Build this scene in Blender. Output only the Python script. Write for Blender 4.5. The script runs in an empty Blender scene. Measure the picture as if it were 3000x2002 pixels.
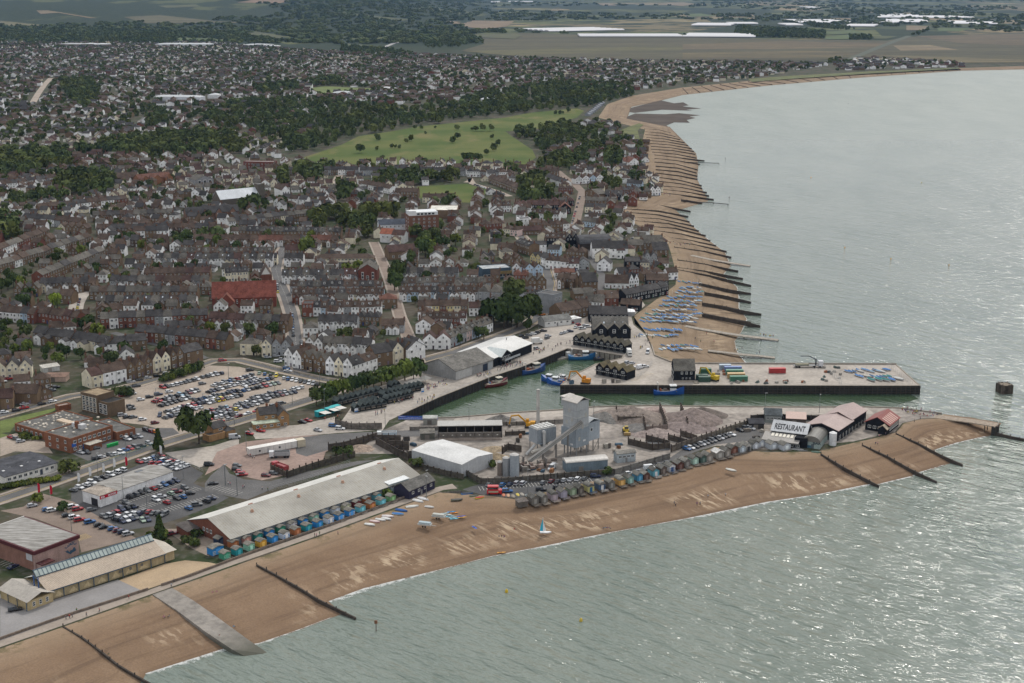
import bpy, bmesh, math, random
import numpy as np
from mathutils import Vector, Matrix, geometry
R = math.radians
rnd = random.Random(7)
U, U01, CH, PI, sin, cos = rnd.uniform, rnd.random, rnd.choice, math.pi, math.sin, math.cos
sc = bpy.context.scene
C = sc.collection
# ------------------------------------------------------------------ camera, sky, sun, exposure
FPX, PITCH, CAMH = 4200.0, R(14.2),200.0
cam = bpy.data.cameras.new('camera'); cam_o = bpy.data.objects.new('camera', cam); C.objects.link(cam_o)
cam.sensor_width = 36.0; cam.lens = 36.0*FPX/3000.0; cam.clip_start = 1.0; cam.clip_end = 90000.0
cam_o.location = (0,0, CAMH); cam_o.rotation_euler = (PI/2-PITCH, 0,0)
sc.camera = cam_o
sc.render.resolution_x, sc.render.resolution_y = 1024,683
SUN_EL, SUN_AZ = R(48), R(20)                 # azimuth measured from +Y (the view) towards +X
w = bpy.data.worlds.new('World'); sc.world = w; w.use_nodes = True
nt = w.node_tree; nt.nodes.clear()
def N(nt, t, **k):
 n = nt.nodes.new(t)
 for a, b in k.items(): setattr(n, a, b)
 return n
wo = N(nt, 'ShaderNodeOutputWorld'); bg = N(nt, 'ShaderNodeBackground')
sky = N(nt, 'ShaderNodeTexSky', sky_type='NISHITA', sun_disc=False, sun_elevation=SUN_EL, sun_rotation=SUN_AZ, air_density=1.0, dust_density=6.0, altitude=200)
# a layer of broken bright cloud over the clear sky, as the pale water and soft shadows show
tcw = N(nt, 'ShaderNodeTexCoord'); mpw = N(nt, 'ShaderNodeMapping'); mpw.inputs['Scale'].default_value = (1.0,1.0,3.0)
nzw = N(nt, 'ShaderNodeTexNoise'); nzw.inputs['Scale'].default_value = 1.1; nzw.inputs['Detail'].default_value = 3
rpw = N(nt, 'ShaderNodeMapRange'); rpw.inputs['From Min'].default_value = 0.30; rpw.inputs['From Max'].default_value = 0.62
rpw.inputs['To Min'].default_value = 0.80; rpw.inputs['To Max'].default_value = 0.97
mxw = N(nt, 'ShaderNodeMix', data_type='RGBA'); mxw.inputs['B'].default_value = (8.2,8.35,8.6,1)
nt.links.new(tcw.outputs['Generated'], mpw.inputs['Vector']); nt.links.new(mpw.outputs[0], nzw.inputs['Vector'])
nt.links.new(nzw.outputs['Fac'], rpw.inputs['Value']); nt.links.new(rpw.outputs[0], mxw.inputs['Factor'])
nt.links.new(sky.outputs[0], mxw.inputs['A']); nt.links.new(mxw.outputs['Result'], bg.inputs['Color'])
bg.inputs['Strength'].default_value = 0.112
nt.links.new(bg.outputs[0], wo.inputs['Surface'])
sl = bpy.data.lights.new('sun', 'SUN'); sl.energy = 1.9; sl.angle = R(7); sl.color = (1.0,0.95,0.88)
so = bpy.data.objects.new('sun', sl); C.objects.link(so)
sdir = Vector((sin(SUN_AZ)*cos(SUN_EL), cos(SUN_AZ)*cos(SUN_EL), sin(SUN_EL)))
so.rotation_euler = sdir.to_track_quat('Z', 'Y').to_euler(); so.location = (300,400,600)
vs = sc.view_settings; vs.view_transform = 'Standard'; vs.look = 'None'; vs.gamma = 1; vs.exposure = 0.05; vs.use_curve_mapping = False
sc.render.engine = 'CYCLES'
cy = sc.cycles; cy.use_denoising = True; cy.max_bounces = 5; cy.diffuse_bounces = 2; cy.glossy_bounces = 2
cy.transmission_bounces = 2; cy.transparent_max_bounces = 6; cy.volume_bounces = 0; cy.caustics_reflective = False; cy.caustics_refractive = False
cy.sample_clamp_indirect = 4.0
SEA = -4.5
# ------------------------------------------------------------------ photo pixel -> point of the place
cp, sp = cos(PITCH), sin(PITCH)
def P(px, py, z=0.0):
 u, v = (px-1500.0)/FPX, (1001.0-py)/FPX
 d = (u, cp+v*sp, -sp+v*cp)
 t = (z-CAMH)/d[2]
 return Vector((d[0]*t, d[1]*t, z))
CROPS = {'R1': (0,0,2.35), 'R2': (1000,0,2.35), 'R3': (2000,0,2.35), 'R4': (0,450,2.9375), 'R5': (700,450,2.9375), 'R6': (1400,450,2.9375),
         'N1': (0,900,3.357), 'N2': (600,900,3.357), 'N3': (1200,900,3.357), 'N4': (1800,900,3.357), 'N5': (2300,900,2.613),
         'F1': (0,1250,3.357), 'F2': (0,1550,3.357), 'F3': (600,1250,3.357), 'F4': (600,1600,2.136), 'F5': (1200,1200,3.357), 'F6': (1800,1200,3.357), 'PX': (0,0,1.0)}
def Q(c, x, y, z=0.0):
 a = CROPS[c]; return P(a[0]+x/a[2], a[1]+y/a[2], z)
def QL(c, pts, z=0.0): return [Q(c, x, y, z) for x, y in pts]
# ------------------------------------------------------------------ materials
MATS = {}
def newmat(name):
 m = bpy.data.materials.new(name); m.use_nodes = True; m.node_tree.nodes.clear(); return m
def link(m, a, b): m.node_tree.links.new(a, b)
def base(m, rough=0.8, spec=0.3, metal=0.0):
 nt = m.node_tree; o = N(nt, 'ShaderNodeOutputMaterial'); b = N(nt, 'ShaderNodeBsdfPrincipled')
 b.inputs['Roughness'].default_value = rough; b.inputs['Specular IOR Level'].default_value = spec; b.inputs['Metallic'].default_value = metal
 link(m, b.outputs[0], o.inputs[0]); return b
def pos(m, scale=(1,1,1), rot=(0,0,0)):
 nt = m.node_tree; g = N(nt, 'ShaderNodeNewGeometry'); mp = N(nt, 'ShaderNodeMapping')
 mp.inputs['Scale'].default_value = scale; mp.inputs['Rotation'].default_value = rot
 link(m, g.outputs['Position'], mp.inputs['Vector']); return mp.outputs[0]
def noise(m, vec, scale, detail=4, rough=0.55):
 n = N(m.node_tree, 'ShaderNodeTexNoise'); n.inputs['Scale'].default_value = scale; n.inputs['Detail'].default_value = detail; n.inputs['Roughness'].default_value = rough
 link(m, vec, n.inputs['Vector']); return n.outputs['Fac']
def rng(m, v, a, b, c, d):
 n = N(m.node_tree, 'ShaderNodeMapRange'); 
 for k, x in zip(('From Min', 'From Max', 'To Min', 'To Max'),(a, b, c, d)): n.inputs[k].default_value = x
 link(m, v, n.inputs['Value']); return n.outputs[0]
def mixc(m, f, a, b, mode='MIX'):
 n = N(m.node_tree, 'ShaderNodeMix', data_type='RGBA', blend_type=mode)
 for k, x in (('Factor', f),('A', a),('B', b)):
  if isinstance(x, (int, float)): n.inputs[k].default_value = x
  elif isinstance(x, tuple): n.inputs[k].default_value = (*x[:3],1)
  else: link(m, x, n.inputs[k])
 return n.outputs['Result']
def mth(m, op, a, b=0.0):
 n = N(m.node_tree, 'ShaderNodeMath', operation=op)
 for i, x in enumerate((a, b)):
  if isinstance(x, (int, float)): n.inputs[i].default_value = x
  else: link(m, x, n.inputs[i])
 return n.outputs[0]
def bump(m, b, h, strength=0.5, dist=0.1):
 n = N(m.node_tree, 'ShaderNodeBump'); n.inputs['Strength'].default_value = strength; n.inputs['Distance'].default_value = dist
 link(m, h, n.inputs['Height']); link(m, n.outputs[0], b.inputs['Normal'])
def colsrc(m, src):
 nt = m.node_tree
 if src == 'OBJ': return N(nt, 'ShaderNodeObjectInfo').outputs['Color']
 if src == 'ATT': return N(nt, 'ShaderNodeAttribute', attribute_name='Col').outputs['Color']
 n = N(nt, 'ShaderNodeRGB'); n.outputs[0].default_value = (*src[:3],1); return n.outputs[0]
def generic(name, src, rough=0.8, var=0.25, scale=0.6, spec=0.3, metal=0.0, fine=0.0, streak=None, bmp=0.0):
 m = newmat(name); b = base(m, rough, spec, metal); c = colsrc(m, src); p = pos(m)
 f = rng(m, noise(m, p, scale, 5,0.6),0.3,0.7,1-var, 1+var)
 if fine: f = mth(m, 'MULTIPLY', f, rng(m, noise(m, p, fine, 2),0.3,0.7,1-var*0.7,1+var*0.7))
 if streak:   # rain streaks / course lines: (scale vector, amount)
  f = mth(m, 'MULTIPLY', f, rng(m, noise(m, pos(m, streak[0]),1.0,2),0.3,0.7,1-streak[1],1+streak[1]))
 cc = N(m.node_tree, 'ShaderNodeCombineColor'); 
 for i in range(3): link(m, f, cc.inputs[i])
 c = mixc(m, 1.0, c, cc.outputs[0], 'MULTIPLY'); link(m, c, b.inputs['Base Color'])
 if bmp: bump(m, b, noise(m, p, fine or 4.0,3),0.6, bmp)
 return m
DEFS = {   # material families; each exists with the object's own colour (OBJ) and with a colour attribute (ATT)
 'wall': dict(rough=0.9, spec=.1, var=0.18, scale=0.35, fine=3.0, streak=((2.2,2.2,0.25),0.10)),
 'roof': dict(rough=0.85, spec=.12, var=0.36, scale=0.25, fine=1.6, streak=((0.5,0.5,3.0),0.12)),
 'metal': dict(rough=0.5, var=0.14, scale=0.12, fine=1.2, spec=0.4, streak=((1.5,1.5,0.15),0.08)),
 'paint': dict(rough=0.6, spec=.2, var=0.10, scale=0.8, fine=4.0),
 'car': dict(rough=0.22, var=0.03, scale=1.0, spec=0.6),
 'hull': dict(rough=0.4, var=0.16, scale=0.8, fine=4.0, spec=0.4),
 'cloth': dict(rough=0.9, var=0.12, scale=2.0),
 'wood': dict(rough=0.9, spec=.1, var=0.35, scale=0.8, fine=5.0),
 'plain': dict(rough=0.7, var=0.12, scale=1.0),
 'leafy': dict(rough=0.9, var=0.45, scale=0.5, fine=2.2),
}
def M(key):
 if key in MATS: return MATS[key]
 n = key.rstrip('@')
 if n in DEFS: m = generic(key, 'ATT' if key.endswith('@') else 'OBJ', **DEFS[n])
 elif n == 'glass':
  m = newmat(key); b = base(m, 0.12,0.6); p = pos(m)
  link(m, mixc(m, rng(m, noise(m, p, 0.5,1),0.4,0.6,0,1),(0.012,0.015,0.02),(0.05,0.06,0.07)), b.inputs['Base Color'])
 elif n == 'frame': m = generic(key, (0.62,0.62,0.6),0.6,0.1)
 elif n == 'tyre': m = generic(key, (0.015,0.015,0.016),0.8,0.1)
 elif n == 'leaf':
  m = newmat(key); b = base(m, 0.85,0.08); p = pos(m)
  f = noise(m, p, 0.07,3); g = noise(m, p, 0.9,4,0.7)
  c = mixc(m, rng(m, f, 0.36,0.64,0,1),(0.028,0.046,0.020),(0.085,0.115,0.036))
  c = mixc(m, rng(m, g, 0.35,0.7,0,0.75), c, (0.105,0.130,0.045))
  c = mixc(m, rng(m, noise(m, p, .011,3),.42,.62,0,.7), c, mixc(m, 1.0, c, (1.25,1.0,.7), 'MULTIPLY'))
  c = mixc(m, 1.0, c, colsrc(m, 'OBJ') if key[-1] != '@' else (1,1,1), 'MULTIPLY')
  link(m, c, b.inputs['Base Color'])
  b.inputs['Subsurface Weight'].default_value = 0.0
 elif n == 'skin': m = generic(key, (0.42,0.25,0.18),0.6,0.08)
 elif n == 'hair': m = generic(key, (0.03,0.02,0.015),0.6,0.1)
 elif n == 'trouser': m = generic(key, (0.03,0.035,0.05),0.9,0.2)
 MATS[key] = m; return m
# ------------------------------------------------------------------ primitive shapes, kept once and shared
def _box(): 
 v = [(x, y, z) for z in (0,1) for y in (0,1) for x in (0,1)]
 return v, [(0,2,3,1),(4,5,7,6),(0,1,5,4),(2,6,7,3),(0,4,6,2),(1,3,7,5)], None
PRIM = {'box': _box()}
def prim(key, v, f, mi=None):
 PRIM[key] = (v, f, mi); return key
# a gabled body: eave at e (of 1), ridge at 1, ridge along x
def gable_wall(e):
 k = f'gw{e:.2f}'
 if k not in PRIM:
  v = [(0,0,0),(1,0,0),(1,1,0),(0,1,0),(0,0, e),(1,0, e),(1,1, e),(0,1, e),(0,.5,1),(1,.5,1)]
  prim(k, v, [(0,1,5,4),(1,2,6,9,5),(2,3,7,6),(3,0,4,8,7),(4,5,9,8),(8,9,6,7)])
 return k
def gable_roof(t=0.1):    # two slabs meeting in a ridge along x; unit rise; slabs have thickness t of the rise
 k = f'gr{t:.2f}'
 if k not in PRIM:
  v = []
  for x in (0,1):
   v += [(x, 0,0),(x, .5,1),(x, 1,0),(x, 1, t),(x, .5,1+t),(x, 0, t)]
  f = [(0,6,11,5),(5,11,10,4),(4,10,9,3),(3,9,8,2),(0,1,7,6),(1,2,8,7),(0,5,4,1),(1,4,3,2),(6,7,10,11),(7,8,9,10)]
  prim(k, v, f)
 return k
def hip_roof(q):          # ridge along x from q to 1-q
 k = f'hr{q:.2f}'
 if k not in PRIM:
  prim(k, [(0,0,0),(1,0,0),(1,1,0),(0,1,0),(q, .5,1),(1-q, .5,1)],[(0,1,5,4),(1,2,5),(2,3,4,5),(3,0,4),(3,2,1,0)])
 return k
def mono_roof():
 if 'mono' not in PRIM:
  v = [(0,0,0),(1,0,0),(1,1,1),(0,1,1),(0,0,.12),(1,0,.12),(1,1,1.12),(0,1,1.12)]
  prim('mono', v, [(3,2,1,0),(4,5,6,7),(0,1,5,4),(1,2,6,5),(2,3,7,6),(3,0,4,7)])
 return 'mono'
def cylinder(n=12, taper=1.0):
 k = f'cy{n}_{taper:.2f}'
 if k not in PRIM:
  v = [(cos(a)*r, sin(a)*r, z) for z, r in ((0,1),(1, taper)) for a in [2*PI*i/n for i in range(n)]]
  f = [(i, (i+1) % n, n+(i+1) % n, n+i) for i in range(n)] + [tuple(range(n, 2*n)), tuple(range(n-1,-1,-1))]
  prim(k, v, f)
 return k
# a window: pale frame standing 6 cm proud with a dark pane set into it (faces -y); unit square in x, z
def _win(nx, nz, fx, fz):
 k = f'win{nx}{nz}'
 v, f, mi = [],[],[]
 def bx(x0, y0, z0, x1, y1, z1, m):
  o = len(v); v.extend([(x0+(x1-x0)*a, y0+(y1-y0)*b, z0+(z1-z0)*c) for a, b, c in PRIM['box'][0]])
  f.extend([tuple(i+o for i in q) for q in PRIM['box'][1]]); mi.extend([m]*6)
 bx(0,-0.05,0,1,0.05,1,1)
 bx(0,-0.10,0, fx, 0.04,1,0); bx(1-fx, -0.10,0,1,0.04,1,0); bx(fx, -0.10,0,1-fx, 0.04, fz*1.3,0); bx(fx, -0.10,1-fz, 1-fx, 0.04,1,0)
 if nz > 1: bx(fx, -0.09,.5-fz/2,1-fx, 0.03,.5+fz/2,0)
 if nx > 1: bx(.5-fx/2,-0.085, fz*1.3,.5+fx/2,0.03,1-fz, 0)
 prim(k, v, f, mi); return k
WIN, WINW, WIN1 = _win(1,2,.11,.08), _win(2,1,.07,.1), _win(1,1,.09,.09)
MESH = {}
def mesh_of(pk, mats):
 key = (pk,)+mats
 if key not in MESH:
  v, f, mi = PRIM[pk]
  me = bpy.data.meshes.new(pk if not pk[-1].isdigit() else pk+'_shape'); me.from_pydata([tuple(p) for p in v],[],[tuple(q) for q in f])
  for m in mats: me.materials.append(M(m))
  if mi is not None: me.polygons.foreach_set('material_index', mi)
  me.update(); MESH[key] = me
 return MESH[key]
def rawmesh(name, v, f, mats, mi=None, smooth=False):
 me = bpy.data.meshes.new(name); me.from_pydata([tuple(p) for p in v],[],[tuple(q) for q in f])
 for m in mats: me.materials.append(M(m) if isinstance(m, str) else m)
 if mi is not None: me.polygons.foreach_set('material_index', mi)
 if smooth: me.polygons.foreach_set('use_smooth', [True]*len(me.polygons))
 me.update(); return me
def obj(name, me, loc=(0,0,0), rot=(0,0,0), scale=(1,1,1), color=None, parent=None):
 o = bpy.data.objects.new(name, me); C.objects.link(o)
 o.location = loc; o.rotation_euler = rot; o.scale = scale
 if color: o.color = (*color[:3],1)
 if parent is not None: o.parent = parent
 return o
def tag(o, label=None, cat=None, group=None, kind=None):
 if label: o['label'] = label
 if cat: o['category'] = cat
 if group: o['group'] = group
 if kind: o['kind'] = kind
 return o
class Sink:      # far repeats past the limit: real geometry joined into one object
 def __init__(s): s.V, s.F, s.Cc, s.M, s.n, s.mats = [],[],[],[],0,[]
 def add(s, pk, mats, T, color):
  v, f, mi = PRIM[pk]; v = np.asarray(v, float); v = v @ T[:3, :3].T + T[:3,3]
  ix = []
  for m in mats:
   k = m if m in ('glass', 'frame', 'tyre') else m+'@'
   if k not in s.mats: s.mats.append(k)
   ix.append(s.mats.index(k))
  s.V.append(v)
  for j, q in enumerate(f):
   s.F.append(tuple(i+s.n for i in q)); s.M.append(ix[mi[j]] if mi is not None else ix[0]); s.Cc.append(color)
  s.n += len(v)
 def build(s, name, label, cat):
  if not s.n: return
  me = bpy.data.meshes.new(name); me.from_pydata(np.concatenate(s.V).tolist(),[], s.F)
  for m in s.mats: me.materials.append(M(m))
  me.polygons.foreach_set('material_index', s.M)
  ca = me.color_attributes.new('Col', 'FLOAT_COLOR', 'CORNER')
  cnt = np.array([len(f) for f in s.F]); col = np.ones((len(s.F),4)); col[:, :3] = np.array(s.Cc)
  ca.data.foreach_set('color', np.repeat(col, cnt, axis=0).ravel())
  me.update(); o = obj(name, me); tag(o, label, cat, None, 'stuff'); return o
def TRS(loc, rot, scale):
 return np.array(Matrix.LocRotScale(Vector(loc), Matrix.Rotation(rot[2],3, 'Z') @ Matrix.Rotation(rot[1],3, 'Y') @ Matrix.Rotation(rot[0],3, 'X'), Vector(scale)))
class TH:
 def __init__(s, name, label, cat, loc, rz=0, group=None, sink=None):
  s.sink = sink; s.T = TRS(loc, (0,0, rz),(1,1,1))
  if sink is None:
   s.o = tag(obj(name, None, loc, (0,0, rz)), label, cat, group); s.o.empty_display_size = 1
 def part(s, name, pk, mats, loc=(0,0,0), scale=(1,1,1), rot=(0,0,0), color=(.5,.5,.5), parent=None):
  if isinstance(mats, str): mats = (mats,)
  if s.sink is not None:
   s.sink.add(pk, mats, s.T @ TRS(loc, rot, scale), color); return None
  o = obj(name, mesh_of(pk, mats), loc, rot, scale, color, s.o if parent is None else parent); return o
 def box(s, name, mat, x0, y0, z0, x1, y1, z1, color=(.5,.5,.5), parent=None):
  return s.part(name, 'box', mat, (x0, y0, z0),(x1-x0, y1-y0, z1-z0), color=color, parent=parent)
 def mesh(s, name, me, loc=(0,0,0), rot=(0,0,0), color=(.5,.5,.5), parent=None, scale=(1,1,1)):
  return obj(name, me, loc, rot, scale, color, s.o if parent is None else parent)
def heading(a, b): d = b-a; return math.atan2(d.y, d.x)
def sheet(name, pts, mat, z=None, kind='structure', label=None, cat=None, uvs=None):
 pts = [Vector(p) for p in pts]
 if z is not None: pts = [Vector((p.x, p.y, z)) for p in pts]
 tris = geometry.tessellate_polygon([pts])
 f = []
 for t in tris:
  a, b, c = (pts[i] for i in t)
  f.append(t if (b-a).cross(c-a).z > 0 else t[::-1])
 o = obj(name, rawmesh(name, pts, f, (mat,))); tag(o, label, cat, None, kind); return o
def inside(p, poly):
 x, y = p[0], p[1]; r = False; j = len(poly)-1
 for i in range(len(poly)):
  xi, yi, xj, yj = poly[i][0], poly[i][1], poly[j][0], poly[j][1]
  if (yi > y) != (yj > y) and x < (xj-xi)*(y-yi)/(yj-yi)+xi: r = not r
  j = i
 return r
# occupied ground (3 m cells), so that scattered houses and trees keep off what stands there already
OCC = set()
def occupy(p, r=2.5):
 k = int(math.ceil(r/3))
 cx, cy_ = int(p[0]//3), int(p[1]//3)
 for i in range(-k, k+1):
  for j in range(-k, k+1):
   if i*i+j*j <= k*k+0.5: OCC.add((cx+i, cy_+j))
def free(p, r=2.5):
 k = int(math.ceil(r/3)); cx, cy_ = int(p[0]//3), int(p[1]//3)
 return not any((cx+i, cy_+j) in OCC for i in range(-k, k+1) for j in range(-k, k+1))
def occ_line(a, b, r):
 n = max(1, int((b-a).length/3))
 for i in range(n+1): occupy(a+(b-a)*(i/n), r)
def occ_poly(poly):
 xs = [p[0] for p in poly]; ys = [p[1] for p in poly]
 for i in range(int(min(xs)//3), int(max(xs)//3)+1):
  for j in range(int(min(ys)//3), int(max(ys)//3)+1):
   if inside((i*3+1.5, j*3+1.5), poly): OCC.add((i, j))
# ================================================================== THE SETTING
def ss(t): t = min(1, max(0, t)); return t*t*(3-2*t)
def hz(x, y): return 105*ss((y-5300)/3800)*ss((-150-x)/800)+6*ss((y-5600)/1500)*ss((-150-x)/900)*sin(x*.004+1)*cos(y*.003)
def PT(px, py):            # the point of the hilly ground under a photo pixel
 u, v = (px-1500.0)/FPX, (1001.0-py)/FPX; d = (u, cp+v*sp, -sp+v*cp); t = 300.0
 while t < 30000:
  x, y, z = d[0]*t, d[1]*t, CAMH+d[2]*t
  if z <= hz(x, y): break
  t *= 1.01
 return Vector((x, y, hz(x, y)))
# ---- ground
def ground_mat():
 m = newmat('ground'); b = base(m, 0.95,0.1); p = pos(m)
 n1 = noise(m, p, 0.035,5,0.65); n2 = noise(m, p, 0.25,4)
 c = mixc(m, rng(m, n1,0.42,0.58,0,1),(0.034,0.046,0.020),(0.080,0.068,0.050))
 c = mixc(m, rng(m, n2,0.5,0.75,0,0.8), c, (0.125,0.115,0.10))
 # far country: patchwork of fields and woods
 v = N(m.node_tree, 'ShaderNodeTexVoronoi'); v.inputs['Scale'].default_value = 0.0022; v.inputs['Randomness'].default_value = 1.0
 link(m, pos(m, (1,0.55,1),(0,0,0.3)), v.inputs['Vector'])
 s = N(m.node_tree, 'ShaderNodeSeparateColor'); link(m, v.outputs['Color'], s.inputs[0])
 fc = mixc(m, rng(m, s.outputs[0],0.5,0.56,0,1),(0.030,0.042,0.022),(0.10,0.11,0.045))
 fc = mixc(m, rng(m, s.outputs[1],0.8,0.86,0,1), fc, (0.24,0.19,0.11))
 fc = mixc(m, rng(m, noise(m, p, 0.004,6,0.7),0.46,0.56,0,1), fc, (0.022,0.034,0.018))
 sx = N(m.node_tree, 'ShaderNodeSeparateXYZ'); link(m, p, sx.inputs[0])
 link(m, mixc(m, rng(m, sx.outputs[1],3600,4300,0,1), c, fc), b.inputs['Base Color']); return m
LAND = [(-1500,2140),(-400,2040),(0,1901),(188,1836),(447,1744),(700,1654),(928,1575),(1166,1488),(1285,1443),(1349,1437),(1423,1452),(1519,1461),(1569,1449),
  (1736,1410),(1900,1381),(1967,1352),(2098,1310),(2247,1325),(2396,1323),(2500,1298),(2568,1283),(2625,1267),(2648,1240),(2700,1228),(2759,1226),(2760,1212),
  (2744,1210),(2633,1196),(2537,1193),(2300,1193),(2098,1192),(1900,1189),(1736,1193),(1650,1201),(1498,1210),(1334,1224),(1200,1226),(1166,1221),
  (1200,1204),(1286,1165),(1438,1105),(1528,1076),(1662,1022),(1745,1030),(1826,1043),(1822,1050),(1745,1067),(1690,1095),(1641,1129),
  (1800,1129),(2500,1131),(2696,1131),(2625,1068),(2300,1067),(2035,1066),(1964,1061),(1919,1043),(1910,1013),(1895,980),(1860,950),(1856,927),
  (1900,895),(1940,865),(1979,835),(1983,805),(1975,777),(1965,740),(1958,716),(1900,681),(1860,655),(1808,624),(1836,586),(1934,573),(1934,560),(1887,532),
  (1877,484),(1898,468),(1881,417),(1890,380),(1752,345),(1779,306),(1851,281),(2000,257),(2191,238),(2532,213),(2808,200),(3000,194),(3400,185)]
land = [P(x, y) for x, y in LAND]
land += [Vector((12000,3700,0)), Vector((12000,21500,0)), Vector((-11000,21500,0)), Vector((-11000,150,0)), Vector((-600,150,0))]
LANDPOLY = [(p.x, p.y) for p in land]
sheet('ground', land, ground_mat())
# skirt under the quay edges and land edge (quay walls, pier sides)
def strip_wall(name, pts, z0, z1, mat, thick=0.0, kind='structure', color=None):
 v, f = [],[]
 for p in pts: v += [(p.x, p.y, z0),(p.x, p.y, z1)]
 for i in range(len(pts)-1): f.append((2*i, 2*i+1,2*i+3,2*i+2))
 o = obj(name, rawmesh(name, v, f, (mat,)), color=color); tag(o, kind=kind); return o
# ---- hills
def hill_mesh():
 xs = np.linspace(-10800,-140,56); ys = np.linspace(5250,20500,70); v, f = [],[]
 for y in ys:
  for x in xs: v.append((x, y, hz(x, y)+0.4*ss((-150-x)/100)*ss((y-5300)/60)-0.05))
 for j in range(len(ys)-1):
  for i in range(len(xs)-1): a = j*len(xs)+i; f.append((a, a+1, a+len(xs)+1, a+len(xs)))
 m = newmat('wooded_hill'); b = base(m, 0.95,0.1); p = pos(m)
 n1 = noise(m, pos(m, (1,.5,1)),0.0016,5); n2 = noise(m, p, 0.03,4,.7)
 c = mixc(m, rng(m, n1,0.57,0.60,0,1),(0.022,0.034,0.018),(0.085,0.095,0.04))
 link(m, mixc(m, rng(m, n2,.4,.7,0,.6), c, (0.05,0.06,0.028)), b.inputs['Base Color'])
 bump(m, b, n2,1.0,8.0)
 o = obj('hills', rawmesh('hills', v, f, (m,), smooth=True)); tag(o, kind='structure')
hill_mesh()
# ---- sea
def sea_mat(name, deep, pale, rough, waves, k=1.0):
 m = newmat(name); b = base(m, rough, 0.5); b.inputs['IOR'].default_value = 1.33; p = pos(m)
 big = noise(m, pos(m, (1,.35,1),(0,0, R(-28))),0.02,4,.6)
 link(m, mixc(m, rng(m, big, .35,.65,0,1), deep, pale), b.inputs['Base Color'])
 def w(sc, el, deg, det):
  q = pos(m, (1, el, 1),(0,0, R(deg))); q.node.vector_type = 'TEXTURE'; return noise(m, q, sc*k, det, .55)
 h = mth(m, 'MULTIPLY', w(.15,4.5,46,2),1.5)
 for sc, el, deg, det, wt in ((.42,3.5,56,2,.62),(.055,3,38,1,1.0),(1.3,2.5,40,2,.16)): h = mth(m, 'ADD', h, mth(m, 'MULTIPLY', w(sc, el, deg, det), wt))
 sy = N(m.node_tree, 'ShaderNodeSeparateXYZ'); link(m, p, sy.inputs[0])       # the bay lies calmer than the open sea
 h = mth(m, 'MULTIPLY', h, rng(m, sy.outputs[1],550,2000,1,.6)); link(m, rng(m, sy.outputs[1],600,2400, rough, rough+.3), b.inputs['Roughness']); bump(m, b, h, 1.0, waves); return m
SEAM = sea_mat('sea_water', (0.135,0.168,0.142),(0.175,0.205,0.175),0.06,1.35,1.4)
HARM = sea_mat('harbour_water', (0.035,0.060,0.034),(0.055,0.085,0.048),0.06,0.28,1.3)
sheet('sea', [(-12000,-3000, SEA),(12500,-3000, SEA),(12500,22000, SEA),(-12000,22000, SEA)], SEAM)
sheet('harbour_water', [P(x, y, SEA+.05) for x, y in [(1120,1250),(2310,1215),(2560,1210),(2690,1168),(2650,1145),(1560,1145),(1650,1100),(1850,1075),(1850,1010),(1640,1000),(1150,1195)]], HARM, z=SEA+0.05)
# ---- beaches: lofted between the top edge and the waterline
def beach_mat(name, ca, cb, pale, dark, patches):
 m = newmat(name); b = base(m, 0.95,0.1); p = pos(m)
 uv = N(m.node_tree, 'ShaderNodeUVMap'); s = N(m.node_tree, 'ShaderNodeSeparateXYZ'); link(m, uv.outputs[0], s.inputs[0])
 U, V = s.outputs[0], s.outputs[1]
 c = mixc(m, rng(m, noise(m, p, 0.05,5,.65),.35,.65,0,1), ca, cb)
 c = mixc(m, rng(m, noise(m, p, 1.6,3,.7),.35,.7,0,.55), c, dark)
 # wave-built ridges that run along the shore
 mp = N(m.node_tree, 'ShaderNodeMapping'); mp.inputs['Scale'].default_value = (0.012,11.0,1); link(m, uv.outputs[0], mp.inputs[0])
 rid = noise(m, mp.outputs[0],1.0,4,.6)
 c = mixc(m, rng(m, rid, .5,.62,0,.5), c, dark)
 # dry sand showing through in cross-shore streaks low on the beach
 mp2 = N(m.node_tree, 'ShaderNodeMapping'); mp2.inputs['Scale'].default_value = (0.34,4.6,1); mp2.inputs['Rotation'].default_value = (0,0,0.15); link(m, uv.outputs[0], mp2.inputs[0])
 st = noise(m, mp2.outputs[0],1.0,4,.62); big = noise(m, pos(m),0.03,3)
 band = mth(m, 'MULTIPLY', rng(m, V, .48,.66,0,1), rng(m, V, .84,.96,1,0))
 k = mth(m, 'MULTIPLY', mth(m, 'MULTIPLY', band, rng(m, st, .50,.58,0,1)), rng(m, big, .44,.58,0.0,1.0))
 c = mixc(m, mth(m, 'MULTIPLY', k, patches), c, pale)
 # upper beach: drier, sparse vegetation
 c = mixc(m, mth(m, 'MULTIPLY', rng(m, V, 0.0,.3,1,0),0.3), c, pale)
 veg = mth(m, 'MULTIPLY', rng(m, V, 0.0,.16,1,0), rng(m, noise(m, p, .12,5,.7),.52,.62,0,.8))
 c = mixc(m, veg, c, (0.075,0.075,0.03))
 c = mixc(m, rng(m, V, .93,1.0,0,.6), c, tuple(x*.62 for x in ca))      # wet shingle
 link(m, c, b.inputs['Base Color']); bump(m, b, noise(m, p, 2.2,3,.8),.5,.25); return m
def waterline_wobble(i): return 1.0
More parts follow.
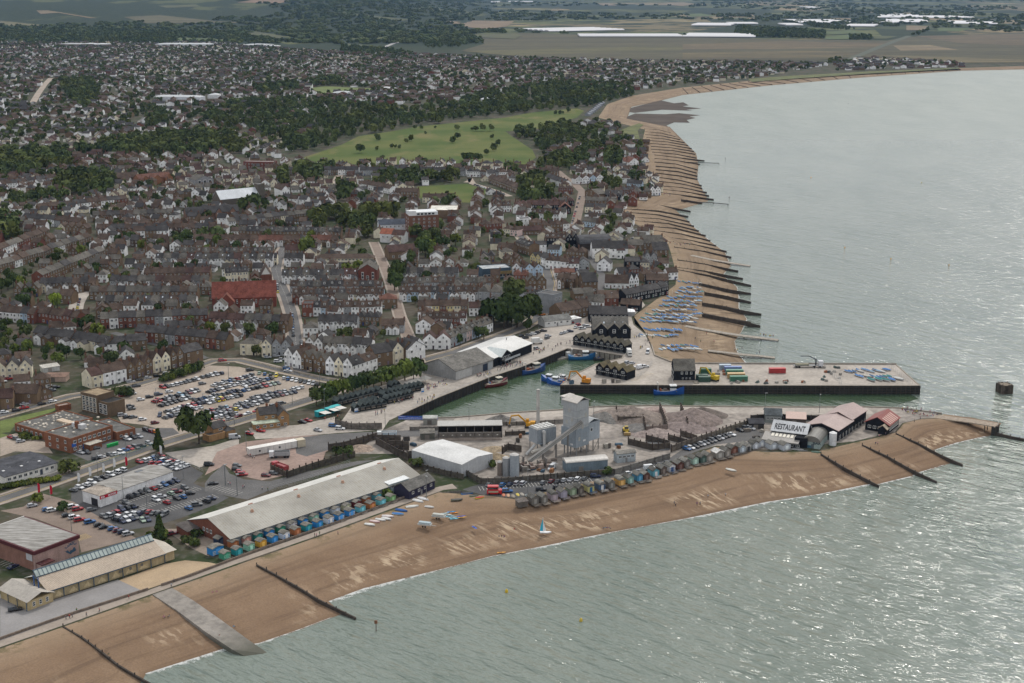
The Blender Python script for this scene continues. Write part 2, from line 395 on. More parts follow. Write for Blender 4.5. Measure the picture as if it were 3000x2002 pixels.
def loft_beach(name, pairs, mat, rows=26, sub=10, z0=0.0, extra=.18):
 A = [P(*a, z0-0.02) for a, _ in pairs]; B = [P(*b, SEA) for _, b in pairs]
 v, f, uv = [],[],[]; u = 0; cols = 0
 for i in range(len(A)-1):
  for k in range(sub+(i == len(A)-2)):
   t = k/sub; a = A[i].lerp(A[i+1], t); bq = B[i].lerp(B[i+1], t)
   for r in range(rows+1):
    q = r/rows*(1+extra); p = a.lerp(bq, q)
    z = (z0-0.02)+(SEA-z0)*(0.12*q+0.88*q**1.35) if q <= 1 else SEA-(q-1)*6
    w = sin(p.x*.05+p.y*.03)*.10+sin(q*19+u*.01)*.13*sin(q*3.1)
    v.append((p.x, p.y, z+(w if .05 < q < .98 else 0))); uv.append((u+t*(A[i+1]-A[i]).length, q))
   cols += 1
  u += (A[i+1]-A[i]).length
 for i in range(cols-1):
  for r in range(rows): a = i*(rows+1)+r; f.append((a, a+1, a+rows+2, a+rows+1))
 me = rawmesh(name, v, f, (mat,), smooth=True)
 if me.polygons[0].normal.z < 0: me.flip_normals()
 l = me.uv_layers.new(name='UVMap')
 for lp in me.loops: l.data[lp.index].uv = uv[lp.vertex_index]
 tag(obj(name, me), kind='structure'); return A, B
NEARB = [((-400,2040),(-200,2240)),((0,1901),(230,2120)),((188,1836),(400,2025)),((200,1832),(428,1976)),((447,1744),(655,1904)),((500,1725),(764,1886)),((600,1690),(880,1846)),
         ((715,1649),(1005,1799)),((735,1642),(965,1764)),((850,1602),(1068,1726)),((1000,1549),(1302,1668)),((1166,1488),(1450,1630)),((1285,1443),(1606,1600)),((1423,1452),(1700,1580)),
         ((1569,1449),(1800,1560)),((1736,1410),(2008,1522)),((1900,1381),(2130,1497)),((2098,1310),(2247,1473)),((2247,1325),(2400,1450)),((2385,1324),(2549,1420)),((2400,1322),(2560,1424)),
         ((2500,1298),(2675,1396)),((2515,1295),(2694,1386)),((2605,1272),(2785,1358)),((2628,1265),(2738,1320)),((2648,1240),(2800,1300)),((2700,1228),(2850,1288)),((2758,1226),(2905,1276)),((2762,1214),(2935,1240))]
loft_beach('beach', NEARB, beach_mat('shingle', (0.208,0.138,0.088),(0.26,0.178,0.115),(0.46,0.36,0.25),(0.105,0.070,0.047),0.8))
FARB = [((2040,1065),(2190,1068)),((1964,1061),(2165,1040)),((1919,1043),(2158,1022)),((1910,1013),(2154,1000)),((1895,980),(2175,970)),((1856,927),(2190,935)),((1900,895),(2166,903)),((1940,865),(2166,872)),((1979,835),(2160,841)),
  ((1983,805),(2118,807)),((1975,777),(2142,780)),((1965,740),(2125,739)),((1958,716),(2085,710)),((1900,681),(2047,678)),((1860,655),(2020,651)),((1808,624),(1982,618)),((1836,586),(2075,590)),
  ((1934,573),(2070,575)),((1934,560),(2054,549)),((1887,532),(2043,525)),((1877,484),(2047,484)),((1898,468),(2040,450)),((1881,417),(2000,410)),((1890,380),(1962,372)),((1752,345),(1838,348)),
  ((1779,306),(1850,314)),((1851,281),(1930,297)),((2000,257),(2000,279)),((2191,238),(2255,251)),((2532,213),(2523,228)),((2808,200),(2809,208)),((3000,194),(3000,204)),((3400,185),(3400,192))]
loft_beach('beach', FARB, beach_mat('pale_shingle', (0.215,0.158,0.105),(0.275,0.205,0.140),(0.40,0.31,0.21),(0.12,0.085,0.056),0.7), rows=18, sub=8)
# mud flats uncovered by the tide
mud = generic('wet_mud', (0.105,0.090,0.078),1.0,.2,.02, spec=0)
sheet('mud_flat', [P(x, y, SEA+.12) for x, y in [(1815,325),(1935,294),(1975,303),(2002,300),(2018,309),(2000,312),(2055,318),(2010,322),(2030,325),(1940,322),(1860,331)]], mud)
sheet('mud_flat', [P(x, y, SEA+.12) for x, y in [(1830,345),(1860,333),(1950,335),(1990,332),(2052,338),(2020,342),(2038,346),(2012,352),(2021,360),(1975,359),(1953,368),(1962,376),(1890,383),(1860,365)]], mud)
# surf: broken foam along the waterline
def foam_mat():
 m = newmat('foam'); nt = m.node_tree; o = N(nt, 'ShaderNodeOutputMaterial'); d = N(nt, 'ShaderNodeBsdfDiffuse'); d.inputs[0].default_value = (.72,.74,.72,1)
 t = N(nt, 'ShaderNodeBsdfTransparent'); mx = N(nt, 'ShaderNodeMixShader')
 uv = N(nt, 'ShaderNodeUVMap'); s = N(nt, 'ShaderNodeSeparateXYZ'); link(m, uv.outputs[0], s.inputs[0])
 n = noise(m, pos(m),0.5,5,.7)
 f = rng(m, mth(m, 'ADD', n, mth(m, 'MULTIPLY', s.outputs[1],-.5)),.28,.46,0,.62)
 link(m, f, mx.inputs[0]); link(m, t.outputs[0], mx.inputs[1]); link(m, d.outputs[0], mx.inputs[2]); link(m, mx.outputs[0], o.inputs[0]); return m
FOAM = foam_mat()
def surf(pairs, wid):
 B = [P(*b, SEA) for _, b in pairs]; A = [P(*a) for a, _ in pairs]; v, f, uv = [],[],[]
 pts, nrm = [],[]
 for i in range(len(B)-1):
  n = max(2, int((B[i+1]-B[i]).length/4))
  for k in range(n):
   p = B[i].lerp(B[i+1], k/n); d = (B[i]-A[i]).lerp(B[i+1]-A[i+1], k/n); d.z = 0; pts.append(p); nrm.append(d.normalized())
 for i, (p, d) in enumerate(zip(pts, nrm)):
  wv = wid*(.7+.5*sin(i*.37)+.3*sin(i*.13+2))
  for q, s_ in ((-.5,0.0),(wv, 1.0)): v.append((p.x+d.x*q, p.y+d.y*q, SEA+.10)); uv.append((i, s_))
 for i in range(len(pts)-1): f.append((2*i, 2*i+1,2*i+3,2*i+2))
 me = rawmesh('surf', v, f, (FOAM,)); l = me.uv_layers.new(name='UVMap')
 for lp in me.loops: l.data[lp.index].uv = uv[lp.vertex_index]
 tag(obj('surf', me), 'white surf breaking along the shingle waterline', 'surf', None, 'stuff')
surf(NEARB[3:8],3.2); surf(NEARB[8:21],3.6); surf(NEARB[20:24],1.6); surf(NEARB[24:28],1.6); surf(FARB[:15],1.2)
# ---- paved and grassed sheets
asph = generic('asphalt', (0.105,0.102,0.100),.9,.25,.08, fine=1.5)
dark_asph = generic('dark_asphalt', (0.075,0.074,0.075),.9,.22,.1, fine=1.5)
conc = generic('pale_concrete', (0.335,0.30,0.262),.9,.24,.05, fine=.5)
gravel = generic('gravel_surface', (0.305,0.255,0.208),.95,.24,.06, fine=.8)
path_m = generic('promenade_paving', (0.29,0.245,0.205),.9,.14,.12, fine=1.0)
brickpave = generic('block_paving', (0.20,0.155,0.125),.9,.2,.15, fine=2.0)
yard = generic('dusty_yard', (0.25,0.222,0.195),.95,.42,.045, fine=.35)
reddish = generic('reddish_yard', (0.255,0.185,0.155),.95,.22,.06, fine=.6)
grass_m = generic('mown_grass', (0.105,0.135,0.035),.95,.25,.05, fine=.6)
rough_grass = generic('rough_grass', (0.095,0.105,0.035),.95,.35,.04, fine=.4)
paint_w = generic('white_line', (.55,.54,.5),.8,.2,1.0); paint_y = generic('yellow_line', (.5,.36,.12),.8,.2,1.0)
FZ = [0]
def flat(name, c, pts, mat, z):
 FZ[0] += 1; pl = QL(c, pts); occ_poly(pl); return sheet(name, pl, mat, z+.0013*FZ[0])
# harbour surface (pale concrete) with the pier and east quay
flat('harbour_paving', 'PX', [(1120,1262),(1140,1232),(1167,1219.5),(1200,1203),(1286,1164),(1438,1104),(1528,1075),(1661,1021),(1745,1029),(1829,1042.5),(1824,1050.5),(1747,1068),(1692,1096),(1645,1128.3),
      (1800,1128.2),(2500,1130.2),(2692,1130.2),(2623,1069),(2300,1068),(2035,1067),(1964,1062),(1917,1043),(1905,1013),(1890,980),(1856,952),(1850,930),(1890,895),(1880,880),(1800,900),(1700,935),(1580,965),(1470,1010),(1290,1075),(1060,1150),(1000,1235)], conc, .012)
flat('quay_paving', 'PX', [(1040,1330),(1120,1262),(1200,1227),(1334,1225),(1498,1211),(1650,1202),(1736,1194),(1900,1190),(2300,1194),(2537,1194),(2633,1197),(2743,1211),(2757,1224),(2698,1227),(2644,1240),(2622,1265),(2500,1294),(2247,1318),(2098,1306),(1960,1345),(1600,1420),(1430,1420),(1250,1330)], yard, .016)
flat('east_quay_strip', 'PX', [(1300,1262),(1498,1228),(1700,1217),(1900,1213),(2200,1212),(2460,1215),(2560,1212),(2540,1195),(2300,1195),(1900,1191),(1736,1195),(1650,1203),(1498,1212),(1334,1226)], conc, .020)
flat('car_park_paving', 'F5', [(600,760),(700,735),(1280,700),(1760,670),(2350,560),(2350,610),(1800,705),(1230,835),(1070,870),(740,845),(520,790)], dark_asph, .024)
flat('car_park_paving', 'F6', [(0,610),(540,480),(660,400),(1000,270),(1350,190),(1490,240),(1420,300),(1000,345),(560,505),(0,665)], asph, .024)
# big gravel car park and its surroundings
flat('gravel_car_park', 'PX', [(310,1175),(420,1120),(590,1070),(700,1075),(760,1090),(960,1138),(930,1160),(710,1225),(640,1250),(545,1278),(420,1245),(355,1238),(340,1212)], gravel, .02)
flat('council_yard', 'N1', [(1330,1190),(1700,1190),(1790,1265),(1600,1350),(1180,1500),(860,1511),(700,1440),(760,1390),(1150,1300)], asph, .02)
flat('forecourt', 'N1', [(0,1290),(160,1240),(440,1330),(520,1440),(150,1420),(0,1470)], gravel, .02)
flat('lawn', 'N1', [(0,1120),(580,985),(580,1010),(160,1140),(100,1230),(0,1240)], grass_m, .02)
flat('lawn', 'N1', [(0,1240),(90,1260),(0,1290)], grass_m, .022)
flat('showroom_car_park', 'F1', [(700,650),(1560,300),(1690,290),(2000,460),(1900,560),(2250,700),(2140,760),(1780,900),(1520,980),(1250,1020),(1100,960),(700,740)], dark_asph, .02)
flat('brick_paved_car_park', 'F1', [(0,830),(230,790),(420,660),(720,740),(1100,960),(1340,1100),(800,1240),(760,1060),(330,900)], brickpave, .02)
flat('turning_area', 'F1', [(1620,260),(2100,190),(2350,110),(2350,420),(2260,400),(2180,360),(1960,400),(1690,300)], conc, .022)
flat('yard_apron', 'F3', [(0,480),(120,250),(400,150),(900,90),(1680,80),(1500,130),(1190,250),(1160,330),(800,480),(560,530),(330,480),(200,380)], reddish, .024)
flat('yard_road', 'F3', [(0,560),(60,480),(190,370),(240,460),(380,520),(640,540),(900,470),(1500,340),(1680,330),(1300,430),(700,600),(420,720),(300,700),(0,640)], asph, .028)
flat('harbour_forecourt', 'N2', [(430,1190),(920,1160),(1280,1080),(1340,1200),(1680,1215),(1300,1240),(700,1290),(500,1300)], conc, .026)
flat('weighbridge_road', 'N2', [(880,1290),(1240,1250),(1690,1225),(2350,1200),(2350,1260),(1700,1290),(1240,1400),(1000,1470),(900,1440)], asph, .028)
flat('swimming_pool_yard', 'F2', [(0,640),(280,800),(520,700),(1160,500),(1400,610),(740,860),(0,1105)], generic('grey_asphalt', (.235,.225,.22),.9,.12,.1, fine=1.5),.02)
flat('shingle_garden', 'F2', [(1170,505),(1620,345),(1820,310),(2050,330),(2130,345),(1590,545),(1400,610)], generic('garden_shingle', (.36,.27,.175),.95,.18,.1, fine=2),.02)
flat('side_yard', 'F2', [(1600,0),(2200,0),(2160,110),(2100,250),(2050,270),(1880,190),(1740,90)], generic('worn_yard', (.25,.205,.165),.95,.2,.1, fine=1),.02)
flat('promenade', 'PX', [(-400,2032),(0,1897),(188,1832),(447,1740),(700,1650),(928,1571),(1166,1484),(1300,1436),(1340,1432),(1325,1418),(1280,1428),(1166,1470),(928,1557),(700,1637),(440,1728),(188,1811),(0,1878),(-400,2008)], path_m, .03)
def bay_lines(c, x0, y0, x1, y1, n, L, mat, z=.075):
 a, b = Q(c, x0, y0), Q(c, x1, y1); e = (b-a).normalized(); q = Vector((-e.y, e.x, 0)); v, f = [],[]
 for i in range(n+1):
  p = a.lerp(b, i/n); o = len(v); v += [(p+e*s*.07+q*t).to_tuple()[:2]+(z,) for s, t in ((-1,0),(1,0),(1, L),(-1, L))]; f.append((o, o+1, o+2, o+3))
 tag(obj('bay_marking', rawmesh('bay_marking', v, f, (mat,))), kind='structure')
bay_lines('F1', 1240,760,1800,570,20,4.8, paint_w); bay_lines('F1', 1350,840,1980,620,22,4.8, paint_w); bay_lines('F1', 1520,880,2150,700,20,4.8, paint_w); bay_lines('F1', 2030,600,2300,680,9,4.8, paint_w); bay_lines('F5', 700,800,1800,715,34,4.8, paint_w); bay_lines('F1', 770,1130,905,1090,8,5, paint_y); bay_lines('N1', 1000,1480,1600,1350,18,4.8, paint_w); bay_lines('N4', 230,730,390,660,6,4, paint_y); bay_lines('N3', 1450,290,1620,250,7,4.6, paint_w); bay_lines('F2', -40,350,120,400,5,5, paint_w)
# golf course, recreation ground and far fields
GOLF = [(880,465),(1000,425),(1050,400),(1150,385),(1220,372),(1480,345),(1560,330),(1690,318),(1712,325),(1690,345),(1560,382),(1480,385),(1500,400),(1560,440),(1570,462),(1540,485),(1200,482),(960,482)]
def golf_mat():
 m = newmat('golf_grass'); b = base(m, .95,.1); p = pos(m)
 c = mixc(m, rng(m, noise(m, p, .012,4),.4,.6,0,1),(.062,.095,.022),(.112,.125,.038))
 c = mixc(m, rng(m, noise(m, pos(m, (1,.4,1),(0,0,.6)),.02,3),.55,.66,0,.8), c, (.165,.145,.062))
 c = mixc(m, rng(m, noise(m, p, .3,3),.4,.7,0,.4), c, (.07,.09,.03)); link(m, c, b.inputs['Base Color']); return m
flat('golf_course', 'PX', GOLF, golf_mat(),.03)
flat('recreation_ground', 'R5', [(1480,350),(1540,285),(1880,265),(1960,262),(2200,330),(2100,360),(2070,425),(1780,420),(1560,385)], golf_mat(),.03)
flat('playing_field', 'R1', [(2100,610),(2240,595),(2350,600),(2350,640),(2200,645)], grass_m, .03)
flat('playing_field', 'R2', [(-40,600),(230,610),(190,640),(0,640),(-150,640)], grass_m, .035)
flat('sea_bank', 'R3', [(450,545),(700,525),(1250,495),(1900,468),(1900,474),(1250,510),(600,555),(480,565)], rough_grass, .05)
flat('beach_grass', 'R2', [(1920,900),(1990,870),(2050,850),(2080,860),(2040,900),(2060,980),(2000,970),(1950,940)], rough_grass, .05)
def field(c, pts, col, k=[0]):
 k[0] += 1; m = generic('field_%d' % k[0],(col[0]*.44, col[1]*.46, col[2]*.42),.95,.22,.02, fine=.15, streak=((.003,.035,1),.4))
 pl = [PT(CROPS[c][0]+x/CROPS[c][2], CROPS[c][1]+y/CROPS[c][2]) for x, y in pts]; occ_poly(pl)
 o = sheet('field', [p+Vector((0,0,.5+.05*k[0])) for p in pl], m); return o
field('PX', [(1380,103),(1530,98),(2000,110),(2330,118),(2600,120),(2650,110),(3000,95),(3300,95),(3300,188),(2850,188),(2530,168),(2400,178),(2200,178),(1900,176),(1650,174),(1440,162),(1350,150),(1420,130)],(.125,.108,.052))
OCH, TAN, GRN, BGR = (.20,.145,.075),(.33,.245,.15),(.12,.135,.045),(.135,.185,.055)
for c, col, pts in [('R2', (.17,.15,.06),[(840,360),(1900,330),(2350,330),(2350,352),(1700,370),(1200,388)]),('R3', OCH, [(0,310),(700,290),(1400,300),(1350,330),(600,345),(0,345)]),
 ('R3', (.17,.13,.06),[(0,370),(900,352),(1250,372),(1000,400),(0,412)]),('R3', TAN, [(1450,320),(1700,315),(1900,350),(1500,352)]),('R3', (.21,.165,.08),[(1330,385),(2350,418),(2350,435),(1900,440),(1500,402)]),
 ('R3', (.185,.135,.075),[(1600,250),(2350,240),(2350,320),(1900,302)]),('R3', BGR, [(970,225),(1170,210),(1250,230),(1000,242)]),('R3', BGR, [(985,255),(1140,245),(1150,275),(980,276)]),('R3', GRN, [(1310,250),(1480,255),(1400,272),(1320,272)]),
 ('R3', BGR, [(1750,195),(2000,200),(1900,222),(1760,217)]),('R3', GRN, [(240,130),(470,122),(400,140)]),('R3', BGR, [(0,100),(120,96),(240,112),(60,118)]),('R2', (.36,.25,.16),[(690,155),(890,145),(1190,150),(1140,185),(1010,202),(870,192),(790,172)]),
 ('R2', TAN, [(2150,30),(2350,18),(2450,30),(2350,44)]),('R2', TAN, [(1750,25),(1840,24),(1900,40),(1800,40)]),('R3', TAN, [(1540,180),(1710,185),(1650,212),(1540,212)]),('R3', TAN, [(960,128),(1170,130),(1150,144),(990,140)]),
 ('R1', (.36,.23,.16),[(1630,20),(1760,0),(2040,5),(1920,30)]),('R1', TAN, [(250,80),(330,78),(670,128),(620,132),(400,97),(280,100)]),('R1', (.16,.14,.065),[(850,120),(1100,108),(1500,150),(1820,160),(1400,168),(1000,165)]),
 ('R1', (.24,.21,.1),[(0,150),(330,180),(0,184)]),('R1', BGR, [(1180,268),(1450,270),(1590,290),(1230,297)]),('R1', (.13,.135,.05),[(1690,235),(1750,220),(1960,255),(1930,292),(1720,252)]),('R1', (.14,.15,.06),[(1080,48),(1350,38),(1380,50),(1150,64)]),
 ('R2', (.13,.14,.05),[(200,115),(480,140),(400,150),(210,135)]),('R2', (.14,.14,.055),[(870,245),(1200,235),(1240,250),(1200,275),(950,262)]),('R2', GRN, [(0,300),(190,320),(80,335),(0,328)])]: field(c, pts, col)
# ---- roads
RZ = [0]
def road(name, c, pts, wd, mat, z=.04, pave=0.0, yellow=False, dash=False):
 RZ[0] += 1; z += .05+.004*RZ[0]
 p = QL(c, pts, 0) if not isinstance(pts[0], Vector) else pts
 def offs(k):
  r = []
  for i in range(len(p)):
   d = (p[min(i+1, len(p)-1)]-p[max(i-1,0)]); d.z = 0; d.normalize(); n = Vector((-d.y, d.x, 0)); r.append(p[i]+n*k)
  return r
 def strip(nm, a, b, za, zb, m, kind='structure'):
  L, Rr = offs(a), offs(b); v, f = [],[]
  for x, y in zip(L, Rr): v += [(x.x, x.y, za),(y.x, y.y, zb)]
  for i in range(len(p)-1): f.append((2*i, 2*i+1,2*i+3,2*i+2))
  me = rawmesh(nm, v, f, (m,))
  if me.polygons[0].normal.z < 0: me.flip_normals()
  return tag(obj(nm, me), kind=kind)
 strip(name, wd/2,-wd/2, z, z, mat)
 if yellow:
  for s in (1,-1): strip('road_marking', s*(wd/2-.55), s*(wd/2-.8), z+.006, z+.006, paint_y)
 if dash:
  v, f = [],[]
  for i in range(len(p)-1):
   d = p[i+1]-p[i]; L = d.length; d.normalize(); n = Vector((-d.y, d.x, 0)); t = 1.0
   while t < L-2:
    o = len(v)
    for a, b in ((t, .07),(t, -.07),(t+2,-.07),(t+2,.07)): q = p[i]+d*a+n*b; v.append((q.x, q.y, z+.006))
    f.append((o, o+1, o+2, o+3)); t += 5
  me = rawmesh('road_marking', v, f, (paint_w,)); tag(obj('road_marking', me), kind='structure')
 if pave:
  for s in (1,-1):
   a, b = s*wd/2, s*(wd/2+pave); L, Rr = offs(a), offs(b); v, f = [],[]
   for x, y in zip(L, Rr): v += [(x.x, x.y, z),(x.x, x.y, z+.12),(y.x, y.y, z+.12),(y.x, y.y, 0)]
   for i in range(len(p)-1):
    for k in range(3): f.append((4*i+k, 4*i+k+1,4*i+k+5,4*i+k+4))
   tag(obj('pavement', rawmesh('pavement', v, f, (path_m,))), kind='structure')
 for i in range(len(p)-1): occ_line(p[i], p[i+1], wd/2+1.0)
road('road', 'PX', [(-200,1525),(0,1465),(120,1425),(253,1378),(370,1337),(476,1300),(620,1257),(719,1228),(830,1196),(930,1165),(1060,1118),(1200,1067),(1334,1031),(1453,989),(1530,960),(1572,935),(1590,905),(1606,860),(1612,830),(1600,790),(1585,755),(1545,715),(1515,680)],7.5, asph, pave=1.8, yellow=True)
road('road', 'PX', [(-150,1262),(0,1219),(120,1186),(208,1162),(255,1155),(330,1146),(400,1128),(477,1106),(560,1080),(625,1058),(700,1056),(780,1075),(838,1090),(920,1108),(1000,1122),(1080,1118)],6.5, asph, pave=1.6, yellow=True)
road('road', 'PX', [(600,1052),(570,1036),(500,1020),(420,1000),(330,975)],5.0, asph, z=.045)
road('road', 'PX', [(880,1092),(872,1040),(866,1000),(862,960),(853,915),(838,870),(820,830),(808,790),(815,760),(826,740),(840,715)],7.0, asph, z=.044, pave=2.0, dash=True)
road('road', 'PX', [(1230,1075),(1205,1010),(1185,960),(1172,930),(1158,880),(1142,824),(1125,780),(1110,745),(1095,710)],6.0, brickpave, z=.044, pave=1.2)
road('road', 'R6', [(1050,1290),(1050,1180),(1070,1050),(1000,950),(965,890),(960,830)],5, asph, z=.05)
road('road', 'R6', [(790,700),(840,600),(870,480),(890,370),(900,330),(830,260),(740,200),(680,150)],8, brickpave, z=.05)
road('road', 'R5', [(830,260),(850,210),(880,170),(890,130)],8, gravel, z=.05)
road('road', 'R5', [(1960,250),(1985,215),(2010,260),(2120,295),(2230,330),(2330,370)],7, gravel, z=.05)
road('road', 'R1', [(220,720),(260,650),(310,580),(350,540)],11, gravel, z=.05)
road('road', 'R1', [(2080,560),(2170,530),(2280,505)],9, gravel, z=.05)
road('road', 'R1', [(955,880),(970,840),(1000,810)],9, asph, z=.05)
road('road', 'R4', [(640,1400),(660,1300),(690,1240),(730,1190)],9, conc, z=.05)
road('road', 'R2', [(300,325),(360,300),(430,285)],14, generic('far_road', (.3,.29,.28),.9,.1), z=.3)
road('road', 'R3', [(1130,420),(1250,370),(1370,320),(1450,290),(1560,250)],22, generic('embankment', (.06,.07,.045),.9,.1), z=.8)
# ================================================================== BUILDING KIT
WHT, CRM, STK, RED, BLK, GRY, LBL, PNK, YEL, DKB = (.80,.80,.79),(.68,.62,.48),(.165,.115,.074),(.165,.068,.046),(.014,.015,.018),(.30,.31,.32),(.44,.55,.66),(.62,.47,.44),(.62,.52,.27),(.10,.072,.054)
SLA, BRN, TIL, LIC, MAR = (.056,.053,.052),(.076,.054,.042),(.125,.060,.044),(.098,.090,.078),(.070,.042,.036)
WALLW = {'w': (WHT, 'white rendered'), 'c': (CRM, 'cream painted'), 'b': (STK, 'brown brick'), 'r': (RED, 'red brick'), 'k': (BLK, 'black weatherboarded'), 'g': (GRY, 'grey rendered'), 'l': (LBL, 'pale blue'), 'p': (PNK, 'pink painted'), 'y': (YEL, 'yellow painted'), 'd': (DKB, 'dark brick')}
ROOFW = {'s': (SLA, 'grey slate'), 'b': (BRN, 'brown tiled'), 'r': (TIL, 'red tiled'), 'l': (LIC, 'pale weathered'), 'm': (MAR, 'dark red tiled')}
def chim():
 if 'chim' not in PRIM:
  v, f = [],[]
  for x0, y0, z0, x1, y1, z1 in ((0,0,0,1,1,.78),(-.06,-.06,.70,1.06,1.06,.785),(.12,.35,.78,.32,.65,1),(.42,.35,.78,.60,.65,1),(.70,.35,.78,.9,.65,1)):
   o = len(v); v += [(x0+(x1-x0)*a, y0+(y1-y0)*b, z0+(z1-z0)*c) for a, b, c in PRIM['box'][0]]; f += [tuple(i+o for i in q) for q in PRIM['box'][1]]
  prim('chim', v, f)
 return 'chim'
def vault(n=10):
 if 'vault' not in PRIM:
  v, f = [],[]
  for x in (0,1):
   v += [(x, .5-.5*cos(PI*i/n), sin(PI*i/n)) for i in range(n+1)]
  for i in range(n): f.append((i, n+1+i, n+2+i, i+1))
  f += [tuple(range(n+1)), tuple(range(2*n+1, n, -1))]; prim('vault', v, f)
 return 'vault'
def sub(child, parent):      # hang a piece under a part, keeping its place
 if child is not None and parent is not None: child.parent = parent; child.matrix_parent_inverse = parent.matrix_basis.inverted()
 return child
def jit(c, a=.12): k = 1+U(-a, a); return tuple(min(.82, x*k) for x in c)
def body(t, w, d, h, r, roof='par', wc=WHT, rc=SLA, wm='wall', rm='roof', ov=.3, x=0, y=0, z=0, names=('wall', 'roof'), ovx=None):
 ovx = ov if ovx is None else ovx; th = .22/max(r, .3); zz = z
 if roof == 'par':
  wl = t.part(names[0], gable_wall(round(h/(h+r),2)), wm, (x, y, z),(w, d, h+r), color=wc)
  k = (d+2*ov)/d
  rf = t.part(names[1], gable_roof(round(th, 2)), rm, (x-ovx, y-ov, z+h-r*(k-1)*.5*2+(.02)),(w+2*ovx, d+2*ov, r*k), color=rc)
 elif roof == 'perp':
  wl = t.part(names[0], gable_wall(round(h/(h+r),2)), wm, (x+w, y, z),(d, w, h+r),(0,0, PI/2), color=wc)
  k = (w+2*ov)/w
  rf = t.part(names[1], gable_roof(round(th, 2)), rm, (x+w+ov, y-ovx, z+h-r*(k-1)*.5*2+.02),(d+2*ovx, w+2*ov, r*k),(0,0, PI/2), color=rc)
 elif roof == 'hip':
  wl = t.box(names[0], wm, x, y, z, x+w, y+d, z+h, wc)
  if w >= d: rf = t.part(names[1], hip_roof(round(min(.5,.5*d/w),2)), rm, (x-ov, y-ov, z+h),(w+2*ov, d+2*ov, r), color=rc)
  else: rf = t.part(names[1], hip_roof(round(min(.5,.5*w/d),2)), rm, (x+w+ov, y-ov, z+h),(d+2*ov, w+2*ov, r),(0,0, PI/2), color=rc)
 elif roof == 'mono':
  wl = t.box(names[0], wm, x, y, z, x+w, y+d, z+h, wc); rf = t.part(names[1], mono_roof(), rm, (x-ov, y-ov, z+h),(w+2*ov, d+2*ov, r), color=rc)
 elif roof == 'vault':
  wl = t.box(names[0], wm, x, y, z, x+w, y+d, z+h, wc); rf = t.part(names[1], vault(), rm, (x-ovx, y-ov, z+h),(w+2*ovx, d+2*ov, r), color=rc)
 elif roof == 'vaultp':
  wl = t.box(names[0], wm, x, y, z, x+w, y+d, z+h, wc); rf = t.part(names[1], vault(), rm, (x+w+ov, y-ovx, z+h),(d+2*ovx, w+2*ov, r),(0,0, PI/2), color=rc)
 else:     # flat with a parapet
  wl = t.box(names[0], wm, x, y, z, x+w, y+d, z+h, wc); rf = t.box(names[1], rm, x+.35, y+.35, z+h-.2, x+w-.35, y+d-.35, z+h+.02, rc)
  for n_, a in (('parapet', (x-.05, y-.05, x+w+.05, y+.36)),('parapet', (x-.05, y+d-.36, x+w+.05, y+d+.05)),('parapet', (x-.05, y+.36, x+.36, y+d-.36)),('parapet', (x+w-.36, y+.36, x+w+.05, y+d-.36))):
   t.box(n_, wm, a[0], a[1], z+h-.1, a[2], a[3], z+h+.35, wc)
 return wl, rf
def win(t, face, u, z, ww, wh, w, d, pk=WIN, name='window', x=0, y=0, fr='frame'):
 m = (fr, 'glass')
 if face == 'f': return t.part(name, pk, m, (x+u, y, z),(ww, 1, wh))
 if face == 'l': return t.part(name, pk, m, (x, y+u+ww, z),(ww, 1, wh),(0,0,-PI/2))
 if face == 'r': return t.part(name, pk, m, (x+w, y+u, z),(ww, 1, wh),(0,0, PI/2))
 return t.part(name, pk, m, (x+u+ww, y+d, z),(ww, 1, wh),(0,0, PI))
def wins(t, face, n, z, ww, wh, w, d, m0=1.0, pk=WIN, **k):
 L = (w if face in 'fb' else d)-2*m0
 for i in range(n): win(t, face, m0+(L/n)*(i+.5)-ww/2, z, ww, wh, w, d, pk, **k)
def door(t, u, w=.95, h=2.1, col=(.12,.1,.1), z=0, face='f', W=0, y=0):
 if face == 'f': return t.box('door', 'paint', u, y-.07, z, u+w, y+.05, z+h, col)
 if face == 'l': return t.box('door', 'paint', -.07, u, z, .05, u+w, z+h, col)
 return t.box('door', 'paint', W-.05, u, z, W+.07, u+w, z+h, col)
def frame3(a, b, c=None, d=None):
 """origin, heading, width and depth of a footprint from its front corners and a point at its back"""
 o = Vector((a.x, a.y, 0)); e = Vector((b.x-a.x, b.y-a.y, 0)); w = e.length; e.normalize(); n = Vector((-e.y, e.x, 0))
 if d is None: d = abs((Vector((c.x, c.y, 0))-o).dot(n))
 for i in range(int(w//3)+1):
  for j in range(int(d//3)+1): occupy(o+e*min(w, i*3)+n*min(d, j*3),1.5)
 return o, math.atan2(e.y, e.x), w, d
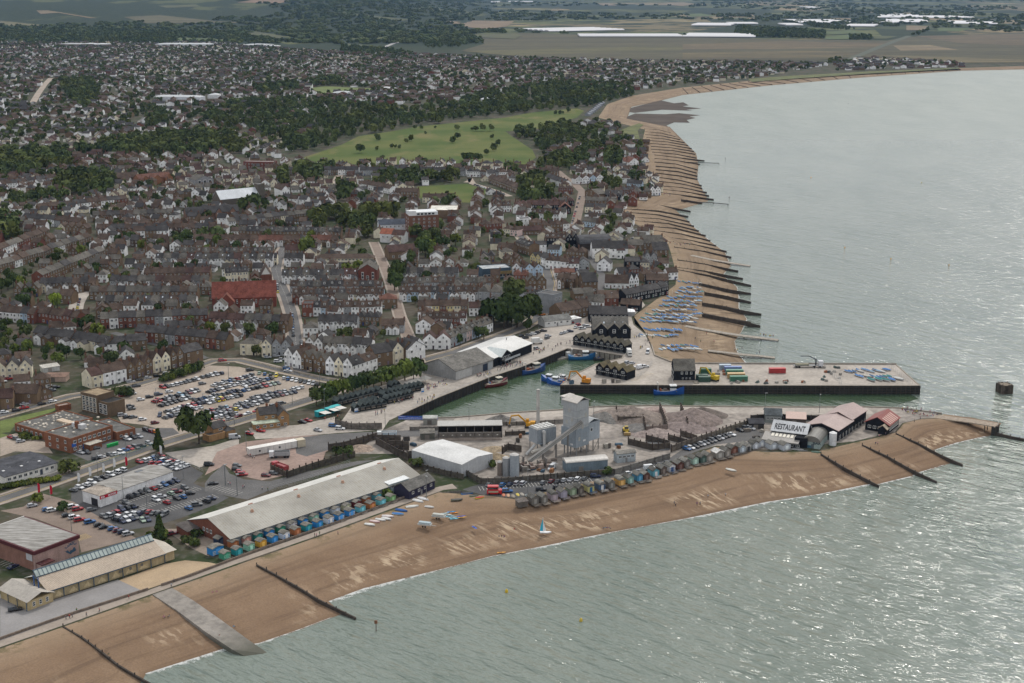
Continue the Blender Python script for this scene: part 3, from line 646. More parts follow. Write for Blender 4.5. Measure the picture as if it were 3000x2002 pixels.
# ---- one dwelling, in any of the kinds of the town
def dwelling(t, w, d, h, r, kind, wc, rc, opts, det=2, k=0):
 roof = {'par': 'par', 'perp': 'perp', 'hip': 'hip', 'flat': 'flat'}[kind]
 wl, rf = body(t, w, d, h, r, roof, wc, rc, ov=.3, ovx=0.0 if 't' in opts else .25)
 if det == 0: return
 br = (.15,.085,.06)
 if kind == 'par':
  sub(t.part('chimney', chim(), 'wall', (w-.5, d*.5-.45, h+r-.9),(.95,.9,2.3), color=jit(br)), rf)
  if 'c' in opts: sub(t.part('chimney', chim(), 'wall', (.4, d*.5-.45, h+r-.9),(.95,.9,2.3), color=jit(br)), rf)
 elif kind != 'flat': sub(t.part('chimney', chim(), 'wall', (w*.08, d*.55, h+r*.3),(.9,.95, r*.7+1.5), color=jit(br)), rf)
 if det < 2: 
  if det == 1: wins(t, 'f', 2, h-1.9,1.1,1.3, w, d, .3)
  return
 two = h > 4.2
 if 'x' in opts:        # rear wing towards the viewer
  ew, ed, eh = w*.56,3.6+U01()*1.5, h*.78; ex = 0.12 if k % 2 else w-ew-.12
  ec = wc if U01() < .55 else jit(WHT); erc = jit(rc)
  body(t, ew, ed, eh, 1.5, 'perp', ec, erc, ov=.2, x=ex, y=-ed, names=('rear_wing', 'rear_roof'))
  win(t, 'f', ew*.3, eh-1.7,1.0,1.2, ew, ed, x=ex, y=-ed)
  win(t, 'f', ew*.3,.9,1.1,1.2, ew, ed, x=ex, y=-ed) if U01() < .5 else door(t, ex+ew*.3, y=-ed, col=jit((.3,.3,.3),.8))
  xx = 0.5 if ex > .5 else w-1.6
  win(t, 'f', xx, h-1.9,1.0,1.3, w, d)
 else:
  if 'B' in opts:    # two-storey bay
   t.box('bay', 'wall', w*.12,-.75,0, w*.12+1.9,.05, h-.5, wc)
   win(t, 'f', w*.12+.25,.8,1.4,1.6, w, d, WINW, y=-.75); win(t, 'f', w*.12+.25, h-2.2,1.4,1.4, w, d, WINW, y=-.75)
   door(t, w*.7, col=jit((.1,.08,.1),.8)); win(t, 'f', w*.68, h-2.1,.95,1.4, w, d)
  else:
   n = 2 if w < 6.5 else 3
   if two:
    wins(t, 'f', n, h-2.0,1.0,1.45, w, d, .3)
    win(t, 'f', w*.12,.85,1.5,1.5, w, d, WINW); door(t, w*.68, col=CH([(.15,.03,.03),(.03,.05,.15),(.5,.5,.5),(.03,.08,.05),(.02,.02,.02)]))
    if w > 6.5: win(t, 'f', w*.82-.3,.85,1.2,1.4, w, d, WINW)
   else: wins(t, 'f', n, .9,1.1,1.2, w, d, .3); door(t, w*.45, col=(.2,.1,.08))
 if kind == 'perp' and r > 2: win(t, 'f', w*.5-.45, h+.15,.9,1.25, w, d)
 if 'd' in opts:        # dormer on the front slope
  dx = w*.5-.7; yy = d*.16; zz = h+r*.36
  dm = t.box('dormer', 'paint', dx, yy, zz-.2, dx+1.4, yy+2.2, zz+1.35, jit((.6,.6,.58)) if U01() < .6 else jit(rc))
  sub(t.part('dormer_roof', gable_roof(.2), 'roof', (dx+1.55, yy-.15, zz+1.33),(2.6,1.7,.55),(0,0, PI/2), color=rc), dm)
  sub(win(t, 'f', dx+.2, zz+.1,1.0,1.1, w, d, y=yy), dm)
 if 'v' in opts and U01() < .55:
  u = U(.15,.6)*w; sl = math.atan2(r, d/2)
  sub(t.part('roof_window', 'box', 'paint', (u, d*.22, h+r*.46+.16),(.75,1.1,.1),(sl, 0,0), color=(.55,.6,.66)), rf)
 if 'e' in opts:        # windows in the left end
  for z in ((1.0, h-1.8) if two else (1.0,)): win(t, 'l', d*.3, z, .9,1.2, w, d)
HOUSES = []   # (distance, build function)
def dwell_label(kind, wk, rk, ph):
 k = {'t': 'terraced house', 'h': 'house', 'g': 'gable-fronted house', 'f': 'flat-roofed building', 's': 'building'}[kind]
 return f"{WALLW[wk][1]} {k} with {ROOFW[rk][1]} roof {ph}"
def row(c, x0, y0, x1, y1, n, walls, roofs, d, h, r, kind, opts, ph, cat='house'):
 a, b = Q(c, x0, y0), Q(c, x1, y1); frame3(a, b, d=d+3); L = (b-a).length/n; rz = heading(a, b); grp = ('houses ' if cat == 'house' else 'buildings ')+ph
 for i in range(n):
  p = a.lerp(b, i/n); wk = walls[i % len(walls)] if len(walls) >= n else CH(walls); rk = roofs[i % len(roofs)] if len(roofs) >= n else CH(roofs)
  HOUSES.append((p.y-(300 if 'K' in opts else 0), p, rz, L, d, h*U(.96,1.05), r*U(.95,1.06), kind, wk, rk, opts, ph, grp, i, n))
T_ = 't'
# ---------------- rows of houses: crop frame, left and right end of the front foot, how many, walls, roofs, depth, eave, rise ...
CP = 'facing the gravel car park'
row('N1', 905,805,1250,725,3, 'cww', 'mbb', 9,6.6,3.2, 'par', 'tBe', CP+' beside the cream end house')
row('N1', 1250,725,1510,650,3, 'bbb', 'bbb', 9,6.6,3.2, 'perp', 'tB', CP)
row('N1', 1510,650,1680,610,2, 'cc', 'bm', 9,7.0,3.4, 'perp', 'tB', CP)
row('N1', 1680,610,1810,575,2, 'bb', 'bb', 9,6.8,3.2, 'perp', 'tB', CP)
row('N1', 1815,572,2000,530,1, 'b', 's', 9,6.4,3.2, 'par', 'tBc', CP+' at the slate end of the terrace')
row('N1', 330,345,700,400,3, 'bbb', 'sss', 8,5.6,3.2, 'par', 'tx', 'with rear wings behind the leafy gardens')
row('N1', 700,395,1060,460,3, 'bcb', 'sss', 8,5.6,3.2, 'par', 'tx', 'with rear wings behind the leafy gardens')
row('N1', 1060,460,1450,420,2, 'wb', 'ss', 8,5.6,3.0, 'par', 'te', 'at the end of the gardens terrace')
row('N1', 1330,335,2230,425,9, 'rrbgrbbrb', 'sssssssbs', 8,6.0,3.2, 'par', 'tB', 'in the slanting brick terrace above the car park')
row('N1', 990,215,2050,172,12, 'rwrrbrgwrrbr', 'llsslsslslss', 8,6.2,3.0, 'par', 'tB', 'in the long red brick terrace')
row('N1', 0,135,340,165,5, 'wwwlr', 'bbbsb', 8,6.0,3.0, 'par', 'tB', 'in the white-fronted terrace by the gardens')
row('N1', 345,150,760,200,6, 'rrrrrr', 'bbbbmb', 8,6.0,3.0, 'par', 't', 'in the plain red brick terrace')
row('N1', -60,715,320,690,3, 'ccc', 'bss', 9,6.2,3.6, 'perp', 'B', 'in the cream gabled group beside the garages')
row('N1', 90,950,370,955,1, 'b', 'b', 9,5.4,3.4, 'par', 'B', 'on the street corner by the grass')
row('N1', 375,930,520,900,1, 'b', 'b', 7,3.4,3.0, 'perp', '', 'as a low gabled annexe by the street corner')
row('N1', -60,1010,130,1000,1, 'b', 'm', 9,5.4,3.4, 'par', 'B', 'beside the street with white parked car')
row('N2', 350,470,525,475,1, 'c', 'l', 8,6.2,2.6, 'hip', 'B', 'standing alone behind a hedge')
row('N2', 560,492,652,492,1, 'c', 's', 9,7.0,2.6, 'perp', 'B', 'narrow and alone beside the hedge')
row('N2', 660,480,845,480,2, 'gg', 'bs', 9,6.0,3.4, 'perp', 'B', 'forming a grey gabled pair')
row('N2', 785,575,950,612,2, 'ww', 'sb', 9,7.0,3.4, 'perp', 'tB', 'in the gabled terrace along the main road')
row('N2', 950,612,1190,660,3, 'bbb', 'lll', 9,7.0,3.4, 'perp', 'tB', 'in the gabled terrace along the main road')
row('N2', 1190,660,1450,697,3, 'wcw', 'sss', 9,7.0,3.4, 'perp', 'tB', 'at the white end of the gabled terrace')
row('N2', 1450,697,1700,612,2, 'ww', 'sb', 8,6.4,3.0, 'par', 'dt', 'round the corner of the gabled terrace')
row('N2', 1675,590,1850,560,1, 'b', 's', 10,7.0,3.6, 'par', 'B', 'beside the trees of the market')
row('N2', 1850,560,2165,490,3, 'cbw', 'sss', 10,7.4,3.8, 'perp', 'tB', 'in the tall gabled trio on the harbour road')
row('N2', 990,445,1160,450,2, 'ww', 'ls', 8,5.8,2.8, 'perp', '', 'behind the gabled terrace')
row('N2', 1160,450,1640,470,5, 'bwwww', 'lllss', 8,5.6,3.0, 'par', 'tx', 'behind the gabled terrace')
row('N2', 970,300,1115,295,1, 'w', 'l', 10,5.6,2.8, 'hip', '', 'with a long hipped roof at the street corner')
row('N2', 1115,230,1500,235,5, 'wwwwg', 'sssss', 8,5.6,3.0, 'par', 'tx', 'with white rear wings')
row('N2', 1500,180,1720,185,3, 'bbb', 'sss', 8,5.4,2.8, 'hip', '', 'in the low slate roofed group')
row('N2', 1740,255,1960,255,2, 'bg', 'bb', 8,4.6,2.8, 'par', 'x', 'by the walled gardens')
row('N2', 40,212,830,240,9, 'bbwwbbbbb', 'mmmmlslsb', 8,6.0,3.0, 'par', 'tx', 'in the brick terrace with rear wings')
row('N3', 60,262,215,268,1, 'w', 'b', 9,5.6,3.0, 'perp', '', 'with a white gable facing the lane')
row('N3', 110,205,560,205,7, 'rrrwrrw', 'bbbbbbm', 8,5.8,3.0, 'par', 'td', 'in the dormered red terrace')
row('N3', 130,415,400,415,2, 'ww', 'mm', 9,5.6,3.2, 'perp', 'tB', 'forming the white twin-gabled villa')
row('N3', 400,400,820,238,8, 'glgpllww', 'llllllll', 8,5.6,3.0, 'par', 'td', 'in the pastel terrace beside the harbour road')
row('N3', -20,540,155,500,1, 'w', 's', 10,7,3.8, 'perp', 'B', 'with a tall white gable on the harbour road')
M5 = 'in the back-street terraces'
row('R5', 370,1115,1025,1108,11, 'wwgwwgwwwwg', 'slslsslssmm', 8,5.6,3.0, 'par', 'txv', 'in the terrace beside the gabled chapel')
row('R5', 440,1215,1230,1215,12, 'bg', 'bls', 8,5.6,3.0, 'par', 'td', 'in the dormered terrace below the chapel')
row('R5', 460,1290,1250,1282,12, 'rwwwgwwwcwwl', 'bbbsbbsbbbbb', 8,5.6,3.0, 'par', 'txd', 'in the white dormered terrace')
row('R5', 545,1405,638,1405,1, 'r', 's', 9,8.0,.5, 'flat', '', 'like a tall red block at the terrace end', 'house')
row('R5', 640,1402,1230,1395,9, 'wlwwgwwww', 'sbsbbbbbb', 8,5.6,3.0, 'par', 'tdv', 'behind the red block')
row('R5', 1215,1340,1365,1335,1, 'b', 'r', 10,6.0,3.0, 'hip', '', 'with scaffolding round its walls')
row('R5', 1290,1095,1890,1095,10, 'lgwwgwycgg', 'slslslslss', 8,5.6,3.0, 'par', 'tx', 'in the slate terrace beyond the leafy lane')
row('R5', 1390,1185,2190,1180,12, 'bg', 'bl', 8,5.6,3.0, 'par', 'td', 'in the dormered terrace beyond the leafy lane')
row('R5', 1380,1265,2060,1262,10, 'wllwlllwww', 'bbbbsbsbbb', 8,5.6,3.0, 'par', 'txd', 'in the pale blue terrace beyond the lane')
row('R5', 2070,1255,2250,1260,2, 'gg', 'll', 9,6.0,2.8, 'hip', '', 'in the grey villas beside the round tree')
row('R5', 1540,1390,1970,1388,7, 'bwyrycb', 'bbbbbbb', 8,5.6,2.8, 'par', 't', 'in the many-coloured terrace')
row('R5', 1980,1400,2140,1400,2, 'wg', 'mb', 8,5.4,2.8, 'par', 't', 'by the dark pines')
row('R5', 30,965,330,962,5, 'ccccc', 'sssss', 8,5.6,3.0, 'par', 'td', 'at the corner of the sloping street')
row('R5', 390,965,555,965,3, 'www', 'sss', 8,5.6,3.0, 'par', 'tx', 'across the street from the cream flats')
row('R5', 395,900,560,900,3, 'bbb', 'mmm', 8,6,3.2, 'par', 't', 'behind the trio across the sloping street')
row('R4', 1340,968,2350,970,15, 'wgwwwwgwwcgwwcw', 'slslmslslsmlsls', 8,5.6,3.0, 'par', 'txv', 'in the long white terrace')
row('R4', 1500,915,2350,915,14, 'gb', 'bls', 8,5.6,3.0, 'par', 'td', 'in the dormered terrace behind the white one')
row('R4', 1240,1100,1810,1095,8, 'bbbbbbbb', 'bbbbbmbm', 8,5.6,3.0, 'par', 't', 'in the brown terrace above the red church')
row('R4', 1940,1108,2140,1098,4, 'cccc', 'ssss', 8,6.4,3.0, 'par', 'td', 'in the cream dormered row behind the church gable')
row('R4', 950,1168,1800,1168,11, 'gwbbwwbbbgb', 'sssllmbbmsl', 8,5.6,3.0, 'par', 'tx', 'in the grey terrace above the red church')
row('R4', 770,1262,1700,1262,12, 'b', 'lbs', 8,5.6,3.0, 'par', 't', 'in the brick terrace beside the red church')
row('R4', 830,1350,1690,1342,11, 'bbbbbbbbbbw', 'lslslslsbsl', 8,5.6,3.0, 'par', 'txv', 'in the brick terrace with rear gables')
row('R4', 345,1190,830,1185,7, 'cbbbbbb', 'ssssbsb', 8,5.6,3.0, 'par', 'tx', 'behind the yellow-green tree')
row('R4', 120,1235,335,1232,3, 'bbb', 'lsl', 8,5.4,3.0, 'perp', '', 'by the wooded gardens')
row('R4', 400,1290,620,1300,2, 'bb', 'lb', 9,5.6,3.2, 'par', '', 'behind the yellow-green tree near the lane')
row('R4', 370,1120,910,892,9, 'rbbbbbbbb', 'lllslllsl', 8,5.6,2.8, 'par', 'te', 'in the slanting terrace with pale roofs')
row('R4', 0,1030,790,770,13, 'wwbbbb', 'llsb', 8,5.4,2.8, 'par', 'te', 'in the slanting brick terrace')
row('R4', -30,905,430,720,8, 'rwwrrbbb', 'bbllbbbb', 8,5.6,2.8, 'par', 'te', 'in the slanting terrace by the dark tree')
row('R4', 190,605,690,650,9, 'wwbwwgbbb', 'sssssbbbb', 8,5.6,3, 'par', 't', 'in the white terrace of the back town')
row('R4', 340,520,1100,440,13, 'wwrrrrbbwwwb', 'sbsbs', 8,5.6,3, 'par', 't', 'in the slanting red terrace of the back town')
row('R4', 800,590,1500,565,12, 'b', 'lbs', 8,5.6,3, 'par', 'tx', 'in the brown terraces of the back town')
row('R4', 830,705,1860,695,17, 'bd', 'bs', 8,5.6,3, 'par', 'tx', 'in the long dark terrace of the back town')
row('R4', 1150,730,1450,722,3, 'wbw', 'bss', 8,5.6,3.2, 'par', 'e', 'with white ends in the back town')
row('R4', 1660,790,2350,800,10, 'wgbbwbbbbw', 'bbbbb', 8,5.2,2.8, 'par', 'tx', 'in the brown roofed row of the back town')
row('R4', 500,690,750,700,4, 'cbbb', 'bbbb', 8,5.4,3, 'perp', '', 'in the brown gabled group of the back town')
row('R4', 1970,650,2350,610,6, 'wbbbbb', 'lslsls', 8,6,2.8, 'par', 't', 'in the terrace by the small car park')
row('R5', 30,640,620,575,9, 'bbgbbcbbb', 'slslsslll', 8,6.2,2.8, 'par', 't', 'facing the small car park')
row('R5', 0,725,880,735,14, 'b', 'sls', 8,5.6,3, 'par', 'td', 'in the dormered terrace below the small car park')
row('R5', 100,805,520,800,6, 'bwwwbr', 'brrrbb', 8,5.2,3, 'par', 'tx', 'with orange rear roofs')
row('R5', 620,800,850,800,4, 'b', 'rb', 8,5.2,3, 'par', 'x', 'with orange rear roofs')
row('R5', 320,190,1030,185,12, 'gwgb', 's', 8,5.6,3, 'par', 't', 'in the slate terrace along the golf course')
row('R5', 1040,190,1950,195,16, 'wgbgw', 's', 8,5.6,3, 'par', 't', 'in the slate terrace along the golf course')
row('R5', 1960,200,2350,210,7, 'wgw', 'sb', 8,5.4,3, 'hip', '', 'at the far end of the golf course terrace')
row('R6', 30,130,215,130,2, 'cc', 'ss', 9,5.6,3, 'hip', '', 'as a villa on the golf course edge')
row('R6', 230,130,370,130,2, 'cc', 'ss', 9,5.6,3, 'hip', '', 'as a villa on the golf course edge')
row('R6', 390,200,700,190,6, 'bb', 'b', 8,5,3, 'par', 't', 'in the brown terrace by the tennis courts')
row('R6', 580,240,740,300,6, 'w', 's', 8,5,3, 'par', 't', 'in the slanting terrace behind the trees')
row('R6', 90,250,350,350,9, 'b', 'b', 8,5.4,3, 'par', 't', 'in the curved terrace by the recreation ground')
row('R5', 1050,300,1300,350,6, 'w', 'b', 8,5,3, 'par', 't', 'in the curved row by the recreation ground')
row('R5', 1340,375,1540,380,4, 'b', 'b', 8,5,3, 'par', 't', 'beside the recreation ground')
row('R5', 1580,425,1860,425,5, 'cwb', 'b', 8,5,3, 'par', 't', 'on the near edge of the recreation ground')
row('R4', 20,310,500,250,11, 'w', 'sb', 8,5.2,3, 'par', 't', 'in the far pale terrace by the woods')
row('R4', 480,190,960,180,11, 'bg', 'sb', 8,5.2,3, 'par', 't', 'in the far terrace above the woods')
OT = 'in the old town'
row('R6', 420,490,740,495,7, 'k', 'm', 9,5,3.4, 'par', 't', 'in the dark row with red roof by the lane')
row('R6', 700,520,800,520,1, 'k', 'r', 10,5,4, 'perp', '', 'with a big red gable by the lane')
row('R6', 120,510,290,500,4, 'w', 'b', 8,5.6,3, 'par', 'td', 'in the white dormered row')
row('R6', 460,570,700,580,5, 'w', 'b', 8,5.6,3, 'par', 'td', 'in the brown dormered row by the lane')
row('R6', 560,680,790,665,4, 'bbbw', 'bbbb', 9,6,3, 'hip', '', 'above the theatre', 'house')
row('R6', 360,635,460,630,1, 'w', 's', 9,6.5,.5, 'flat', '', 'as a plain white block '+OT)
row('R6', 470,655,570,650,1, 'b', 'b', 10,6,3, 'hip', '', 'beside the white block')
row('R6', 330,705,560,700,3, 'b', 'm', 9,3.6,3, 'par', 't', 'in the low maroon row '+OT)
row('R6', 40,680,210,670,2, 'r', 'bb', 10,6.4,3, 'hip', 'c', 'with tall chimneys '+OT)
row('R6', 570,805,760,815,4, 'k', 'b', 10,7,3.4, 'par', 'td', 'in the black apartment row by the theatre')
row('R6', 760,815,870,810,2, 'k', 'l', 10,8,3, 'perp', '', 'with dark blue gables by the theatre')
row('R6', 440,870,590,868,1, 'w', 's', 10,7.4,2, 'par', 'e', 'as a tall white block on the main street')
row('R6', 320,840,440,880,3, 'b', 's', 9,7,2.6, 'par', 'td', 'on the bend of the main street')
row('R6', 165,870,300,880,2, 'b', 'b', 9,5.6,3, 'par', '', 'behind the main street')
row('R6', 215,700,340,715,2, 'cp', 'b', 8,5,2.8, 'hip', '', 'among the roofs '+OT)
row('R6', 20,940,145,940,2, 'b', 's', 9,5,3, 'hip', '', 'with pyramid slate roofs '+OT)
row('R6', 205,910,310,905,1, 'c', 'l', 9,5,2.6, 'hip', '', 'as a cream square house '+OT)
row('R6', 250,970,390,960,2, 'b', 'bb', 9,5,3, 'perp', '', 'behind the shop street')
row('R6', 295,1040,440,1040,2, 'w', 'b', 9,5,3, 'perp', 'B', 'beside the blue glass building')
row('R6', 310,1110,440,1110,2, 'r', 'rr', 9,5,3, 'hip', '', 'with red hipped roofs '+OT)
row('R6', 405,1060,560,1050,2, 'l', 'bb', 9,5.6,3, 'perp', 'B', 'along the shop street')
row('R6', 430,1170,590,1165,2, 'b', 'l', 10,5.6,3.4, 'perp', '', 'by the round tree')
row('R6', 440,1330,590,1290,4, 'g', 's', 9,6,2.8, 'par', 'td', 'along the main street above the pines')
row('R6', 0,1270,190,1275,2, 'g', 'l', 9,6,3, 'hip', 'B', 'beside the round dark tree')
row('R6', 80,1330,190,1335,1, 'g', 's', 8,4.6,3, 'perp', '', 'as a low slate cottage by the pines')
row('R6', 580,990,780,1010,3, 'w', 'b', 9,6,3, 'hip', '', 'with hipped roofs on the shop street')
row('R6', 540,960,600,985,2, 'w', 's', 9,6.2,2.6, 'par', '', 'as a white shop front')
row('R6', 600,880,700,885,2, 'l', 's', 9,5,2.8, 'par', '', 'in the pale blue row behind the theatre')
row('R6', 450,940,540,960,2, 'y', 's', 8,5,2.8, 'perp', '', 'with a yellow shop front')
row('R6', 755,905,920,915,2, 'b', 'b', 10,5.6,3.2, 'hip', '', 'below the theatre')
row('R6', 765,1010,870,1010,1, 'w', 'm', 9,5,3, 'par', 'd', 'by the narrow lane')
row('R6', 860,1000,960,1000,1, 'g', 's', 9,5,3, 'perp', '', 'with slate gable by the narrow lane')
row('R6', 660,1080,835,1080,3, 'w', 'r', 9,4.6,2, 'par', '', 'behind the shop street terraces')
row('R6', 680,1150,835,1160,3, 'b', 'b', 9,6,2.6, 'par', 'x', 'with white stepped rear balconies')
row('R6', 985,905,1290,900,2, 'w', 'ss', 11,7.4,4.6, 'par', 'e', 'with a big slate roof near the beach')
row('R6', 1025,1010,1140,1015,1, 'w', 's', 10,5.4,4, 'perp', 'B', 'with white gable by the lane end')
row('R6', 1195,905,1260,905,1, 'w', 'm', 9,6,2.6, 'par', '', 'with maroon roof near the beach')
row('R6', 1265,1005,1395,1005,1, 'k', 's', 10,6,2.2, 'par', '', 'as a black and glass beach house')
row('R6', 1395,1005,1475,1005,1, 'c', 's', 10,5.6,2.4, 'hip', '', 'beside the black beach house')
row('R6', 1430,960,1540,960,2, 'g', 's', 10,6.4,3, 'perp', '', 'with weathered boards near the beach')
row('R6', 1550,1015,1640,1015,1, 'w', 'b', 10,6,3, 'par', '', 'on the sea wall')
row('R6', 1420,830,1600,825,2, 'b', 'll', 13,5,5, 'par', 't', 'as an old brick store on the beach')
row('R6', 1510,890,1640,885,1, 'b', 's', 12,5,5, 'par', 'e', 'as a brick store with slate roof on the beach')
row('R6', 1290,840,1420,840,1, 'b', 'l', 11,4.6,3.4, 'par', '', 'between the brick stores')
row('R6', 905,1195,1030,1190,1, 'b', 's', 14,6.6,4.6, 'par', 'e', 'with a huge slate roof by the fenced garden')
row('R6', 1090,1160,1300,1165,2, 'w', 'b', 11,3.6,4.6, 'par', 't', 'with a wide brown roof below the fenced garden')
row('R6', 1300,1160,1385,1150,2, 'w', 's', 12,5,4, 'perp', 't', 'as a white twin gable below the fenced garden')
row('R6', 1450,1150,1640,1150,2, 'k', 'b', 11,4.6,3.4, 'par', '', 'in the black row near the sea wall')
row('R6', 1270,1290,1640,1215,6, 'k', 's', 9,5.4,2.8, 'par', 't', 'in the black row along the sea wall')
row('R6', 1030,1330,1210,1330,1, 'r', 'b', 14,6,3.4, 'par', 'e', 'with red brick end and flagpole')
row('R6', 900,1330,1080,1340,2, 'w', 'l', 10,4.4,3.6, 'par', '', 'with white gable near the castle-like tower')
row('R6', 830,1260,1000,1250,2, 'b', 'l', 9,4,2.6, 'par', '', 'among yards near the sea wall')
row('R6', 715,1440,985,1395,3, 'b', 'b', 12,5.6,4.2, 'par', 't', 'in the long brick hall by the quay')
row('R6', 955,1455,1290,1455,3, 'k', 's', 13,5,3.6, 'par', 't', 'in the long black boat store')
row('R6', 1225,1350,1390,1360,2, 'k', 'b', 9,4,2.6, 'par', '', 'behind the white marquee')
row('R6', 920,370,1030,400,1, 'b', 'l', 10,5,3.4, 'perp', '', 'beside the seaside lane')
row('R6', 1100,400,1250,400,2, 'k', 's', 10,5,3.4, 'par', 'd', 'above the beach by the inn')
row('R6', 920,450,1190,460,5, 'b', 'l', 9,5,2.8, 'par', 't', 'in the grey terrace by the beach wall')
row('R6', 920,510,1105,515,3, 'c', 's', 9,5.4,2.6, 'par', 't', 'in the cream terrace by the beach wall')
row('R6', 920,560,1060,575,3, 'w', 's', 9,3.6,2.2, 'hip', '', 'in the low white group by the beach wall')
row('R6', 900,630,1030,640,2, 'l', 'l', 9,4.4,3, 'par', '', 'above the beach car park')
row('R6', 1480,362,1572,360,2, 'w', 's', 9,5.4,3.2, 'perp', 't', 'standing out on the shingle as the beach inn')
row('R6', 1250,360,1400,345,3, 'r', 's', 10,4.6,3, 'hip', '', 'behind the beach inn')
row('R6', 1280,300,1410,305,2, 'l', 's', 9,5,3, 'par', '', 'in the pale row behind the inn')
row('R6', 840,265,1080,250,4, 'wwlw', 'bbbb', 9,5.4,3, 'perp', '', 'along the bending lane')
row('R6', 940,310,1090,320,3, 'b', 'b', 9,5,3, 'hip', '', 'below the tennis courts')
row('R6', 695,350,820,350,2, 'r', 'b', 9,5.4,3, 'hip', '', 'as a brick villa among the trees')
row('R6', 630,450,830,450,3, 'k', 'm', 9,4.4,3, 'hip', '', 'in the maroon roofed group by the lane')
row('R6', 1300,135,1390,130,1, 'w', 'r', 14,7,4.6, 'perp', '', 'as the tall white gable on the shore')
row('R6', 1250,110,1300,110,1, 'w', 'r', 10,6,3, 'par', '', 'beside the tall white shore gable')
# ================================================================== QUAY WALLS, PIER, GROYNES
quaym = generic('tarred_piling', (0.030,0.028,0.025),.8,.4,.3, fine=2, streak=((2,2,.2),.3)); wallm = generic('stained_concrete', (.20,.18,.155),.9,.3,.2, fine=1.2, streak=((2,2,.2),.2))
MATS['piling'] = quaym; MATS['stained'] = wallm
timber = generic('weathered_timber', (.055,.045,.036),.9,.4,.6, fine=4); MATS['timber'] = timber
capm = generic('quay_coping', (.27,.235,.195),.9,.2,.3, fine=2); MATS['coping'] = capm
def quay(name, pts, top=0.0, piles=4.0, mat=quaym, cap=True, pile_col=(.05,.045,.04), toh=.25):
 p = [P(x, y) for x, y in pts]
 w = strip_wall(name, p, SEA-1.5, top+.008, mat)
 d = 0; acc = 0
 for i in range(len(p)-1):
  e = p[i+1]-p[i]; L = e.length; e.normalize(); n = Vector((e.y, -e.x, 0)); t = piles-acc if piles else L+1
  while piles and t < L:
   q = p[i]+e*t+n*.18
   obj('pile', mesh_of('box', ('timber',)),(q.x-.17, q.y-.17, SEA-1.5),(0,0,0),(.34,.34,-SEA+1.5-.25+U01()*.3), parent=w); t += piles
  acc = L-(t-piles) if piles else 0
  if cap:
   o = obj('coping', mesh_of('box', ('coping',)), p[i]-Vector((0,0,0))+n*.12,(0,0, math.atan2(e.y, e.x)),(L, .6, toh), parent=w)
 return w
rv = lambda l: l[::-1]
quay('quay_wall', [(1166,1221),(1200,1204),(1286,1165),(1438,1105),(1528,1076),(1662,1022)], piles=2.6)
quay('quay_wall', [(1662,1022),(1745,1030),(1826,1043),(1822,1050)], piles=3.2, mat=wallm)
quay('pier_wall', [(1822,1050),(1745,1067),(1690,1095),(1641,1129)], piles=3)
quay('pier_wall', [(1641,1129),(1800,1129),(2500,1131),(2696,1131)], piles=2.4)
quay('pier_wall', [(2696,1131),(2625,1068)], piles=3)
quay('pier_wall', [(2625,1068),(2300,1067),(2035,1066),(1964,1061),(1919,1043),(1910,1013)], piles=4, toh=.7)
quay('quay_wall', [(2760,1212),(2744,1210),(2633,1196),(2537,1193),(2300,1193),(2098,1192),(1900,1189),(1736,1193),(1650,1201),(1498,1210),(1334,1224),(1200,1226),(1166,1221)], piles=5, mat=wallm, toh=.45)
strip_wall('sea_wall', [P(x, y) for x, y in LAND[1:27]],-2.5,.006, wallm)
strip_wall('sea_wall', [P(x, y) for x, y in LAND[57:88]],-2.5,.006, wallm)
# timber fender frame along the long pier face: horizontal walings
def waling():
 a, b = P(1641,1129), P(2696,1131); t = TH('pier_fender', 'dark horizontal timber walings along the long pier face', 'fender', a, heading(a, b)); L = (b-a).length
 for z in (-.9,-2.3,-3.7): t.box('waling', 'wood', 0,-.42, z, L, -.2, z+.28,(.06,.05,.04))
waling()
def rail(name, label, pts, z=0, h=1.1, step=2.5, col=(.32,.33,.33), group=None, mesh_fill=0, cat='railing'):
 p = [v if isinstance(v, Vector) else P(*v) for v in pts]; o = tag(obj(name, None, p[0]+Vector((0,0, z))), label, cat, group); pk = mesh_of('box', ('metal',))
 for i in range(len(p)-1):
  e = p[i+1]-p[i]; L = e.length; e.normalize(); a = math.atan2(e.y, e.x); q = p[i]-p[0]
  for zz in ((h-.06, h*.5) if not mesh_fill else (h-.06, h*.66, h*.33,.05)): obj('rail', pk, q+Vector((0,0, zz)),(0,0, a),(L, .05,.06), color=col, parent=o)
  n = max(1, int(L/step))
  for k in range(n+(i == len(p)-2)): obj('post', pk, q+e*(L*k/n),(0,0, a),(.07,.07, h), color=col, parent=o)
 return o
rail('pier_railing', 'grey railing along the sea side of the pier', [(2620,1069.5),(2300,1068.5),(2045,1067.5)], step=4)
rail('pier_fence', 'tall grey mesh fence at the pier end compound', [(2600,1072),(2672,1129)], h=2.2, step=3, mesh_fill=1, cat='fence')
rail('pier_fence', 'grey mesh fence crossing the middle of the pier', [(2415,1078),(2465,1127)], h=2.4, step=3, mesh_fill=1, cat='fence')
rail('pier_fence', 'grey mesh fence between quay and pier by the black building', [(1867,1112),(1910,1070)], h=2.2, step=3, mesh_fill=1, cat='fence')
rail('quay_railing', 'bollard and chain line along the harbour quay', [(1210,1196),(1290,1160),(1440,1100),(1530,1071)], step=6, h=.9)
rail('quay_railing', 'low railing at the quay by the black huts', [(1660,1015),(1745,1024),(1826,1038)], step=4, h=.9)
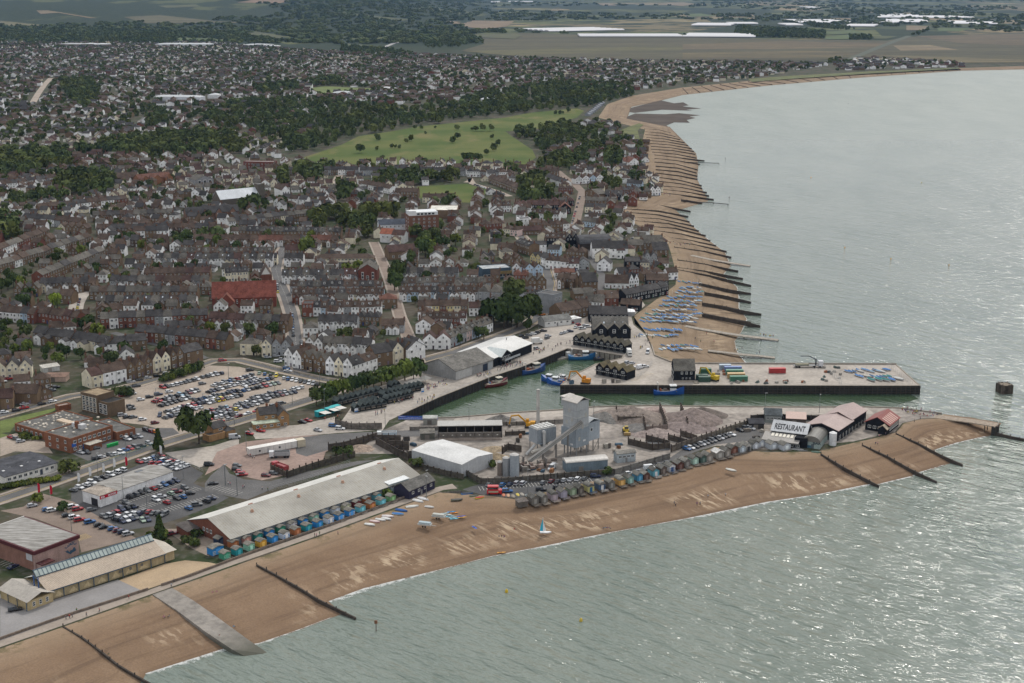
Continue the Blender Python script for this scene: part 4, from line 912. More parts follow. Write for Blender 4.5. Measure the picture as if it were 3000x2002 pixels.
# blue lattice bridge at the basin corner
def bridge():
 a, b = Q('N2', 1900,1110), Q('N2', 2290,1115); t = TH('harbour_footbridge', 'bright blue lattice footbridge at the basin corner', 'bridge', a, heading(a, b)); L = (b-a).length; B = (.02,.09,.42)
 t.box('deck', 'metal', 0,0,.1, L, 1.6,.3,(.25,.25,.25)); n = 9
 for y in (0,1.5):
  for z in (.3,1.35): t.box('chord', 'paint', 0, y, z, L, y+.14, z+.14, B)
  for i in range(n):
   x = L*i/n; l = math.hypot(L/n, 1.0); t.part('brace', 'box', 'paint', (x, y, .3),(l, .1,.1),(0,-math.atan2(1.0, L/n),0), color=B)
   t.part('brace', 'box', 'paint', (x, y+.02,1.35),(l, .1,.1),(0, math.atan2(1.0, L/n),0), color=B)
bridge()
# groynes
def shore_z(q): return -.02+SEA*(.12*q+.88*q**1.35) if q <= 1 else SEA-.1
def groyne(pts, h, label, group=None, z0=-.6, z1=SEA, step=4.0, near=True, post=.9):
 n = len(pts); q0 = (.02 if z0 > -.7 else .12) if z0 > -2 else .8; p = [P(x, y, shore_z(q0+(1.1-q0)*i/(n-1))) for i, (x, y) in enumerate(pts)]
 t = tag(obj('groyne', None, p[0]), label, 'groyne', group)
 V, F = [],[]
 for i in range(n-1):
  e = p[i+1]-p[i]; L = e.length; dr = Vector((e.x, e.y, 0)).normalized(); nn = Vector((-dr.y, dr.x, 0))*.25
  for q, zz in ((p[i], i/(n-1)),(p[i+1],(i+1)/(n-1))):
   o = q-p[0]
   for s in (-1,1):
    for z in (-1.6, h*(.65+.9*zz)): V.append(o+nn*s+Vector((0,0, z)))
  b = len(V)-8; F += [(b, b+1, b+5, b+4),(b+2, b+6, b+7, b+3),(b+1, b+3, b+7, b+5),(b, b+4, b+6, b+2),(b, b+2, b+3, b+1),(b+4, b+5, b+7, b+6)]
  if near:
   k = max(1, int(L/step))
   for j in range(k): 
    q = p[i]-p[0]+e*(j/k); obj('post', mesh_of('box', ('timber',)), q+Vector((-.14,-.14,-1.5)),(0,0,0),(.3,.3,1.5+h+post*U(.5,1)), parent=t)
 obj('planking', rawmesh('planking', V, F, ('timber',)), parent=t); return t
groyne([(185,1838),(240,1870),(300,1915),(345,1952),(395,1983),(440,2008)],.5, 'long dark timber groyne beside the mossy shingle patch below the promenade')
groyne([(752,1657),(810,1688),(870,1722),(930,1760),(985,1788),(1042,1817)],.6, 'dark timber groyne reaching into the sea beside the slipway bay')
groyne([(2405,1332),(2470,1372),(2520,1400),(2575,1430)],.7, 'low timber groyne beside the bar end of the shingle')
groyne([(2526,1305),(2600,1340),(2660,1375),(2744,1417)],.6, 'heavy dark timber groyne on the shingle below the red-roofed hall')
groyne([(2625,1272),(2690,1302),(2760,1340),(2820,1368)],.7, 'timber groyne closest to the jetty')
groyne([(2910,1268),(2960,1283),(3040,1300),(3150,1322)],.9, 'long dark breakwater running out from the jetty end', z0=-3)
GB = [('N4', (865,70),(1290,160),(1435,205),2.2),('N4', (1060,0),(1220,40),(1445,88),2.2),('R6', (1930,1380),(2150,1430),(2350,1469),2),('R6', (1930,1290),(2140,1330),(2350,1385),2),('R6', (1950,1200),(2150,1240),(2350,1295),2),('R6', (1900,1120),(2150,1180),(2350,1220),2),
      ('R6', (1690,1000),(2000,1060),(2350,1150),2),('R6', (1660,980),(1950,1020),(2280,1090),2),('R6', (1720,920),(1950,960),(2240,1025),2),('R6', (1690,810),(1950,850),(2180,905),2),('R6', (1600,760),(1850,790),(2140,855),2),('R6', (1480,710),(1800,750),(2050,805),2),
      ('R6', (1460,660),(1750,700),(2000,762),2),('R6', (1350,625),(1700,650),(1960,718),2),('R6', (1300,580),(1640,610),(1900,677),2),('R6', (1210,545),(1560,570),(1860,635),2),('R6', (1200,505),(1560,535),(1820,598),2),('R6', (1260,480),(1550,500),(1810,553),2),('R6', (1280,420),(1500,440),(1830,508),2),
      ('R6', (1750,400),(1800,410),(1930,437),1.6),('R6', (1570,340),(1800,370),(2030,405),1.6),('R6', (1560,310),(1780,335),(1990,373),1.6),('R6', (1560,280),(1760,300),(1970,345),1.6),('R6', (1540,240),(1740,265),(1930,310),1.6),('R6', (1530,205),(1720,232),(1925,285),1.6),('R6', (1530,170),(1720,195),(1890,230),1.6),
      ('R6', (1530,140),(1720,160),(1890,203),1.6),('R6', (1530,110),(1720,130),(1880,175),1.6),('R6', (1520,75),(1700,95),(1890,148),1.6),('R6', (1520,45),(1700,65),(1910,100),1.6),('R6', (1520,15),(1700,38),(1950,70),1.6),('R6', (1500,-10),(1700,10),(1880,46),1.5),('R6', (1490,-35),(1680,-20),(1870,14),1.5),
      ('R6', (1490,-60),(1660,-45),(1860,-10),1.5),('R6', (1480,-85),(1640,-70),(1840,-36),1.5),('R6', (1470,-110),(1630,-95),(1810,-62),1.5),('R6', (1450,-135),(1610,-120),(1780,-86),1.5),('R6', (1440,-160),(1600,-145),(1740,-112),1.5),('R6', (1430,-185),(1580,-170),(1700,-138),1.5),('R6', (1430,-210),(1560,-198),(1660,-170),1.5)]
for i, (c, a, b, d, h) in enumerate(GB):
 k = CROPS[c]; pts = [(k[0]+q[0]/k[2], k[1]+q[1]/k[2]) for q in (a, b, d)]
 groyne(pts, .95, 'dark timber groyne crossing the beach '+('beside the boat park', 'below the brick stores', 'under the beach car park', 'around the beach inn', 'of the far shore houses')[min(4, i//8)], 'groynes along the town beach', z0=-.9, near=i < 20, step=6, post=.6)
for i in range(22):     # short groynes of the far bay
 t = i/21; f0 = [(2000,258),(2191,239),(2532,214),(2808,201)]; f1 = [(2008,277),(2255,250),(2523,227),(2809,207)]
 s = t*3; j = min(2, int(s)); u = s-j
 a = (f0[j][0]+(f0[j+1][0]-f0[j][0])*u, f0[j][1]+(f0[j+1][1]-f0[j][1])*u+1); b = (f1[j][0]+(f1[j+1][0]-f1[j][0])*u+8, f1[j][1]+(f1[j+1][1]-f1[j][1])*u)
 groyne([a, b],1.0, 'far timber groyne on the curving bay beach', 'groynes of the far bay', z0=-.5, near=False)
# outfall pipes with beacons, jetties, slipway
def boardwalk(name, label, cat, pts, wd, z0, z1, legs=True, col=(.30,.27,.23), mat='wood'):
 p = [P(x, y, z0+(z1-z0)*i/(len(pts)-1)) for i, (x, y) in enumerate(pts)]; t = tag(obj(name, None, p[0]), label, cat)
 V, F = [],[]
 for i, q in enumerate(p):
  e = (p[min(i+1, len(p)-1)]-p[max(0, i-1)]); e.z = 0; e.normalize(); n = Vector((-e.y, e.x, 0))*wd/2; o = q-p[0]
  V += [o+n, o-n, o-n-Vector((0,0,.5)), o+n-Vector((0,0,.5))]
  if legs:
   for s in (-1,1):
    L = max(.4, q.z-SEA+1); obj('leg', mesh_of('box', ('timber',)), o+n*s*.8+Vector((-.15,-.15,-L)),(0,0,0),(.3,.3, L-.3), parent=t)
 for i in range(len(p)-1):
  b = 4*i
  for k in range(4): F.append((b+k, b+(k+1) % 4, b+4+(k+1) % 4, b+4+k))
 F += [(0,1,2,3), tuple(4*(len(p)-1)+k for k in (3,2,1,0))]
 me = rawmesh('deck', V, F, (mat,)); o = obj('deck', me, color=col, parent=t); return t
boardwalk('jetty', 'long grey jetty with bathers on the town beach', 'jetty', [(2008,955),(2060,965),(2120,975),(2180,984),(2230,990),(2280,996)],4.0,-1.2, SEA+.7)
boardwalk('jetty', 'short grey jetty between sand and pier', 'jetty', [(2075,1027),(2120,1032),(2180,1039),(2230,1043),(2270,1048)],3.5,-1.5, SEA+.5)
boardwalk('jetty', 'narrow concrete ramp with people beside the groynes', 'jetty', [(2025,748),(2080,760),(2140,770),(2197,779)],4,-1, SEA+.6)
boardwalk('outfall', 'dark outfall pipe with end beacon on the far town beach', 'outfall', [(1980,473),(2040,476),(2106,478)],1.6,-3.2, SEA+1.6, col=(.03,.03,.03))
boardwalk('outfall', 'dark outfall pipe by the beach inn', 'outfall', [(2048,592),(2090,594),(2133,598)],1.4,-3, SEA+1.2, col=(.05,.05,.045))
boardwalk('east_jetty', 'concrete jetty on piles at the tip of the harbour', 'jetty', [(2740,1219),(2790,1226),(2840,1232),(2890,1240),(2922,1246)],6.0,.02,.02, col=(.30,.25,.20))
rail('jetty_railing', 'railing round the harbour tip jetty', [(2700,1203),(2744,1209),(2800,1217),(2908,1233),(2926,1240),(2922,1250)], step=3)
strip_wall('jetty_wall', [P(2926,1238), P(2926,1250), P(2905,1250)], SEA-1,0, quaym)
def slip():
 A = [(447,1742),(520,1790),(600,1850),(680,1903),(722,1926)]; B = [(505,1723),(570,1762),(650,1818),(735,1880),(790,1917)]
 V, F = [],[]
 for i, (a, b) in enumerate(zip(A, B)):
  z = shore_z(i/4*1.06)+.35-.5*(i == 4); p, q = P(*a, z), P(*b, z); V += [p, q, q-Vector((0,0,2)), p-Vector((0,0,2))]
 for i in range(4):
  for k in range(4): F.append((4*i+k, 4*i+(k+1) % 4,4*i+4+(k+1) % 4,4*i+4+k))
 F += [(3,2,1,0),(16,17,18,19)]
 m = newmat('slipway_concrete'); b = base(m, .85,.2); p = pos(m)
 n = noise(m, pos(m, (.6,.6,.6)),.5,5,.7); s = N(m.node_tree, 'ShaderNodeSeparateXYZ'); link(m, p, s.inputs[0])
 c = mixc(m, rng(m, n, .35,.65,0,1),(.17,.155,.138),(.29,.265,.235)); c = mixc(m, rng(m, s.outputs[2],-3.7,-1.7,.92,0), c, (.085,.085,.065))
 link(m, c, b.inputs['Base Color']); me = rawmesh('slipway', V, F, (m,)); tag(obj('slipway', me), 'ribbed concrete slipway running down to the sea', 'slipway')
slip()
# the mooring dolphin standing in the sea
def dolphin():
 c = P(2942,1150, SEA); t = TH('mooring_dolphin', 'square piled mooring dolphin standing alone in the sea', 'dolphin', (c.x, c.y, SEA),.15)
 for i in range(7):
  for j in range(7):
   if i in (0,6) or j in (0,6): t.box('pile', 'wood', -3+i*.93-.35,-3+j*.93-.3,-1,-3+i*.93+.4,-3+j*.93+.42,4.3+U01()*.5, jit((.085,.07,.055),.4))
 t.box('cap', 'wood', -3,-3,3.8,3,3,4.4,(.2,.17,.13)); t.box('core', 'wood', -2.8,-2.8,-1,2.8,2.8,3.8,(.02,.018,.015))
 for x, y in ((-2.5,-2.5),(2.3,-2.4),(2.3,2.3),(-2.4,2.2)): t.box('bollard', 'metal', x, y, 4.4, x+.35, y+.35,5.2,(.15,.12,.1))
dolphin()
# ================================================================== LARGE BUILDINGS OF THE FOREGROUND
def big(name, label, cat, a, b, c=None, d=None, group=None):
 o, rz, w, dd = frame3(a, b, c, d); t = TH(name, label, cat, o, rz, group); return t, w, dd
# --- long shed
t, w, d = big('long_shed', 'very long pale corrugated-roofed shed with brick gable beside the coloured beach huts', 'shed', P(676,1578,3.6), P(1231,1394,3.6), P(551,1523,3.6))
SHD = t, w, d
crug = newmat('corrugated_cement'); bb = base(crug, .75,.25); pz = pos(crug)
cc_ = mixc(crug, rng(crug, noise(crug, pz, .08,5,.65),.35,.65,0,1),(.265,.252,.222),(.375,.36,.32)); cc_ = mixc(crug, rng(crug, noise(crug, pz, .9,4,.75),.52,.72,0,.55), cc_, (.24,.20,.14)); link(crug, cc_, bb.inputs['Base Color'])
MATS['corrugated'] = crug
def ribbed_slope(t, name, w, run, z0, z1, y0, mat, n, proud=.09, x0=0, color=(.5,.5,.5), parent=None):
 """a roof slope rising from y0 to y0+run whose sheets stand in n ribs"""
 V, F = [],[]; th = .18
 for i in range(n):
  a, b = x0+w*i/n, x0+w*(i+1)/n; m = a+(b-a)*.5
  for x, k in ((a, 0),(m, proud),(b, 0)): V += [(x, y0, z0+k),(x, y0+run, z1+k)]
  o = 6*i; F += [(o, o+2, o+3, o+1),(o+2, o+4, o+5, o+3)]
 return t.mesh(name, rawmesh(name, V, F, (mat,)), parent=parent, color=color)
t.part('wall', gable_wall(round(3.6/7.8,2)), 'wall', (0,0,0),(w, d, 7.8), color=(.17,.19,.21))
t.box('brick_end', 'wall', -.25,.3,0,-.02, d-.3,3.5, RED); prim('gtri', [(0,0,0),(0,1,0),(0,.5,1),(1,0,0),(1,1,0),(1,.5,1)],[(0,2,1),(3,4,5),(0,3,5,2),(2,5,4,1),(0,1,4,3)])
t.part('gable', 'gtri', 'wall', (-.25,.3,3.5),(.23, d-.6,4.0), color=RED)
ribbed_slope(t, 'roof', w+1, d/2+.5,3.45,7.95,-.5, 'corrugated', 90, x0=-.5)
V = [(-.5, d/2,8.0),(w+.5, d/2,8.0),(w+.5, d+.5,3.5),(-.5, d+.5,3.5)]; t.mesh('rear_roof', rawmesh('rear_roof', V, [(0,1,2,3)],('metal',)), color=(.55,.54,.5))
for i in range(4): t.part('roof_vent', cylinder(10,.6), 'metal', (w*(.18+.235*i), d*.36,6.6),(.75,.75,1.1), color=(.42,.25,.17))
for i in range(4): t.box('ridge_vent', 'metal', w*(.2+.23*i), d*.5+.6,7.3, w*(.2+.23*i)+1.8, d*.5+1.2,8.0,(.3,.12,.07))
for i in range(24): t.box('cladding_post', 'metal', w*(i+.5)/24-.08,-.14,0, w*(i+.5)/24+.08,.02,3.4,(.33,.36,.39))
for i in range(3): win(t, 'l', d*.42+i*2.2,2.2,1.3,1.5, w, d, WINW, x=-.25)
t.box('porch', 'wall', -5.5, d-8,0,-.28, d-.5,2.6, RED); t.part('porch_roof', mono_roof(), 'roof', (-6, d-8.3,2.6),(6,8,.9), color=(.09,.08,.075))
# --- swimming pool building with glazed ridge
t, w, d0 = big('pool_building', 'cream pool hall with striped metal roof and glazed ridge lantern', 'building', Q('F2', 465,605,3.7), Q('F2', 1610,237,3.7), d=14)
run = 7.2; TR, SEA_B = (.42,.345,.27),(.05,.09,.13)
t.box('wall', 'wall', 0,0,0, w, 14.4,3.7,(.36,.29,.175))
ribbed_slope(t, 'roof', w+.8, run, 3.6,6.4,-.9, 'metal', 96,.12,-.4, TR)
t.mesh('rear_roof', rawmesh('rear_roof', [(-.4,8,6.4),(w+.4,8,6.4),(w+.4,15.2,3.7),(-.4,15.2,3.7)],[(0,1,2,3)],('metal',)), color=(.4,.4,.38))
t.box('lantern_frame', 'metal', -.6,6.2,5.9, w+.3,8.6,6.75, SEA_B)
t.mesh('lantern_end', rawmesh('lantern_end', [(-.6,6.2,6.75),(-.6,8.6,6.75),(-.6,7.9,8.6)],[(0,1,2)],('glass',)))
MATS['greenhouse'] = generic('pale_glazing', (.33,.38,.36),.15,.2,.3, spec=.6)
npan = 30; sl = math.atan2(1.75,1.75)
for i in range(npan):
 x = -.5+(w+.6)*i/npan; t.part('pane', 'box', 'greenhouse', (x+.08,6.15,6.78),((w+.6)/npan-.16,2.45,.08),(sl, 0,0))
 t.part('glazing_bar', 'box', 'metal', (x-.07,6.1,6.78),(.14,2.55,.16),(sl, 0,0), color=SEA_B)
t.mesh('lantern_back', rawmesh('lantern_back', [(-.6,7.9,8.55),(w+.3,7.9,8.55),(w+.3,8.7,6.7),(-.6,8.7,6.7)],[(0,1,2,3)],('metal',)), color=(.16,.2,.22))
t.box('ridge_bar', 'metal', -.7,7.75,8.5, w+.4,8.05,8.72, SEA_B)
t.box('eave_beam', 'metal', -.6,-.95,3.3, w+.5,-.7,3.62, SEA_B)
for i in range(9): t.box('column', 'metal', w*i/8-.12,-.6,0, w*i/8+.12,-.36,3.4, SEA_B)
for i in range(7):   # moulded wave frieze on the wall
 x = w*(.05+.12*i); t.part('wave_relief', 'gtri', 'wall', (x+3.4,-.06,.5),(.1,3.4,1.9),(0,0, PI/2), color=(.50,.40,.24))
t.part('hip_end', 'gtri', 'metal', (w+.4,-.6,3.65),(4.6,15.2,.8), color=(.40,.36,.30)); t.box('end_block', 'wall', w+.02,.3,0, w+4.4,14,3.6,(.42,.33,.2))
for x in (.18,.33,.5): t.part('port_light', cylinder(12), 'plain', (w*(.5+x*.6),-.05,2.0),(.55,.55,.12),(PI/2,0,0), color=(.16,.15,.13))
PB = t
t2, w2, d2 = big('pool_entrance_wing', 'low striped-roof entrance wing with blue posts joined to the pool hall', 'building', Q('F2', 0,592,3.2), Q('F2', 270,718,3.2), Q('F2', 460,600,3.2))
t2.box('wall', 'wall', 0,0,0, w2, d2,3.2,(.42,.33,.19)); ribbed_slope(t2, 'roof', w2+1.4, d2*.6,3.2,5.2,-.7, 'metal', 26,.12,-.7,(.36,.33,.29))
t2.mesh('rear_roof', rawmesh('rear_roof', [(-.7, d2*.6-.7,5.2),(w2+.7, d2*.6-.7,5.2),(w2+.7, d2+.6,3.3),(-.7, d2+.6,3.3)],[(0,1,2,3)],('metal',)), color=(.36,.33,.29))
for i in range(4): t2.box('column', 'metal', w2*i/3-.1,-.6,0, w2*i/3+.1,-.4,3.1, SEA_B)
for i in range(2): t2.box('mast', 'metal', w2*.55+i*2.6, d2*.75,4, w2*.55+i*2.6+.3, d2*.75+.3,8,(.02,.07,.2))
wins(t2, 'r', 3,.9,1.0,1.6, w2, d2,1)
# --- flat-roofed hall with bird mural
t, w, d = big('mural_hall', 'flat-roofed brick hall with maroon fascia and blue bird mural', 'hall', Q('F2', 335,222,7.4), Q('F2', 765,62,7.4), Q('F2', -260,52,7.4))
t.box('wall', 'wall', 0,0,0, w, d, 6.2,(.40,.27,.24)); t.box('fascia', 'paint', -.5,-.5,6.2, w+.5, d+.5,7.5,(.085,.022,.025))
frf = newmat('streaked_felt'); fb = base(frf, .9,.2); n_ = noise(frf, pos(frf, (.3,1.6,1),(0,0,.5)),.5,5,.7); link(frf, mixc(frf, rng(frf, n_, .35,.65,0,1),(.16,.15,.135),(.36,.35,.33)), fb.inputs['Base Color']); MATS['felt'] = frf
t.box('roof', 'felt', .2,.2,7.3, w-.2, d-.2,7.56)
t.box('white_edge', 'paint', .1, d*.99,7.5, w, d*.99+.3,7.75,(.6,.58,.55))
t.box('brick_wall', 'wall', -.12,1.0,0,-.02, d, 6.1,(.24,.13,.10)); t.box('pale_panel', 'paint', -.16,1.2,3.4,-.13,4.6,5.8,(.45,.45,.47))
MB_ = (.05,.10,.16)
def mural(t, w):
 # gull shapes and a breaking wave, painted on the end wall
 W = [(0,3.2),(1.2,2.6),(2.4,3.0),(3.6,1.6),(4.4,2.4),(5.6,2.2),(6.6,3.4),(7.6,3.0),(8.2,1.2),(6.8,.9),(5.2,.7),(4.2,0.2),(3.0,1.0),(1.6,1.9)]
 v = [(w*.66+x*.62,-.03,1.2+y*.7) for x, y in W]; tr = geometry.tessellate_polygon([[Vector(p) for p in v]])
 t.mesh('mural_wave', rawmesh('mural_wave', v, tr, ('paint',)), color=MB_)
 for gx, gy, s in ((.72,4.3,1),(.78,4.7,1.1),(.85,4.9,1.1),(.92,4.5,1),(.80,5.3,.9),(.88,5.5,.9)):
  v = [(w*gx-.9*s, -.03, gy+.25*s),(w*gx-.3*s, -.03, gy+.35*s),(w*gx, -.03, gy),(w*gx+.4*s, -.03, gy+.35*s),(w*gx+.9*s, -.03, gy+.2*s),(w*gx, -.03, gy-.3*s)]
  t.mesh('mural_gull', rawmesh('mural_gull', v, geometry.tessellate_polygon([[Vector(p) for p in v]]),('paint',)), color=MB_)
mural(t, w); t.box('side_annexe', 'wall', .5,-3.2,0,5.5,-.06,2.8,(.40,.27,.24)); t.box('annexe_roof', 'roof', .3,-3.5,2.8,5.7,-.05,3.05,(.09,.035,.035))
# --- white office with dark roof
t, w, d = big('white_office', 'long white two-level office with dark felt roof beside the road', 'office', Q('F1', 45,495,4.6), Q('F1', 562,352,4.6), Q('F1', 270,250,4.6))
t.box('wall', 'wall', 0,0,0, w, d, 4.4,(.66,.64,.60)); t.part('roof', gable_roof(.25), 'roof', (-.4,-.4,4.35),(w+.8, d+.8,.8), color=(.060,.062,.070))
for i in range(9):
 if i != 6: win(t, 'f', 1.2+i*(w-2)/9,2.3,1.5,1.4, w, d, WINW)
door(t, 1.2+6*(w-2)/9,1.2,2.3,(.05,.06,.08),1.2); t.box('ramp', 'wall', w*.55,-1.8,0, w*.98,-.05,1.2,(.4,.38,.35))
for i in range(5): t.box('rooflight', 'paint', w*(.1+.17*i), d*.25+(i % 2)*2.5,4.8, w*(.1+.17*i)+1, d*.25+(i % 2)*2.5+1,5.15,(.65,.65,.65))
# --- car showroom
t, w, d = big('car_showroom', 'white car showroom with grey ribbed roof and red fascia sign', 'showroom', Q('F1', 1140,642,3.9), Q('F1', 1700,446,3.9), Q('F1', 905,575,3.9))
t.box('wall', 'wall', 0,0,0, w, d, 3.9,(.70,.70,.70)); t.part('roof', gable_roof(.2), 'felt', (-.2,-.2,3.88),(w+.4, d+.4,1.1))
for i in range(4): t.box('rooflight', 'paint', w*(.25+.16*i), d*.28,4.45, w*(.25+.16*i)+1.4, d*.28+1,4.72,(.6,.6,.58))
t.box('solar_panel', 'glass', w*.62, d*.6,4.8, w*.62+3.4, d*.6+2.2,4.93)
t.box('front_block', 'wall', -8.2,-.6,0,-.02, d*.72,4.6,(.68,.68,.68)); t.box('front_roof', 'roof', -8.4,-.8,4.6,.1, d*.72+.2,4.85,(.30,.26,.22))
t.box('fascia_sign', 'paint', -8.3,-.78,3.3,.05,-.62,4.55,(.45,.012,.03)); t.box('workshop_door', 'paint', -8.26,1.0,0,-8.2,4.8,3.0,(.03,.03,.035))
def text(t, body, loc, rot, size, color, name='lettering', mat='paint', ext=.03, parent=None):
 cu = bpy.data.curves.new(name, 'FONT'); cu.body = body; cu.size = size; cu.extrude = ext; cu.offset = .018*size; cu.align_x = 'LEFT'; cu.resolution_u = 3
 tmp = bpy.data.objects.new('tmp', cu); C.objects.link(tmp); dg = bpy.context.evaluated_depsgraph_get(); me = bpy.data.meshes.new_from_object(tmp.evaluated_get(dg)); C.objects.unlink(tmp); bpy.data.objects.remove(tmp)
 me.materials.clear(); me.materials.append(M(mat)); return obj(name, me, loc, rot, (1,1,1), color, t.o if parent is None else parent)
text(t, 'KIA', (-7.9,-.82,3.55),(PI/2,0,0),1.15,(.8,.8,.8)); text(t, 'MOTORS', (-4.4,-.82,3.6),(PI/2,0,0),.95,(.8,.8,.8))
for c, pts, col in [('F1', (495,700),(.45,.012,.03)),('F1', (1235,415),(.45,.012,.03)),('F1', (375,680),(.45,.012,.03)),('F1', (768,575),(.6,.6,.6)),('F1', (880,520),(.6,.6,.6)),('F1', (1012,480),(.6,.6,.6)),('F1', (1118,430),(.6,.6,.6)),('F1', (1575,300),(.6,.6,.6))]:
 p = Q(c, *pts); f = TH('feather_flag', ('red' if col[0] > col[1]*3 else 'white')+' feather flag beside the car showroom', 'flag', p, .3, 'showroom flags')
 f.part('pole', cylinder(6), 'metal', (0,0,0),(.05,.05,5.2), color=(.5,.5,.5)); V = [(0,0,1.2),(.9,.05,1.5),(1.0,.0,4.4),(.6,.05,5.1),(0,0,5.2)]; V += [(x, y+.04, z) for x, y, z in V]
 f.mesh('banner', rawmesh('banner', V, [(0,1,2,3,4),(9,8,7,6,5),(0,5,6,1),(1,6,7,2),(2,7,8,3),(3,8,9,4),(4,9,5,0)],('cloth',)), color=col)
# --- big brick council building: three flat-roofed blocks
FEL = (.115,.112,.105)
BRK = (.205,.090,.052)
t, w, d = big('brick_offices', 'two-storey brown brick office with flat roof and skylights', 'offices', Q('N1', 435,1235,6.4), Q('N1', 690,1303,6.4), Q('N1', 1145,1180,6.4))
body(t, w, d, 6.4,0, 'flat', BRK, FEL)
for z in (.9,3.9): wins(t, 'f', 3, z, 1.3,1.5, w, d, .8, WINW); wins(t, 'r', 8, z, 1.7,1.5, w, d, 1, WINW)
for i in range(13): t.box('rooflight', 'paint', 1.5+(i % 3)*4.4+(i % 2),2.5+i*2.1,6.35,2.5+(i % 3)*4.4+(i % 2),3.5+i*2.1,6.85,(.55,.5,.42))
t.box('chimney_stack', 'wall', w*.35, d*.5,6.4, w*.35+1.5, d*.5+1.5,9.6, BRK); t.box('screen', 'paint', w*.35-2.6, d*.5+.5,6.4, w*.35-.05, d*.5+3.4,8.4,(.5,.5,.5)); t.box('screen', 'paint', w*.35+1.6, d*.5+.5,6.4, w*.35+4.2, d*.5+3.2,8.4,(.5,.5,.5))
t.box('bin_store', 'wall', w+.02, d*.30,0, w+4.0, d*.58,2.6, BRK); t.box('bin_store_roof', 'roof', w, d*.3-.3,2.6, w+4.3, d*.58+.3,2.8,(.45,.42,.36)); t.box('blue_door', 'paint', w+.02, d*.27,0, w+.1, d*.295,2.4,(.02,.09,.3))
t.box('sign_board', 'paint', w-.02,.6,2.6, w+.08,2.9,4.2,(.03,.1,.35))
t, w, d = big('brick_wing', 'single-storey brick wing with grey roof studded with skylights', 'offices', Q('N1', 145,1150,3.4), Q('N1', 433,1236,3.4), Q('N1', 610,1012,3.4))
body(t, w, d, 3.4,0, 'flat', BRK, FEL); wins(t, 'f', 6,.8,1.5,1.7, w, d, .8, WINW)
for i in range(44):
 x, y = U(1, w-2), U(1, d-2); s = CH((.7,.8,1.0)); t.box('rooflight', 'paint', x, y, 3.35, x+s, y+s, 3.9, jit((.52,.47,.40)))
for i in range(5): t.box('rooflight', 'paint', w*.55+i*1.9, d*.52,3.35, w*.55+i*1.9+1.6, d*.52+3.2,4.2,(.55,.44,.33))
t, w, d = big('brick_rear_block', 'low brick rear block joined to the flat-roofed offices', 'offices', Q('N1', 1152,1312), Q('N1', 1335,1265), d=22)
body(t, w, d, 3.4,0, 'flat', BRK, FEL); wins(t, 'f', 3,1,1.3,1.2, w, d, .8, WINW)
# --- old exchange
t, w, d = big('brick_exchange', 'tall dark brick exchange block with stone-framed windows and flat roof', 'exchange', Q('N1', 806,1022), Q('N1', 966,1062), Q('N1', 1127,1010))
body(t, w, d, 9.2,0, 'flat', (.135,.098,.066),(.26,.2,.13)); 
for i in range(4):
 for z in (1.0,3.6,6.0): win(t, 'f', .8+i*(w-1.6)/4+.2, z, (w-1.6)/4-.5,2.0, w, d, WIN)
for i in range(5): t.box('stone_mullion', 'wall', .7+i*(w-1.6)/4,-.22,.6,1.1+i*(w-1.6)/4,-.02,8.4,(.38,.34,.27))
t, w, d = big('brick_exchange_annexe', 'lower dark brick annexe in front of the exchange block', 'annexe', Q('N1', 968,1055), Q('N1', 1072,1085), Q('N1', 1240,1040))
body(t, w, d, 6.6,0, 'flat', (.135,.098,.066),(.03,.03,.03))
for i in range(2):
 for z in (1.0,3.6): win(t, 'f', .8+i*(w-1.6)/2+.2, z, (w-1.6)/2-.5,2.2, w, d, WIN)
t, w, d = big('brick_kiosk', 'tiny flat-roofed brick kiosk by the lawn', 'kiosk', Q('N1', 580,1030), Q('N1', 702,1005), d=4); body(t, w, d, 2.4,0, 'flat', BRK, (.25,.2,.17))
# --- harbour office cottage, small lodge
t, w, d = big('harbour_office', 'ochre brick harbour office with hipped slate roof and glazed lean-to', 'office', Q('N2', 548,1175), Q('N2', 815,1145), d=9)
OCR = (.30,.18,.09); body(t, w*.62, d, 5.4,2.4, 'par', OCR, SLA); body(t, w*.38, d+5,5.2,2.4, 'perp', OCR, SLA, x=w*.62+.05, y=-3, names=('cross_wing', 'cross_roof'))
t.box('lean_to', 'wall', -4,-5.0,0, w*.62,-.05,2.7, OCR); t.box('lean_to_roof', 'roof', -4.3,-5.3,2.7, w*.63,-.06,2.95,(.34,.38,.30))
for i in range(5): win(t, 'f', -3+i*3.2,.9,1.5,1.2, w, d, WINW, y=-5)
for i in range(2): win(t, 'f', 2.2+i*3.2,3.6,1.2,1.1, w, d, WINW)
win(t, 'f', w*.62+1.2,3.4,1.3,1.2, w, d, WINW, y=-3); t.part('chimney', chim(), 'wall', (w*.3, d*.5,7.2),(1,1,2.2), color=BRK); t.part('chimney', chim(), 'wall', (w*.66, d*.5,7),(1,1,2.2), color=BRK)
t, w, d = big('gate_lodge', 'small ochre brick lodge with slate roof beside the big pine', 'lodge', Q('N2', 45,1330), Q('N2', 300,1260), d=7)
body(t, w*.62, d-2,2.6,0, 'flat', OCR, (.1,.09,.085)); body(t, w*.5, d, 4.6,2.0, 'par', OCR, SLA, x=w*.3, y=2.5, names=('upper_wall', 'upper_roof')); body(t, w*.35, d-2,2.9,1.6, 'hip', OCR, SLA, x=w*.66, names=('side_wall', 'side_roof')); win(t, 'f', w*.5,3.2,2.2,1.0, w, d, WINW, y=2.5)
